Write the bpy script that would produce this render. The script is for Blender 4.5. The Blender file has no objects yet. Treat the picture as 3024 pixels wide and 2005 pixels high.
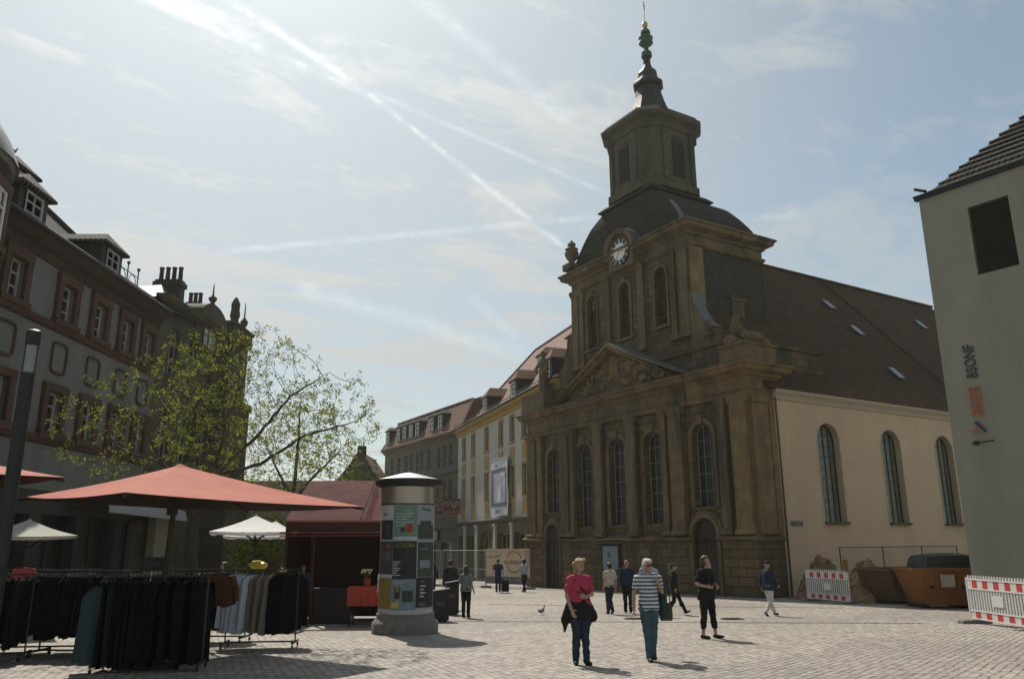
import bpy, bmesh, math, random
from mathutils import Vector, Matrix, Euler, noise, kdtree
PI = math.pi
R = math.radians
random.seed(11)
SC = bpy.context.scene
COL = SC.collection

# ---------------------------------------------------------------- camera
PITCH, ROLL, EYE = math.atan(599.5/2352), 0.005, 1.594
cam_d = bpy.data.cameras.new('camera')
cam_d.sensor_width, cam_d.lens = 36.0, 28.0
cam_d.clip_start, cam_d.clip_end = 0.1, 3000
cam = bpy.data.objects.new('camera', cam_d)
COL.objects.link(cam)
_f = Vector((0, math.cos(PITCH), math.sin(PITCH)))
_u0 = Vector((0, -math.sin(PITCH), math.cos(PITCH)))
_r0 = Vector((1, 0, 0))
_r = _r0*math.cos(ROLL) - _u0*math.sin(ROLL)
_u = _r0*math.sin(ROLL) + _u0*math.cos(ROLL)
cam.matrix_world = Matrix(((_r.x, _u.x, -_f.x, 0), (_r.y, _u.y, -_f.y, 0), (_r.z, _u.z, -_f.z, EYE), (0, 0, 0, 1)))
SC.camera = cam

# ---------------------------------------------------------------- light and exposure
SUN_AZ, SUN_EL = R(-24), R(49)          # azimuth measured from +Y towards +X
SUNV = Vector((math.sin(SUN_AZ)*math.cos(SUN_EL), math.cos(SUN_AZ)*math.cos(SUN_EL), math.sin(SUN_EL)))
ld = bpy.data.lights.new('sun', 'SUN')
ld.energy, ld.angle, ld.color = 5.0, R(0.6), (1.0, 0.93, 0.83)
lo = bpy.data.objects.new('sun', ld)
COL.objects.link(lo)
lo.rotation_euler = SUNV.to_track_quat('Z', 'Y').to_euler()
lo.location = SUNV*100
SC.view_settings.view_transform = 'Standard'
SC.view_settings.look = 'None'
SC.view_settings.exposure = 0.0
SC.view_settings.gamma = 1.0
SC.cycles.max_bounces = 6
SC.cycles.use_denoising = True
SC.cycles.transparent_max_bounces = 12

def pix_dir(x, y):
    "direction in the world towards a place in the sky (full-size photo pixels)"
    v = _f + _r*((x-1512)/2352) - _u*((y-1002.5)/2352)
    return v.normalized()

class NT:
    "small helper to write node trees"
    def __init__(s, tree):
        s.t = tree; s.n = tree.nodes; s.l = tree.links
    def node(s, typ, **kw):
        n = s.n.new(typ)
        for k, v in kw.items(): setattr(n, k, v)
        return n
    def put(s, sock, val):
        if isinstance(val, bpy.types.NodeSocket): s.l.new(val, sock)
        elif isinstance(val, (tuple, list)) and len(val) == 3 and sock.type == 'RGBA': sock.default_value = (*val, 1)
        else: sock.default_value = val
    def math(s, op, a, b=None, c=None, clamp=False):
        n = s.node('ShaderNodeMath', operation=op, use_clamp=clamp)
        s.put(n.inputs[0], a)
        if b is not None: s.put(n.inputs[1], b)
        if c is not None: s.put(n.inputs[2], c)
        return n.outputs[0]
    def vmath(s, op, a, b=None):
        n = s.node('ShaderNodeVectorMath', operation=op)
        s.put(n.inputs[0], a)
        if b is not None: s.put(n.inputs[1], b)
        return n.outputs['Value'] if op in ('DOT_PRODUCT', 'LENGTH') else n.outputs[0]
    def mix(s, fac, a, b, mode='MIX'):
        n = s.node('ShaderNodeMix', data_type='RGBA', blend_type=mode)
        s.put(n.inputs[0], fac); s.put(n.inputs[6], a); s.put(n.inputs[7], b)
        return n.outputs[2]
    def noise(s, vec, scale, detail=4, rough=0.55, dist=0.0):
        n = s.node('ShaderNodeTexNoise')
        if vec is not None: s.put(n.inputs['Vector'], vec)
        n.inputs['Scale'].default_value = scale; n.inputs['Detail'].default_value = detail
        n.inputs['Roughness'].default_value = rough; n.inputs['Distortion'].default_value = dist
        return n.outputs['Fac']
    def ramp(s, fac, p0, p1, smooth=True):
        n = s.node('ShaderNodeMapRange', interpolation_type='SMOOTHSTEP' if smooth else 'LINEAR')
        s.put(n.inputs[0], fac); n.inputs[1].default_value = p0; n.inputs[2].default_value = p1
        return n.outputs[0]
    def comb(s, x, y, z):
        n = s.node('ShaderNodeCombineXYZ')
        s.put(n.inputs[0], x); s.put(n.inputs[1], y); s.put(n.inputs[2], z)
        return n.outputs[0]
    def sep(s, v):
        n = s.node('ShaderNodeSeparateXYZ'); s.put(n.inputs[0], v)
        return n.outputs

# ---------------------------------------------------------------- sky: clear Nishita sky, thin cirrus on a flat layer, contrails
world = bpy.data.worlds.new('World')
SC.world = world
world.use_nodes = True
wt = NT(world.node_tree)
wt.n.clear()
tc = wt.node('ShaderNodeTexCoord')
DIR = wt.vmath('NORMALIZE', tc.outputs['Generated'])
sky = wt.node('ShaderNodeTexSky', sky_type='NISHITA')
sky.sun_disc = False
sky.sun_elevation, sky.sun_rotation = SUN_EL, SUN_AZ
sky.air_density, sky.dust_density, sky.ozone_density = 1.0, 0.25, 1.5
dx, dy, dz = wt.sep(DIR)
zz = wt.math('MAXIMUM', dz, 0.06)
px_, py_ = wt.math('DIVIDE', dx, zz), wt.math('DIVIDE', dy, zz)
ca, sa = math.cos(R(35)), math.sin(R(35))
lx = wt.math('ADD', wt.math('MULTIPLY', px_, ca), wt.math('MULTIPLY', py_, sa))
ly = wt.math('SUBTRACT', wt.math('MULTIPLY', py_, ca), wt.math('MULTIPLY', px_, sa))
big = wt.noise(wt.comb(px_, py_, 0.0), 0.9, 3, 0.5)
streak = wt.noise(wt.comb(wt.math('MULTIPLY', lx, 0.75), wt.math('MULTIPLY', ly, 1.35), 3.1), 1.7, 7, 0.58, 0.9)
fine = wt.noise(wt.comb(wt.math('MULTIPLY', lx, 1.0), wt.math('MULTIPLY', ly, 1.5), 7.0), 6.5, 7, 0.62, 0.8)
cir = wt.math('ADD', wt.math('MULTIPLY', streak, 0.6), wt.math('ADD', wt.math('MULTIPLY', big, 0.42), wt.math('MULTIPLY', fine, 0.30)))
cir = wt.ramp(cir, 0.42, 0.82)
# cirrus is thicker towards the sun side (left) than at the far right
side = wt.vmath('DOT_PRODUCT', DIR, tuple(pix_dir(500, 150)))
side = wt.ramp(side, 0.58, 0.98)
cover = wt.math('MULTIPLY', cir, wt.math('ADD', 0.62, wt.math('MULTIPLY', side, 0.50)), clamp=True)
cover = wt.math('MAXIMUM', cover, wt.math('ADD', 0.24, wt.math('MULTIPLY', side, 0.46)))
lowhaze = wt.math('MULTIPLY', wt.ramp(dz, 0.50, 0.0), 0.38)
cover = wt.math('MAXIMUM', cover, lowhaze)
wob = wt.noise(DIR, 38, 6, 0.7)
wobc = wt.math('SUBTRACT', wob, 0.5)
TRAIL = None
def contrail(a, b, w, strength, cov, puff=1.0):
    va, vb = pix_dir(*a), pix_dir(*b)
    nrm = va.cross(vb).normalized()
    mid = (va+vb).normalized()
    tang = nrm.cross(mid).normalized()
    half = math.asin(min(1, abs((vb-va).length/2)))
    d = wt.math('ABSOLUTE', wt.math('ADD', wt.vmath('DOT_PRODUCT', DIR, tuple(nrm)), wt.math('MULTIPLY', wobc, w*1.3*puff)))
    core = wt.ramp(d, w*1.5, w*0.1)
    t = wt.math('ABSOLUTE', wt.vmath('DOT_PRODUCT', DIR, tuple(tang)))
    ends = wt.ramp(t, math.sin(half)*1.02, math.sin(half)*0.86)
    front = wt.ramp(wt.vmath('DOT_PRODUCT', DIR, tuple(mid)), 0.2, 0.4)
    v = wt.math('MULTIPLY', wt.math('MULTIPLY', core, ends), wt.math('MULTIPLY', front, strength))
    v = wt.math('MULTIPLY', v, wt.math('ADD', 0.45, wt.ramp(wob, 0.30, 0.62)))
    global TRAIL
    TRAIL = v if TRAIL is None else wt.math('MAXIMUM', TRAIL, v)
    return wt.math('MAXIMUM', cov, v)
k = 3024/2365
def P(x, y): return (x*k, y*k)
cover = contrail(P(470, -40), P(905, 255), 0.0066, 0.70, cover)
cover = contrail(P(870, 232), P(1320, 585), 0.0046, 0.70, cover)
cover = contrail(P(250, -40), P(900, 240), 0.0052, 0.62, cover)
cover = contrail(P(840, 205), P(1420, 455), 0.0036, 0.55, cover, 0.6)
cover = contrail(P(920, -40), P(1330, 290), 0.0100, 0.52, cover)
cover = contrail(P(480, 585), P(1420, 498), 0.0046, 0.60, cover)
cover = contrail(P(1480, 522), P(1860, 495), 0.0045, 0.45, cover)
cover = contrail(P(670, 660), P(1220, 822), 0.0105, 0.52, cover)
cover = contrail(P(1080, 680), P(1200, 785), 0.008, 0.42, cover)
# the sheet of ice cloud scatters sunlight forward: brighter towards the sun
mu = wt.vmath('DOT_PRODUCT', DIR, tuple(SUNV))
glow = wt.math('POWER', wt.math('MAXIMUM', mu, 0.0), 6.0)
glow2 = wt.math('POWER', wt.math('MAXIMUM', mu, 0.0), 26.0)
cl = wt.math('ADD', 0.56, wt.math('ADD', wt.math('MULTIPLY', glow, 0.30), wt.math('MULTIPLY', glow2, 0.50)))
cl = wt.math('ADD', cl, wt.math('MULTIPLY', TRAIL, 0.15))
bg_sky = wt.node('ShaderNodeBackground'); wt.put(bg_sky.inputs[0], wt.mix(1.0, sky.outputs[0], (1.02, 1.04, 0.88), 'MULTIPLY')); bg_sky.inputs[1].default_value = 0.115
bg_cl = wt.node('ShaderNodeBackground'); bg_cl.inputs[0].default_value = (0.965, 1.0, 0.99, 1); wt.put(bg_cl.inputs[1], cl)
mixs = wt.node('ShaderNodeMixShader')
wt.put(mixs.inputs[0], cover); wt.l.new(bg_sky.outputs[0], mixs.inputs[1]); wt.l.new(bg_cl.outputs[0], mixs.inputs[2])
wo = wt.node('ShaderNodeOutputWorld')
wt.l.new(mixs.outputs[0], wo.inputs[0])

# ---------------------------------------------------------------- ground height
def gz(y):
    return -0.0245*y if y < 28 else -0.686-0.02*(y-28)

# ---------------------------------------------------------------- materials
MATS = {}
def mat(name, col, rough=0.8, var=0.25, scale=3.0, bump=0.0, bscale=None, metal=0.0, spec=0.4, stain=None, stain_amt=0.0, stain_scale=0.35, streaky=False, emis=None, transl=0.0):
    "plain surface with mottled value noise, optional vertical stains and bump"
    if name in MATS: return MATS[name]
    m = bpy.data.materials.new(name); m.use_nodes = True
    t = NT(m.node_tree); t.n.clear()
    tcn = t.node('ShaderNodeTexCoord'); oc = tcn.outputs['Object']
    b = t.node('ShaderNodeBsdfPrincipled')
    n1 = t.noise(oc, scale, 5, 0.6)
    lo_ = tuple(c*(1-var) for c in col); hi_ = tuple(min(1, c*(1+var)) for c in col)
    c = t.mix(t.ramp(n1, 0.25, 0.75, False), lo_, hi_)
    if stain:
        if streaky:
            x, y, z = t.sep(oc)
            v = t.comb(t.math('MULTIPLY', x, 1.0), t.math('MULTIPLY', y, 1.0), t.math('MULTIPLY', z, 0.16))
        else: v = oc
        n2 = t.noise(v, stain_scale, 6, 0.65)
        c = t.mix(t.math('MULTIPLY', t.ramp(n2, 0.42, 0.70), stain_amt), c, stain)
    t.put(b.inputs['Base Color'], c)
    b.inputs['Roughness'].default_value = rough
    b.inputs['Metallic'].default_value = metal
    b.inputs['Specular IOR Level'].default_value = spec
    if bump:
        bn = t.node('ShaderNodeBump'); bn.inputs['Strength'].default_value = 1.0; bn.inputs['Distance'].default_value = bump
        t.put(bn.inputs['Height'], t.noise(oc, bscale or scale*4, 4, 0.6)); t.put(b.inputs['Normal'], bn.outputs[0])
    out = t.node('ShaderNodeOutputMaterial')
    if transl:
        tr = t.node('ShaderNodeBsdfTranslucent'); t.put(tr.inputs[0], c)
        mx = t.node('ShaderNodeMixShader'); mx.inputs[0].default_value = transl
        t.l.new(b.outputs[0], mx.inputs[1]); t.l.new(tr.outputs[0], mx.inputs[2]); t.l.new(mx.outputs[0], out.inputs[0])
    else:
        t.l.new(b.outputs[0], out.inputs[0])
    MATS[name] = m
    return m

def brickmat(name, c1, c2, mortar, bw, bh, ms=0.012, rough=0.85, horiz=False, rot=0.0, bump=0.01, stain=None, stain_amt=0.4, stain_scale=0.3, offset=0.5, warp=0.0, streaky=False, spec=0.35, var=0.35, msm=0.1):
    "coursed blocks, tiles or setts"
    if name in MATS: return MATS[name]
    m = bpy.data.materials.new(name); m.use_nodes = True
    t = NT(m.node_tree); t.n.clear()
    tcn = t.node('ShaderNodeTexCoord'); oc = tcn.outputs['Object']
    x, y, z = t.sep(oc)
    if horiz:
        cr, sr = math.cos(rot), math.sin(rot)
        a = t.math('ADD', t.math('MULTIPLY', x, cr), t.math('MULTIPLY', y, sr))
        bb = t.math('SUBTRACT', t.math('MULTIPLY', y, cr), t.math('MULTIPLY', x, sr))
        v = t.comb(a, bb, 0.0)
    else:
        v = t.comb(t.math('ADD', x, y), z, 0.0)
    if warp:
        wn = t.node('ShaderNodeTexNoise'); t.put(wn.inputs['Vector'], oc); wn.inputs['Scale'].default_value = 0.35*3; wn.inputs['Detail'].default_value = 3
        off = t.vmath('SCALE', t.vmath('SUBTRACT', wn.outputs['Color'], (0.5, 0.5, 0.5))); off.node.inputs['Scale'].default_value = warp
        v = t.vmath('ADD', v, off)
    br = t.node('ShaderNodeTexBrick'); t.put(br.inputs['Vector'], v)
    br.offset = offset
    br.inputs['Scale'].default_value = 1.0
    br.inputs['Brick Width'].default_value = bw; br.inputs['Row Height'].default_value = bh
    br.inputs['Mortar Size'].default_value = ms; br.inputs['Mortar Smooth'].default_value = msm
    br.inputs['Color1'].default_value = (*c1, 1); br.inputs['Color2'].default_value = (*c2, 1); br.inputs['Mortar'].default_value = (*mortar, 1)
    n1 = t.noise(oc, 2.3, 6, 0.65)
    g = t.math('ADD', 1-var, t.math('MULTIPLY', n1, var*2))
    c = t.mix(1.0, br.outputs['Color'], t.comb(g, g, g), 'MULTIPLY')
    if stain:
        if streaky: sv = t.comb(x, y, t.math('MULTIPLY', z, 0.18))
        else: sv = oc
        n2 = t.noise(sv, stain_scale, 7, 0.68)
        c = t.mix(t.math('MULTIPLY', t.ramp(n2, 0.40, 0.68), stain_amt), c, stain)
    b = t.node('ShaderNodeBsdfPrincipled')
    t.put(b.inputs['Base Color'], c); b.inputs['Roughness'].default_value = rough; b.inputs['Specular IOR Level'].default_value = spec
    if bump:
        bn = t.node('ShaderNodeBump'); bn.inputs['Strength'].default_value = 1.0; bn.inputs['Distance'].default_value = bump
        hgt = t.math('ADD', t.math('SUBTRACT', 1.0, br.outputs['Fac']), t.math('MULTIPLY', t.noise(oc, 14, 4, 0.6), 0.5))
        t.put(bn.inputs['Height'], hgt); t.put(b.inputs['Normal'], bn.outputs[0])
    out = t.node('ShaderNodeOutputMaterial'); t.l.new(b.outputs[0], out.inputs[0])
    MATS[name] = m
    return m

SAND = (0.20, 0.150, 0.085)
M_stone = brickmat('sandstone_blocks', (0.150, 0.106, 0.056), (0.095, 0.068, 0.038), (0.034, 0.026, 0.015), 0.95, 0.42, 0.020, bump=0.02, stain=(0.034, 0.028, 0.018), stain_amt=0.8, stain_scale=0.55, streaky=True)
M_trim = mat('sandstone_trim', (0.138, 0.098, 0.052), 0.85, 0.35, 2.0, 0.01, stain=(0.034, 0.028, 0.018), stain_amt=0.8, stain_scale=0.8, streaky=True)
M_ochre = mat('ochre_sandstone', (0.185, 0.125, 0.055), 0.85, 0.35, 1.6, 0.01, stain=(0.05, 0.042, 0.028), stain_amt=0.65, stain_scale=0.6, streaky=True)
M_towerst = mat('dark_tower_stone', (0.085, 0.074, 0.050), 0.9, 0.35, 2.2, 0.01, stain=(0.02, 0.022, 0.018), stain_amt=0.6, stain_scale=0.7, streaky=True)
M_slate = brickmat('slate', (0.062, 0.055, 0.040), (0.040, 0.036, 0.028), (0.009, 0.009, 0.009), 0.30, 0.22, 0.01, rough=0.8, bump=0.012, spec=0.2)
M_slateroof = brickmat('slate_roof', (0.052, 0.048, 0.036), (0.034, 0.032, 0.025), (0.014, 0.013, 0.011), 0.32, 0.20, 0.012, rough=0.85, bump=0.02, spec=0.15)
M_slateshine = brickmat('glossy_slate', (0.12, 0.12, 0.125), (0.08, 0.082, 0.085), (0.03, 0.03, 0.03), 0.32, 0.20, 0.012, rough=0.5, bump=0.03, spec=0.45)
M_naveplaster = mat('pink_beige_render', (0.55, 0.405, 0.275), 0.92, 0.08, 0.8, 0.003, 20, stain=(0.45, 0.34, 0.235), stain_amt=0.5, stain_scale=0.5, streaky=True)
M_plastertrim = mat('pale_render_trim', (0.44, 0.37, 0.28), 0.9, 0.1, 2)
M_tiledark = brickmat('dark_roof_tiles', (0.135, 0.076, 0.040), (0.085, 0.051, 0.029), (0.022, 0.015, 0.012), 0.22, 0.26, 0.03, rough=0.9, bump=0.03, stain=(0.045, 0.034, 0.022), stain_amt=0.6, stain_scale=0.7, spec=0.1)
M_tilered = brickmat('red_roof_tiles', (0.34, 0.19, 0.145), (0.27, 0.14, 0.105), (0.09, 0.05, 0.04), 0.24, 0.22, 0.03, rough=0.85, bump=0.03, stain=(0.17, 0.12, 0.10), stain_amt=0.5, stain_scale=0.6, spec=0.25)
M_tilebrown = brickmat('brown_roof_tiles', (0.25, 0.13, 0.085), (0.18, 0.095, 0.063), (0.05, 0.03, 0.025), 0.22, 0.22, 0.03, rough=0.9, bump=0.03, stain=(0.10, 0.08, 0.06), stain_amt=0.6, stain_scale=0.8, spec=0.2)
M_tilegrey = brickmat('weathered_roof_tiles', (0.115, 0.105, 0.085), (0.08, 0.074, 0.06), (0.022, 0.02, 0.017), 0.20, 0.27, 0.05, rough=0.9, bump=0.05, stain=(0.05, 0.046, 0.04), stain_amt=0.6, stain_scale=1.2, spec=0.2)
M_lead = mat('lead_flashing', (0.12, 0.125, 0.125), 0.6, 0.25, 3, spec=0.5, metal=0.3)
M_copper = mat('verdigris_copper', (0.045, 0.080, 0.060), 0.6, 0.35, 5, metal=0.2)
M_gold = mat('gilded_metal', (0.50, 0.33, 0.13), 0.45, 0.15, 6, metal=0.9)
M_darkmetal = mat('dark_metal', (0.022, 0.023, 0.022), 0.5, 0.2, 5, metal=0.4)
M_steel = mat('galvanised_steel', (0.38, 0.38, 0.37), 0.4, 0.2, 6, metal=0.8)
M_glass = mat('dark_window_glass', (0.016, 0.018, 0.018), 0.08, 0.3, 2, spec=0.6)
M_churchglass = mat('old_church_glass', (0.022, 0.025, 0.02), 0.45, 0.3, 6, 0.01, spec=0.35)
M_leadglass = mat('leaded_glass', (0.115, 0.12, 0.095), 0.35, 0.35, 4, spec=0.6)
M_towerglass = mat('grey_leaded_glass', (0.17, 0.185, 0.19), 0.4, 0.4, 5, spec=0.6)
M_skyglass = mat('skylight_glass', (0.10, 0.13, 0.16), 0.25, 0.1, 5, spec=0.4)
M_mullion = mat('pale_mullions', (0.20, 0.21, 0.18), 0.6, 0.2, 5)
M_mullion_dark = mat('dark_mullions', (0.035, 0.032, 0.025), 0.6, 0.2, 5)
M_whitepaint = mat('white_window_paint', (0.68, 0.68, 0.64), 0.5, 0.1, 5)
M_door = mat('dark_wooden_door', (0.022, 0.017, 0.012), 0.6, 0.3, 6)
M_white = mat('white_enamel', (0.70, 0.68, 0.66), 0.5, 0.08, 5)
M_black = mat('black_paint', (0.012, 0.012, 0.012), 0.5, 0.2, 5)
M_whitewash = mat('white_plaster', (0.42, 0.40, 0.36), 0.9, 0.07, 1.2, 0.002, 20, stain=(0.33, 0.31, 0.27), stain_amt=0.4, stain_scale=0.8)
M_ochrepaint = mat('ochre_painted_stone', (0.35, 0.225, 0.065), 0.85, 0.15, 3, stain=(0.22, 0.15, 0.06), stain_amt=0.4)
M_greystone = brickmat('grey_brown_blocks', (0.115, 0.10, 0.07), (0.088, 0.076, 0.054), (0.06, 0.05, 0.036), 0.8, 0.4, 0.01, stain=(0.06, 0.055, 0.045), stain_amt=0.5, stain_scale=0.5)
M_leftplaster = mat('grey_render', (0.165, 0.166, 0.150), 0.92, 0.08, 1.2, 0.002, 20, stain=(0.10, 0.10, 0.095), stain_amt=0.5, stain_scale=0.6, streaky=True)
M_redstone = mat('red_painted_surround', (0.082, 0.042, 0.026), 0.85, 0.25, 3, stain=(0.04, 0.02, 0.013), stain_amt=0.5)
M_shopdark = mat('dark_shopfront', (0.016, 0.015, 0.012), 0.3, 0.4, 2)
M_greywall = mat('smooth_grey_render', (0.265, 0.252, 0.205), 0.92, 0.10, 0.7, 0.004, 25, stain=(0.19, 0.18, 0.135), stain_amt=0.55, stain_scale=0.5, streaky=True)
M_louvre = mat('dark_louvre', (0.024, 0.019, 0.012), 0.6, 0.3, 8)
M_slats = mat('brown_louvre_slats', (0.055, 0.042, 0.028), 0.6, 0.25, 8)
M_frieze = mat('dark_painted_cornice', (0.050, 0.030, 0.019), 0.9, 0.3, 2, stain=(0.03, 0.02, 0.014), stain_amt=0.6)
M_rack = mat('tarnished_chrome', (0.06, 0.06, 0.058), 0.28, 0.2, 6, metal=0.8)
M_concrete = mat('rough_concrete', (0.16, 0.155, 0.135), 0.95, 0.25, 6, 0.01)

# ---------------------------------------------------------------- mesh builder
class MB:
    def __init__(s): s.v = []; s.f = []; s.m = []
    def add(s, vs, fs, mi=0):
        o = len(s.v); s.v += [tuple(v) for v in vs]
        for f in fs: s.f.append(tuple(i+o for i in f)); s.m.append(mi)
        return s
    def box(s, x0, x1, y0, y1, z0, z1, mi=0):
        return s.add([(x0,y0,z0),(x1,y0,z0),(x1,y1,z0),(x0,y1,z0),(x0,y0,z1),(x1,y0,z1),(x1,y1,z1),(x0,y1,z1)],
                     [(0,3,2,1),(4,5,6,7),(0,1,5,4),(1,2,6,5),(2,3,7,6),(3,0,4,7)], mi)
    def beam(s, a, b, w, h=None, mi=0, up=(0,0,1)):
        a, b = Vector(a), Vector(b); h = h or w
        d = (b-a).normalized(); u = Vector(up)
        if abs(d.dot(u)) > 0.98: u = Vector((1,0,0))
        x = d.cross(u).normalized()*w/2; y = x.cross(d).normalized()*h/2
        vs = [a-x-y, a+x-y, a+x+y, a-x+y, b-x-y, b+x-y, b+x+y, b-x+y]
        return s.add(vs, [(0,1,2,3),(7,6,5,4),(0,4,5,1),(1,5,6,2),(2,6,7,3),(3,7,4,0)], mi)
    def prism(s, poly, axis, a0, a1, mi=0):
        "poly: 2-d points in the other two axes (in x,y,z order)"
        n = len(poly)
        def mk(p, a):
            q = list(p); q.insert(axis, a); return tuple(q)
        vs = [mk(p, a0) for p in poly] + [mk(p, a1) for p in poly]
        fs = [tuple(range(n))[::-1], tuple(range(n, 2*n))] + [(i, (i+1) % n, n+(i+1) % n, n+i) for i in range(n)]
        return s.add(vs, fs, mi)
    def rings(s, rings, mi=0, cap=True):
        n = len(rings[0]); o = len(s.v)
        s.v += [tuple(p) for r in rings for p in r]
        for k in range(len(rings)-1):
            for i in range(n):
                s.f.append((o+k*n+i, o+k*n+(i+1) % n, o+(k+1)*n+(i+1) % n, o+(k+1)*n+i)); s.m.append(mi)
        if cap:
            s.f.append(tuple(o+i for i in range(n))[::-1]); s.m.append(mi)
            s.f.append(tuple(o+(len(rings)-1)*n+i for i in range(n))); s.m.append(mi)
        return s
    def lathe(s, prof, cx=0, cy=0, n=16, rot=0, mi=0):
        return s.rings([[(cx+r*math.cos(rot+2*PI*i/n), cy+r*math.sin(rot+2*PI*i/n), z) for i in range(n)] for r, z in prof], mi)
    def rect(s, prof, cx, cy, mi=0, cap=True):
        "prof: (half x, half y, z) rings"
        return s.rings([[(cx-a, cy-b, z), (cx+a, cy-b, z), (cx+a, cy+b, z), (cx-a, cy+b, z)] for a, b, z in prof], mi, cap)
    def cham(s, prof, cx, cy, mi=0):
        "prof: (half, chamfer, z)"
        rs = []
        for a, c, z in prof:
            rs.append([(cx-a+c, cy-a, z), (cx+a-c, cy-a, z), (cx+a, cy-a+c, z), (cx+a, cy+a-c, z), (cx+a-c, cy+a, z), (cx-a+c, cy+a, z), (cx-a, cy+a-c, z), (cx-a, cy-a+c, z)])
        return s.rings(rs, mi)
    def tube(s, pts, rad, n=8, mi=0):
        pts = [Vector(p) for p in pts]
        if not isinstance(rad, (list, tuple)): rad = [rad]*len(pts)
        rs = []; ref = Vector((0.123, 0.71, 0.37)).normalized()
        for i, p in enumerate(pts):
            d = (pts[min(i+1, len(pts)-1)]-pts[max(i-1, 0)]).normalized()
            x = d.cross(ref)
            if x.length < 1e-3: x = d.cross(Vector((1, 0, 0)))
            x.normalize(); y = d.cross(x)
            rs.append([p+(x*math.cos(2*PI*k/n)+y*math.sin(2*PI*k/n))*rad[i] for k in range(n)])
        return s.rings(rs, mi)
    def ball(s, c, r, n=10, mi=0):
        rx, ry, rz = r if isinstance(r, (tuple, list)) else (r, r, r)
        rs = []
        for j in range(1, n):
            a = PI*j/n
            rs.append([(c[0]+rx*math.sin(a)*math.cos(2*PI*i/(n+2)), c[1]+ry*math.sin(a)*math.sin(2*PI*i/(n+2)), c[2]-rz*math.cos(a)) for i in range(n+2)])
        return s.rings(rs, mi)
    def build(s, name, mats, parent=None, smooth=False, loc=None):
        me = bpy.data.meshes.new(name)
        me.from_pydata(s.v, [], s.f); me.update()
        ms = mats if isinstance(mats, (list, tuple)) else [mats]
        for m in ms: me.materials.append(m)
        if len(ms) > 1: me.polygons.foreach_set('material_index', s.m)
        bm = bmesh.new(); bm.from_mesh(me); bmesh.ops.recalc_face_normals(bm, faces=bm.faces); bm.to_mesh(me); bm.free()
        if smooth:
            me.polygons.foreach_set('use_smooth', [True]*len(me.polygons))
            try: me.set_sharp_from_angle(angle=R(40))
            except Exception: pass
        o = bpy.data.objects.new(name, me); COL.objects.link(o)
        if parent is not None: o.parent = parent
        if loc is not None: o.location = loc
        return o

def tag(o, label=None, cat=None, group=None, kind=None):
    if label: o['label'] = label
    if cat: o['category'] = cat
    if group: o['group'] = group
    if kind: o['kind'] = kind
    return o
def thing(name, label, cat, loc=(0,0,0), rz=0, group=None):
    o = bpy.data.objects.new(name, None); COL.objects.link(o)
    o.empty_display_size = 0.2
    o.location = loc; o.rotation_euler = (0, 0, rz)
    return tag(o, label, cat, group)
def copy_tree(o, parent=None, loc=None, rz=None):
    c = o.copy(); COL.objects.link(c)
    if parent is not None: c.parent = parent
    if loc is not None: c.location = loc
    if rz is not None: c.rotation_euler = (0, 0, rz)
    for ch in list(o.children): copy_tree(ch, c)
    return c

def wall(mb, y0, y1, z0, z1, x, ops, reveal=0.3, mi=0, rmi=None, zt=None):
    """vertical wall sheet at local x (outside is -x) with openings (ya, yb, za, zb, arch); reveals run back to x+reveal.
    arch: 0 square head, 1 round head, 0..1 segmental rise share"""
    if rmi is None: rmi = mi
    ys = sorted(set([y0, y1] + [o[0] for o in ops] + [o[1] for o in ops])); zs = sorted(set([z0, z1] + [o[2] for o in ops] + [o[3] for o in ops]))
    for i in range(len(ys)-1):
        for j in range(len(zs)-1):
            cy, cz = (ys[i]+ys[i+1])/2, (zs[j]+zs[j+1])/2
            if any(o[0] < cy < o[1] and o[2] < cz < o[3] for o in ops): continue
            mb.add([(x, ys[i], zs[j]), (x, ys[i+1], zs[j]), (x, ys[i+1], zs[j+1]), (x, ys[i], zs[j+1])], [(0, 3, 2, 1)], mi)
    for o in ops:
        out = opening_outline(o)
        n = len(out)
        arch = o[4] if len(o) > 4 else 0
        if arch:
            yc = (o[0]+o[1])/2
            top = [p for p in out if p[1] > o[3]-1e-9 or True]
            arc = out[2:]       # from right spring over the top to left spring
            half = [p for p in arc if p[0] >= yc-1e-6]
            c = (o[1], o[3])
            for a, b in zip(half[:-1], half[1:]):
                mb.add([(x, *c), (x, *a), (x, *b)], [(0, 1, 2)], mi)
            half = [p for p in arc if p[0] <= yc+1e-6]
            c = (o[0], o[3])
            for a, b in zip(half[:-1], half[1:]):
                mb.add([(x, *c), (x, *a), (x, *b)], [(0, 1, 2)], mi)
        for i in range(n):
            a, b = out[i], out[(i+1) % n]
            mb.add([(x, *a), (x, *b), (x+reveal, *b), (x+reveal, *a)], [(0, 1, 2, 3)], rmi)

def opening_outline(o, inset=0.0, nseg=12):
    ya, yb, za, zb = o[0]+inset, o[1]-inset, o[2]+inset, o[3]-inset
    arch = o[4] if len(o) > 4 else 0
    if not arch: return [(ya, za), (yb, za), (yb, zb), (ya, zb)]
    r = (yb-ya)/2; rise = r*arch; zs = zb-rise; yc = (ya+yb)/2
    return [(ya, za), (yb, za)] + [(yc+r*math.cos(PI*i/nseg), zs+rise*math.sin(PI*i/nseg)) for i in range(nseg+1)]

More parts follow.
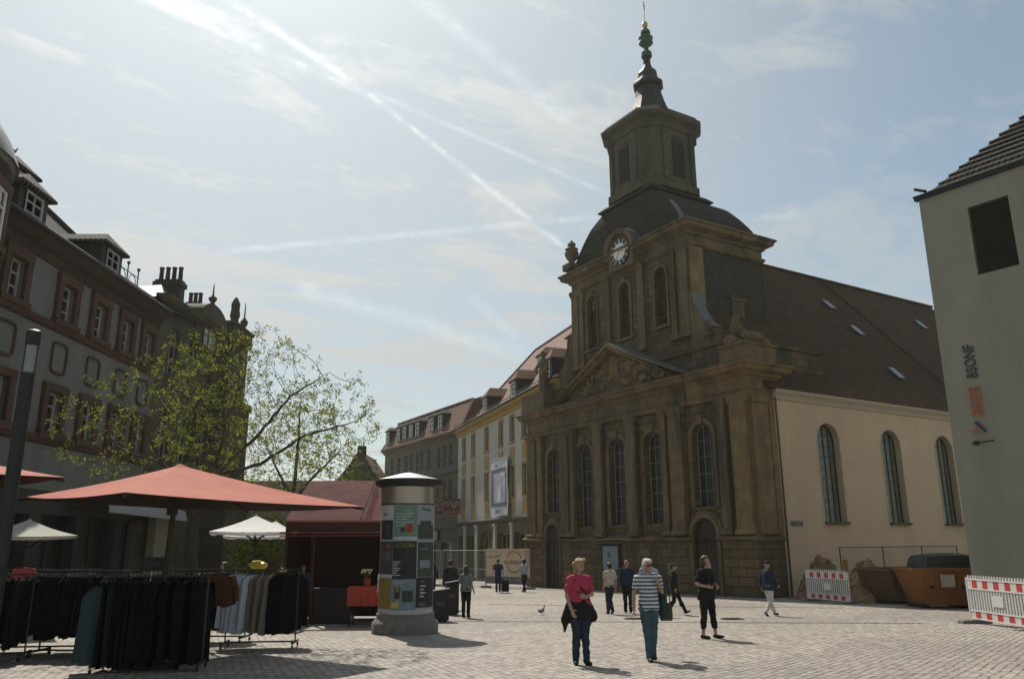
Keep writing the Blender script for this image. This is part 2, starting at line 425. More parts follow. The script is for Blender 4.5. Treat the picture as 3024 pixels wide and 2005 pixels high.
def window(parent, y, z, w, h, arch=0, x=0.25, nx=2, nz=3, fm=None, gm=None, bar=0.045, fr=0.07, name='window', label=None, sill=None, sm=None):
    "one window as a part: frame with glazing bars, and its pane as a sub-part; origin at the middle of its sill"
    fm = fm or M_whitepaint; gm = gm or M_glass
    mb = MB(); o = (-w/2, w/2, 0, h, arch)
    out = opening_outline(o); inn = opening_outline(o, fr)
    n = len(out)
    vs = [(-0.03, *p) for p in out] + [(-0.03, *p) for p in inn] + [(0.04, *p) for p in inn]
    fs = [(i, (i+1) % n, n+(i+1) % n, n+i) for i in range(n)] + [(n+i, n+(i+1) % n, 2*n+(i+1) % n, 2*n+i) for i in range(n)]
    mb.add(vs, fs)
    r = w/2
    def topz(yy):
        if not arch: return h-fr/2
        rise = r*arch; return h-rise+rise*math.sqrt(max(0, 1-(yy/r)**2))-fr/2
    for i in range(1, nx):
        yy = -w/2+w*i/nx
        mb.box(-0.025, 0.03, yy-bar/2, yy+bar/2, fr/2, topz(yy))
    for j in range(1, nz):
        zz = h*j/nz
        hw = r-fr/2
        if arch and zz > h-r*arch: hw = r*math.sqrt(max(0, 1-((zz-(h-r*arch))/(r*arch))**2))-fr/2
        if hw > 0.05: mb.box(-0.022, 0.027, -hw, hw, zz-bar/2, zz+bar/2)
    f = mb.build(name, fm, parent, loc=(x, y, z))
    if label: f['label'] = label
    g = MB(); g.prism(opening_outline(o, 0.005), 0, 0.02, 0.05)
    g.build('pane', gm, f)
    if sill:
        s2 = MB(); s2.box(-x-0.08, 0.0, -w/2-0.06, w/2+0.06, -0.10, 0.0); s2.build('sill', sm or M_trim, f)
    return f
# ================================================================ ground
def ground_material():
    m = bpy.data.materials.new('granite_setts'); m.use_nodes = True
    t = NT(m.node_tree); t.n.clear()
    oc = t.node('ShaderNodeTexCoord').outputs['Object']
    x, y, z = t.sep(oc)
    rot = R(52); cr, sr = math.cos(rot), math.sin(rot)
    a = t.math('ADD', t.math('MULTIPLY', x, cr), t.math('MULTIPLY', y, sr))
    b = t.math('SUBTRACT', t.math('MULTIPLY', y, cr), t.math('MULTIPLY', x, sr))
    wn = t.node('ShaderNodeTexNoise'); t.put(wn.inputs['Vector'], oc); wn.inputs['Scale'].default_value = 1.1; wn.inputs['Detail'].default_value = 4
    off = t.vmath('SCALE', t.vmath('SUBTRACT', wn.outputs['Color'], (0.5, 0.5, 0.5))); off.node.inputs['Scale'].default_value = 0.09
    v = t.vmath('ADD', t.comb(a, b, 0.0), off)
    br = t.node('ShaderNodeTexBrick'); t.put(br.inputs['Vector'], v)
    br.offset = 0.5
    for k_, v_ in (('Scale', 1.0), ('Brick Width', 0.165), ('Row Height', 0.135), ('Mortar Size', 0.016), ('Mortar Smooth', 0.5)): br.inputs[k_].default_value = v_
    br.inputs['Color1'].default_value = (0.41, 0.365, 0.31, 1); br.inputs['Color2'].default_value = (0.245, 0.22, 0.188, 1); br.inputs['Mortar'].default_value = (0.05, 0.044, 0.036, 1)
    jn = t.ramp(t.noise(oc, 5.5, 3, 0.6), 0.38, 0.62)
    stone_c = t.mix(t.math('MULTIPLY', br.outputs['Fac'], t.math('SUBTRACT', 1.0, jn)), br.outputs['Color'], (0.27, 0.24, 0.205))
    big = t.noise(oc, 0.22, 5, 0.6); med = t.noise(oc, 1.7, 5, 0.65); fine = t.noise(oc, 22, 4, 0.6)
    g = t.math('ADD', 0.62, t.math('ADD', t.math('MULTIPLY', big, 0.30), t.math('ADD', t.math('MULTIPLY', med, 0.28), t.math('MULTIPLY', fine, 0.20))))
    c = t.mix(1.0, stone_c, t.comb(g, g, g), 'MULTIPLY')
    # darker worn joints that run in bands
    st = t.ramp(t.noise(t.comb(t.math('MULTIPLY', x, 0.35), t.math('MULTIPLY', y, 1.3), 0.0), 0.8, 5, 0.7), 0.52, 0.72)
    c = t.mix(t.math('MULTIPLY', st, 0.28), c, (0.12, 0.108, 0.09))
    # relaid patches, spills and tyre-darkened lanes
    pn = t.node('ShaderNodeTexVoronoi'); t.put(pn.inputs['Vector'], t.comb(t.math('MULTIPLY', a, 0.16), t.math('MULTIPLY', b, 0.30), 0.0)); pn.inputs['Scale'].default_value = 1.0
    pr_, pg_, pb_ = t.sep(pn.outputs['Color'])
    c = t.mix(t.math('MULTIPLY', t.math('GREATER_THAN', pr_, 0.66), 0.24), c, (0.13, 0.118, 0.10))
    sp_ = t.ramp(t.noise(oc, 0.75, 6, 0.75, 0.8), 0.60, 0.70)
    c = t.mix(t.math('MULTIPLY', sp_, 0.5), c, (0.10, 0.09, 0.075))
    p = t.node('ShaderNodeBsdfPrincipled'); t.put(p.inputs['Base Color'], c)
    p.inputs['Roughness'].default_value = 0.72; p.inputs['Specular IOR Level'].default_value = 0.35
    bn = t.node('ShaderNodeBump'); bn.inputs['Strength'].default_value = 1.0; bn.inputs['Distance'].default_value = 0.016
    vor = t.node('ShaderNodeTexVoronoi'); t.put(vor.inputs['Vector'], oc); vor.inputs['Scale'].default_value = 9
    h = t.math('ADD', t.math('SUBTRACT', 1.0, t.math('MULTIPLY', br.outputs['Fac'], t.math('ADD', .3, jn))), t.math('ADD', t.math('MULTIPLY', med, 0.7), t.math('MULTIPLY', vor.outputs['Distance'], 0.6)))
    t.put(bn.inputs['Height'], h); t.put(p.inputs['Normal'], bn.outputs[0])
    o = t.node('ShaderNodeOutputMaterial'); t.l.new(p.outputs[0], o.inputs[0])
    return m
M_ground = ground_material()
mb = MB()
ysx = [-60, 28, 420]; xs_ = [-250, 250]
vs = [(x, y, gz(y)) for y in ysx for x in xs_]
mb.add(vs, [(0, 1, 3, 2), (2, 3, 5, 4)])
tag(mb.build('cobbled_square', M_ground), kind='structure')
# a smoother slab path along the church and drain covers
def sheet(name, pts, m, dz=0.004, label=None):
    mb = MB(); mb.add([(x, y, gz(y)+dz) for x, y in pts], [tuple(range(len(pts)))])
    o = mb.build(name, m); tag(o, kind='structure'); return o
M_path = brickmat('slab_path', (0.24, 0.215, 0.185), (0.20, 0.18, 0.155), (0.09, 0.08, 0.068), 0.8, 0.4, 0.01, horiz=True, rot=R(31.5), bump=0.006)
CH_O = (11.252, 37.747)
_V = (math.cos(R(31.5)), math.sin(R(31.5))); _U = (-math.sin(R(31.5)), math.cos(R(31.5)))
def chw(v, u): return (CH_O[0]+_V[0]*v+_U[0]*u, CH_O[1]+_V[1]*v+_U[1]*u)
sheet('pavement', [chw(-2.2, -2.2), chw(30, -2.2), chw(30, 0.5), chw(0.5, 0.5), chw(0.5, 21), chw(-2.2, 21)], M_path)
M_channel = brickmat('drain_channel_stone', (0.17, 0.155, 0.13), (0.13, 0.118, 0.10), (0.04, 0.035, 0.03), 0.5, 0.3, 0.02, horiz=True, rot=R(20), bump=0.01)
for (ax_, ay_), (bx_, by_) in (((-4.0, 24.6), (11.0, 22.6)), ((-1.0, 33.5), (11.8, 30.0))):
    dx_, dy_ = bx_-ax_, by_-ay_; L_ = math.hypot(dx_, dy_); nx2, ny2 = -dy_/L_*0.12, dx_/L_*0.12
    if ay_ > 28 or by_ > 28: sheet('drain_channel', [(ax_-nx2, ay_-ny2), (bx_-nx2, by_-ny2), (bx_+nx2, by_+ny2), (ax_+nx2, ay_+ny2)], M_channel, 0.006)
    else: sheet('drain_channel', [(ax_-nx2, ay_-ny2), (bx_-nx2, by_-ny2), (bx_+nx2, by_+ny2), (ax_+nx2, ay_+ny2)], M_channel, 0.006)
for n_, (gx, gy) in enumerate(((3.6, 24.9), (6.4, 24.6), (14.5, 24.0))):
    mb = MB(); mb.lathe([(0.34, 0), (0.34, 0.012), (0.30, 0.014)], n=20)
    for q in range(-3, 4): mb.box(-0.22, 0.22, q*0.07-0.012, q*0.07+0.012, 0.014, 0.02)
    o = mb.build('manhole_cover', M_darkmetal, loc=(gx, gy, gz(gy)+0.004))
    tag(o, ['round iron manhole cover in the setts between the man in capri trousers and the couple', 'round iron manhole cover on the setts left of the person in white trousers', 'round iron manhole cover near the shaded edge by the red and white barrier'][n_], 'manhole cover', 'manhole covers in the square')

# ================================================================ church (local x = into the depth, y = along the front to the left)
church = thing('church', 'baroque sandstone church with domed belfry, clock and pink-beige nave wall', 'church', (CH_O[0], CH_O[1], 0), R(31.5))
GL = -1.35
WINS = [(3.12, 3.25), (6.85, 2.5), (9.95, 2.5), (13.15, 2.5), (16.4, 3.45)]
DOORS = [(3.15, 1.66), (16.45, 1.5)]
W_ = 19.4
ops = [(u-0.72, u+0.72, zb, 7.45, 1) for u, zb in WINS]
dops = [(u-w/2, u+w/2, GL, 2.75, 1) for u, w in DOORS]
mb = MB()
wall(mb, 0, W_, 1.9, 9.0, 0.0, [o for o in ops if True] + [(o[0], o[1], 1.9, 2.75, 1) for o in dops if False], 0.45)
mb.build('front_wall', M_stone, church)
# plinth storey with the two doorways, standing a little proud, under a ledge
mb = MB()
wall(mb, -0.18, W_+0.18, GL, 1.62, -0.18, [(o[0], o[1], GL, 1.62, 0) for o in dops], 0.6)
mb.box(-0.179, 1.6, -0.18, 0.0, GL, 1.62); mb.box(-0.179, 1.6, W_, W_+0.18, GL, 1.62)
mb.build('plinth', M_stone, church)
mb = MB()
for a, b in ((-0.38, DOORS[0][0]-0.85), (DOORS[0][0]+0.85, DOORS[1][0]-0.78), (DOORS[1][0]+0.78, W_+0.38)):
    mb.prism([(-0.20, 1.60), (-0.40, 1.70), (-0.40, 1.80), (-0.12, 1.92), (0.02, 1.92), (0.02, 1.60)], 1, a, b)
mb.box(-0.36, 1.55, -0.36, -0.002, 1.62, 1.80)
mb.build('ledge', M_trim, church)
# doorway surrounds (arched heads rise above the ledge), doors
for u, w in DOORS:
    mb = MB(); r0, r1, r2 = w/2, w/2+0.22, w/2+0.34; zs = 2.75-w/2
    for sgn in (-1, 1):
        mb.box(-0.26, 0.0, min(u+sgn*r0, u+sgn*r1), max(u+sgn*r0, u+sgn*r1), GL, zs)
    n = 14
    for rr0, rr1, xx in ((r0, r1, -0.26), (r1, r2, -0.16)):
        rs = []
        for i in range(n+1):
            a = PI*i/n; c, s_ = math.cos(a), math.sin(a)
            rs.append([(xx, u+rr0*c, zs+rr0*s_), (xx, u+rr1*c, zs+rr1*s_), (-0.01, u+rr1*c, zs+rr1*s_), (-0.01, u+rr0*c, zs+rr0*s_)])
        mb.rings(rs)
    mb.build('door_surround', M_trim, church)
    mb = MB(); mb.prism(opening_outline((-r0, r0, 0, 2.75-GL, 1)), 0, 0.0, 0.08)
    for q in (-1, 1):
        for zz in (0.35, 1.6, 2.6):
            mb.box(-0.03, 0.0, min(q*0.12, q*(r0-0.12)), max(q*0.12, q*(r0-0.12)), zz, zz+(1.0 if zz < 2 else 0.5))
    d = mb.build('church_door', M_door, church, loc=(-0.03, u, GL))
    MB().tube([(-0.07, 0.07, 1.35), (-0.07, 0.07, 1.55)], 0.02).build('handle', M_darkmetal, d)
# windows of the lower storey
for u, zb in WINS:
    window(church, u, zb, 1.44, 7.45-zb, 1, 0.36, 3, int((7.45-zb)/0.72), M_mullion, M_churchglass, 0.028, 0.04, sill=True)
    mb = MB(); r0, r1 = 0.74, 0.98; zs = 7.45-0.72
    rs = [[(-0.07, u+r0, zb), (-0.07, u+r1, zb), (-0.001, u+r1, zb), (-0.001, u+r0, zb)]]
    for i in range(17):
        a = PI*i/16; c, s_ = math.cos(a), math.sin(a)
        rs.append([(-0.07, u+r0*c, zs+r0*s_), (-0.07, u+r1*c, zs+r1*s_), (-0.001, u+r1*c, zs+r1*s_), (-0.001, u+r0*c, zs+r0*s_)])
    rs.append([(-0.07, u-r0, zb), (-0.07, u-r1, zb), (-0.001, u-r1, zb), (-0.001, u-r0, zb)])
    mb.rings(rs)
    mb.box(-0.16, -0.001, u-0.16, u+0.16, zs+0.68, zs+1.12)      # keystone
    mb.build('window_surround', M_trim, church)
# pilasters with bases and capitals
def pilaster(u, w, z0, z1, x0, parent, m, dpt=0.22):
    mb = MB()
    mb.box(x0-dpt, x0+0.001, u-w/2, u+w/2, z0+0.28, z1-0.34)
    mb.prism([(x0, z0), (x0-dpt-0.12, z0), (x0-dpt-0.12, z0+0.12), (x0-dpt-0.06, z0+0.2), (x0-dpt-0.06, z0+0.28), (x0, z0+0.28)], 1, u-w/2-0.08, u+w/2+0.08)
    mb.prism([(x0, z1-0.34), (x0-dpt-0.03, z1-0.34), (x0-dpt-0.03, z1-0.26), (x0-dpt-0.12, z1-0.1), (x0-dpt-0.12, z1), (x0, z1)], 1, u-w/2-0.09, u+w/2+0.09)
    return mb.build('pilaster', m, parent)
for u, w in ((0.52, 0.95), (1.62, 0.55), (4.78, 0.95), (5.72, 0.4), (8.4, 0.72), (11.5, 0.72), (14.1, 0.4), (14.95, 0.95), (17.85, 0.55), (18.9, 0.95)):
    cen = 4.3 < u < 15.3
    pilaster(u, w, 1.92, 8.45, -0.12 if cen else 0.0, church, M_trim if u > 1.2 else M_ochre)
for a_, b_ in ((4.25, 6.0), (13.85, 15.45)): MB().box(-0.12, -0.001, a_, b_, 1.93, 8.6).build('projecting_bay', M_stone, church)
# right return of the front block and its pilaster
mb = MB(); mb.add([(0, 0, GL), (1.75, 0, GL), (1.75, 0, 9.0), (0, 0, 9.0)], [(0, 1, 2, 3)])
mb.box(0.15, 1.25, -0.16, -0.001, 1.93, 8.45); mb.box(1.38, 1.75, -0.10, -0.001, 1.9, 8.5)
mb.box(0.08, 1.32, -0.26, -0.002, 8.1, 8.44); mb.box(0.08, 1.32, -0.26, -0.002, 1.93, 2.2)
mb.build('side_return', M_ochre, church)
mb = MB(); mb.box(0.01, 6, W_-0.02, W_, GL, 9.0); mb.build('side_return', M_stone, church)
# entablature: architrave, frieze, cornice wrapping the front block
def cornice_box(x0, x1, y0, y1, prof, name, m, parent):
    mb = MB(); cx, cy = (x0+x1)/2, (y0+y1)/2; hx, hy = (x1-x0)/2, (y1-y0)/2
    mb.rect([(hx+o, hy+o, z) for o, z in prof], cx, cy)
    return mb.build(name, m, parent)
PROF = [(0.10, 8.45), (0.10, 8.72), (0.16, 8.74), (0.16, 8.80), (0.06, 8.82), (0.06, 9.35), (0.18, 9.42), (0.22, 9.55), (0.52, 9.66), (0.56, 9.84), (0.66, 9.90), (0.66, 10.0), (0.1, 10.06)]
cornice_box(0.0, 2.2, 0.0, W_, PROF, 'entablature', M_ochre, church)
mb = MB(); mb.rect([(0.36+o, 5.68+o, z+0.005) for o, z in PROF], -0.10+0.36, 9.82); mb.build('centre_entablature', M_trim, church)
# pediment
PU0, PU1, PUC, PZ0, PZ1 = 3.9, 15.6, 9.75, 10.07, 13.0
mb = MB()
mb.prism([(PU0+0.5, PZ0), (PU1-0.5, PZ0), (PUC, PZ1-0.45)], 0, -0.15, 0.9)
mb.build('pediment', M_stone, church)
mb = MB()
for s_ in (-1, 1):
    e = PUC+s_*(PU1-PU0)/2
    for dx_, dz_, hh in ((0.0, 0.0, 0.22), (0.18, -0.22, 0.20)):
        a = (0.15-0.0, e, PZ0+0.12+dz_); b = (0.15, PUC, PZ1+dz_)
        x0, x1 = -0.72+dx_, 0.95
        mb.add([(x0, e, PZ0+0.0+dz_+0.10), (x1, e, PZ0+dz_+0.10), (x1, PUC, PZ1+dz_), (x0, PUC, PZ1+dz_),
                (x0, e, PZ0+dz_-hh+0.32), (x1, e, PZ0+dz_-hh+0.32), (x1, PUC, PZ1+dz_-hh), (x0, PUC, PZ1+dz_-hh)],
               [(0, 1, 2, 3), (7, 6, 5, 4), (0, 4, 5, 1), (1, 5, 6, 2), (2, 6, 7, 3), (3, 7, 4, 0)])
mb.build('raking_cornice', M_ochre, church)
mb = MB()
for s_ in (-1, 1):
    e = PUC+s_*(PU1-PU0)/2
    mb.add([(-0.70, e, PZ0+0.125), (1.0, e, PZ0+0.125), (1.0, PUC, PZ1+0.03), (-0.70, PUC, PZ1+0.03)], [(0, 1, 2, 3)])
mb.build('lead_cover', M_lead, church)
# relief carving in the tympanum: crest, scrolls and foliage
random.seed(5)
mb = MB()
mb.ball((-0.2, 9.75, 11.45), (0.16, 0.42, 0.55)); mb.ball((-0.24, 9.75, 12.1), (0.14, 0.28, 0.16))
for q in range(60):
    t_ = random.uniform(-4.3, 4.3); top = 2.3*(1-abs(t_)/5.4)
    if top < 0.25: continue
    zz = PZ0+0.25+random.random()*(top-0.25)
    mb.ball((-0.17, PUC+t_, zz), (0.10, random.uniform(0.10, 0.32), random.uniform(0.08, 0.22)), 6)
mb.build('relief_carving', M_ochre, church, smooth=True)
# attic behind the pediment, wing parapets, volutes
mb = MB(); mb.box(0.35, 6.9, 0.8, W_-0.8, 9.9, 11.3); mb.box(0.25, 7.0, 0.7, W_-0.7, 11.3, 11.5)
mb.build('attic', M_stone, church)
for s_ in (-1, 1):
    def uu(d): return 9.72+s_*d
    pr = [(5.5, 11.5), (5.5, 14.9), (5.75, 14.75), (6.0, 13.9), (6.5, 13.05), (7.1, 12.55), (7.9, 12.25), (8.6, 12.2), (8.6, 11.5)]
    mb = MB(); mb.prism([(uu(a), z) for a, z in pr], 0, 0.75, 1.45)
    mb.build('volute', M_trim, church)
    mb = MB()
    for (a, z), (a2, z2) in zip(pr[1:-1], pr[2:]):
        mb.add([(0.68, uu(a), z+0.03), (1.52, uu(a), z+0.03), (1.52, uu(a2), z2+0.03), (0.68, uu(a2), z2+0.03)], [(0, 1, 2, 3)])
    mb.build('lead_cover', M_lead, church)
# upper storey
UB0, UB1, UX0, UX1 = 4.2, 15.2, 0.9, 6.85
UW = [6.55, 9.8, 13.05]
mb = MB()
wall(mb, UB0, UB1, 11.4, 18.1, UX0, [(u-0.48, u+0.48, 13.6, 17.0, 0.9) for u in UW], 0.4)
mb.add([(UX0, UB0, 11.4), (UX0+1.05, UB0, 11.4), (UX0+1.05, UB0, 18.1), (UX0, UB0, 18.1)], [(0, 1, 2, 3)])
mb.add([(UX0, UB1, 11.4), (UX1, UB1, 11.4), (UX1, UB1, 18.1), (UX0, UB1, 18.1)], [(3, 2, 1, 0)])
mb.add([(UX1, UB0, 11.4), (UX1, UB1, 11.4), (UX1, UB1, 18.1), (UX1, UB0, 18.1)], [(0, 1, 2, 3)])
mb.build('upper_wall', M_stone, church)
mb = MB(); mb.box(UX0+1.05, UX1, UB0+0.03, UB0+0.3, 11.4, 18.1); mb.build('slate_side', M_slate, church)
mb = MB(); mb.box(UX0+3.1, UX0+4.1, UB0-0.05, UB0+0.03, 12.6, 14.9); mb.box(UX0+3.0, UX0+4.2, UB0-0.12, UB0+0.03, 14.9, 15.1); mb.build('blind_window', M_trim, church)
mb = MB(); mb.box(UX0-0.02, UX0+1.0, UB0-0.14, UB0-0.002, 11.9, 17.6); mb.build('corner_pier', M_ochre, church)
for u in UW:
    window(church, u, 13.6, 0.96, 3.4, 0.9, UX0+0.3, 2, 7, M_mullion_dark, M_towerglass, 0.05, 0.05)
    mb = MB(); r0, r1 = 0.5, 0.68; zs = 17.0-0.43
    rs = [[(UX0-0.08, u+r0, 13.5), (UX0-0.08, u+r1, 13.5), (UX0-0.001, u+r1, 13.5), (UX0-0.001, u+r0, 13.5)]]
    for i in range(13):
        a = PI*i/12; c, s_ = math.cos(a), math.sin(a)
        rs.append([(UX0-0.08, u+r0*c, zs+r0*s_*.9), (UX0-0.08, u+r1*c, zs+r1*s_*.95), (UX0-0.001, u+r1*c, zs+r1*s_*.95), (UX0-0.001, u+r0*c, zs+r0*s_*.9)])
    rs.append([(UX0-0.08, u-r0, 13.5), (UX0-0.08, u-r1, 13.5), (UX0-0.001, u-r1, 13.5), (UX0-0.001, u-r0, 13.5)])
    mb.rings(rs)
    mb.box(UX0-0.16, UX0-0.001, u-0.8, u+0.8, 13.36, 13.5); mb.box(UX0-0.13, UX0-0.001, u-0.12, u+0.12, zs+0.42, zs+0.82)
    mb.build('window_surround', M_trim, church)
for u, w in ((4.6, 0.7), (5.45, 0.4), (8.2, 0.55), (11.4, 0.55), (14.1, 0.4), (14.8, 0.7)):
    pilaster(u, w, 12.4, 17.75, UX0, church, M_trim, 0.16)
cornice_box(UX0, UX1, UB0, UB1, [(0.04, 17.62), (0.16, 17.72), (0.16, 17.86), (0.03, 17.9), (0.03, 18.3), (0.14, 18.36), (0.2, 18.48), (0.55, 18.66), (0.6, 18.86), (0.7, 18.92), (0.7, 19.02), (0.45, 19.06)], 'upper_cornice', M_trim, church)
# bell-curved slate roof under the belfry
TX, TU = 3.65, 9.72
rs = []
for e, z in ((1.12, 19.06), (1.04, 19.30), (1.0, 19.75), (0.9, 20.15), (0.8, 20.5), (0.7, 20.85), (0.6, 21.15), (0.5, 21.45), (0.4, 21.7), (0.3, 21.88), (0.2, 22.03), (0.1, 22.18), (0.0, 22.35)):
    hx = 2.42+(2.95-2.42)*e; hy = 2.42+(5.1-2.42)*e
    cx = TX+(3.87-TX)*e
    rs.append([(cx-hx, TU-hy, z), (cx+hx, TU-hy, z), (cx+hx, TU+hy, z), (cx-hx, TU+hy, z)])
N_ = len(rs)-1
mb = MB(); mb.rings(rs); bell = mb.build('bell_roof', M_slateroof, church)
mb = MB()
for i in range(5):
    a, b = Vector(rs[i][0]), Vector(rs[i+1][0]); mb.beam(a, b, 0.3, 0.06)
mb.build('lead_cover', M_lead, church)
# clock gable, clock
CU, CZ = 9.38, 18.80
mb = MB(); rs = []
for i in range(17):
    a = PI*i/16; c, s_ = math.cos(a), math.sin(a)
    rs.append([(0.18, CU+1.12*c, CZ+1.12*s_), (0.10, CU+1.46*c, CZ+1.46*s_), (2.1, CU+1.46*c, CZ+1.46*s_), (2.1, CU+1.12*c, CZ+1.12*s_)])
mb.rings(rs)
mb.prism([(CU+1.12*math.cos(PI*i/16), CZ+1.12*math.sin(PI*i/16)) for i in range(17)]+[(CU-1.12, 17.75), (CU+1.12, 17.75)], 0, 0.36, 2.0)
mb.build('clock_gable', M_trim, church)
mb = MB()
for i in range(16):
    a, b = PI*i/16, PI*(i+1)/16
    mb.add([(0.06, CU+1.49*math.cos(a), CZ+1.49*math.sin(a)), (2.15, CU+1.49*math.cos(a), CZ+1.49*math.sin(a)), (2.15, CU+1.49*math.cos(b), CZ+1.49*math.sin(b)), (0.06, CU+1.49*math.cos(b), CZ+1.49*math.sin(b))], [(0, 1, 2, 3)])
mb.build('lead_cover', M_lead, church)
mb = MB()
n = 32
mb.rings([[(x_, r_*math.cos(2*PI*i/n), r_*math.sin(2*PI*i/n)) for i in range(n)] for x_, r_ in ((0.0, 0.90), (-0.05, 0.90), (-0.05, 0.87))])
clock = mb.build('clock_face', M_black, church, loc=(0.33, CU, CZ))
mb = MB(); mb.rings([[(x_, r_*math.cos(2*PI*i/n), r_*math.sin(2*PI*i/n)) for i in range(n)] for x_, r_ in ((-0.05, 0.55), (-0.07, 0.55))]); mb.build('dial_centre', M_white, clock)
mb = MB()
for i in range(12):
    a = 2*PI*i/12; c, s_ = math.cos(a), math.sin(a)
    for off in ((-0.05, 0.0, 0.05) if i % 3 == 0 else (-0.025, 0.025)):
        p0 = Vector((-0.06, c*0.60-s_*off, s_*0.60+c*off)); p1 = Vector((-0.06, c*0.84-s_*off, s_*0.84+c*off)); mb.beam(p0, p1, 0.022, 0.01, up=(1, 0, 0))
mb.build('hour_marks', M_white, clock)
def hand(ang, L, w):
    mb = MB(); c, s_ = math.cos(ang), math.sin(ang)
    mb.beam((-0.085, -c*0.12, -s_*0.12), (-0.085, c*L, s_*L), w, 0.02, up=(1, 0, 0)); mb.ball((-0.085, c*L*0.7, s_*L*0.7), (0.015, w*0.8, w*0.8), 6)
    mb.build('clock_hand', M_gold, clock)
hand(R(180+2), 0.46, 0.07); hand(R(-58), 0.88, 0.06)
# ledge under the belfry, belfry, cap, spire
mb = MB(); mb.rect([(2.42, 2.42, 22.3), (2.45, 2.45, 22.38), (2.62, 2.62, 22.46), (2.62, 2.62, 22.54), (2.3, 2.3, 22.85)], TX, TU); mb.build('belfry_ledge', M_slateroof, church)
BF, BC = 2.42, 0.95
mb = MB(); mb.cham([(BF+0.1, BC, 22.8), (BF+0.1, BC, 23.3), (BF, BC, 23.36), (BF, BC, 27.0)], TX, TU)
bel = mb.build('belfry', M_towerst, church)
for ax_, sg in ((0, -1), (0, 1), (1, -1), (1, 1)):
    mb = MB()
    out = opening_outline((-0.52, 0.52, 23.7, 26.6, 0.9))
    if ax_ == 0:
        mb.prism([(TU+y, z) for y, z in out], 0, TX+sg*(BF+0.005), TX+sg*(BF+0.02))
        for q in range(12): mb.box(min(TX+sg*(BF+0.02), TX+sg*(BF+0.08)), max(TX+sg*(BF+0.02), TX+sg*(BF+0.08)), TU-0.46, TU+0.46, 23.8+q*0.2, 23.86+q*0.2)
    else:
        mb.prism([(TX+y, z) for y, z in out], 1, TU+sg*(BF+0.005), TU+sg*(BF+0.02))
        for q in range(12): mb.box(TX-0.46, TX+0.46, min(TU+sg*(BF+0.02), TU+sg*(BF+0.08)), max(TU+sg*(BF+0.02), TU+sg*(BF+0.08)), 23.8+q*0.2, 23.86+q*0.2)
    mb.build('louvre', M_louvre, church)
    mb = MB()
    for o2 in (-1.15, 1.15):
        mb = MB()
        if ax_ == 0: mb.box(min(TX+sg*(BF-0.01), TX+sg*(BF+0.09)), max(TX+sg*(BF-0.01), TX+sg*(BF+0.09)), TU+o2-0.13, TU+o2+0.13, 23.4, 26.9)
        else: mb.box(TX+o2-0.13, TX+o2+0.13, min(TU+sg*(BF-0.01), TU+sg*(BF+0.09)), max(TU+sg*(BF-0.01), TU+sg*(BF+0.09)), 23.4, 26.9)
        mb.build('pilaster', M_towerst, church)
mb = MB(); mb.cham([(BF+0.05, BC, 26.9), (BF+0.12, BC, 27.0), (BF+0.12, BC, 27.12), (BF+0.05, BC, 27.15), (BF+0.08, BC, 27.4), (BF+0.36, BC+.1, 27.62), (BF+0.40, BC+.1, 27.9), (BF+0.28, BC+.1, 28.02)], TX, TU); mb.build('belfry_cornice', M_towerst, church)
mb = MB(); pr = []
for i in range(11):
    t_ = i/10*PI/2; pr.append((1.45+1.2*math.cos(t_) if i < 10 else 1.45, 0.6+0.45*math.cos(t_), 28.0+0.58*math.sin(t_)))
mb.cham(pr, TX, TU); mb.build('belfry_dome', M_slateroof, church)
oct_ = R(22.5)
def olathe(prof, name, m, n=8, smooth=False):
    mb = MB(); mb.lathe(prof, TX, TU, n, oct_); return mb.build(name, m, church, smooth)
olathe([(1.75, 28.5), (1.52, 28.8), (1.28, 29.4), (1.10, 29.95), (0.97, 30.4), (0.85, 31.0), (0.82, 31.2), (1.02, 31.25), (1.06, 31.35), (1.04, 31.5), (0.72, 31.85), (0.68, 32.1), (0.66, 32.3), (0.56, 32.5), (0.36, 32.72), (0.27, 33.0), (0.23, 33.6)], 'spire', mat('spire_slate', (0.032, 0.031, 0.026), 0.55, 0.3, 6, 0.01, spec=0.25))
olathe([(0.35, 33.6), (0.37, 33.7), (0.36, 33.95), (0.24, 34.02), (0.16, 34.15), (0.17, 34.4), (0.36, 34.55), (0.50, 34.7), (0.44, 34.9), (0.50, 35.1), (0.30, 35.25), (0.22, 35.35), (0.34, 35.45), (0.33, 35.62), (0.2, 35.78), (0.08, 35.85)], 'finial', M_copper, 12)
mb = MB(); mb.ball((TX, TU, 36.15), (0.2, 0.2, 0.26), 12); mb.lathe([(0.025, 36.3), (0.02, 37.5)], TX, TU, 6)
mb.build('orb', M_gold, church, True)
mb = MB()
cp = [(-0.22, 37.62), (-0.14, 37.50), (0.0, 37.44), (0.10, 37.5), (0.16, 37.62), (0.26, 37.78), (0.30, 38.0), (0.20, 38.02), (0.14, 37.84), (0.05, 37.72), (-0.06, 37.76), (-0.10, 37.92), (-0.16, 38.06), (-0.24, 37.98), (-0.28, 37.88), (-0.2, 37.82)]
ca2, sa2 = math.cos(R(40)), math.sin(R(40))
mb.rings([[(TX+a*ca2+o_*sa2, TU+a*sa2-o_*ca2, z-0.1) for a, z in cp] for o_ in (-0.02, 0.02)])
mb.build('weathercock', M_gold, church)
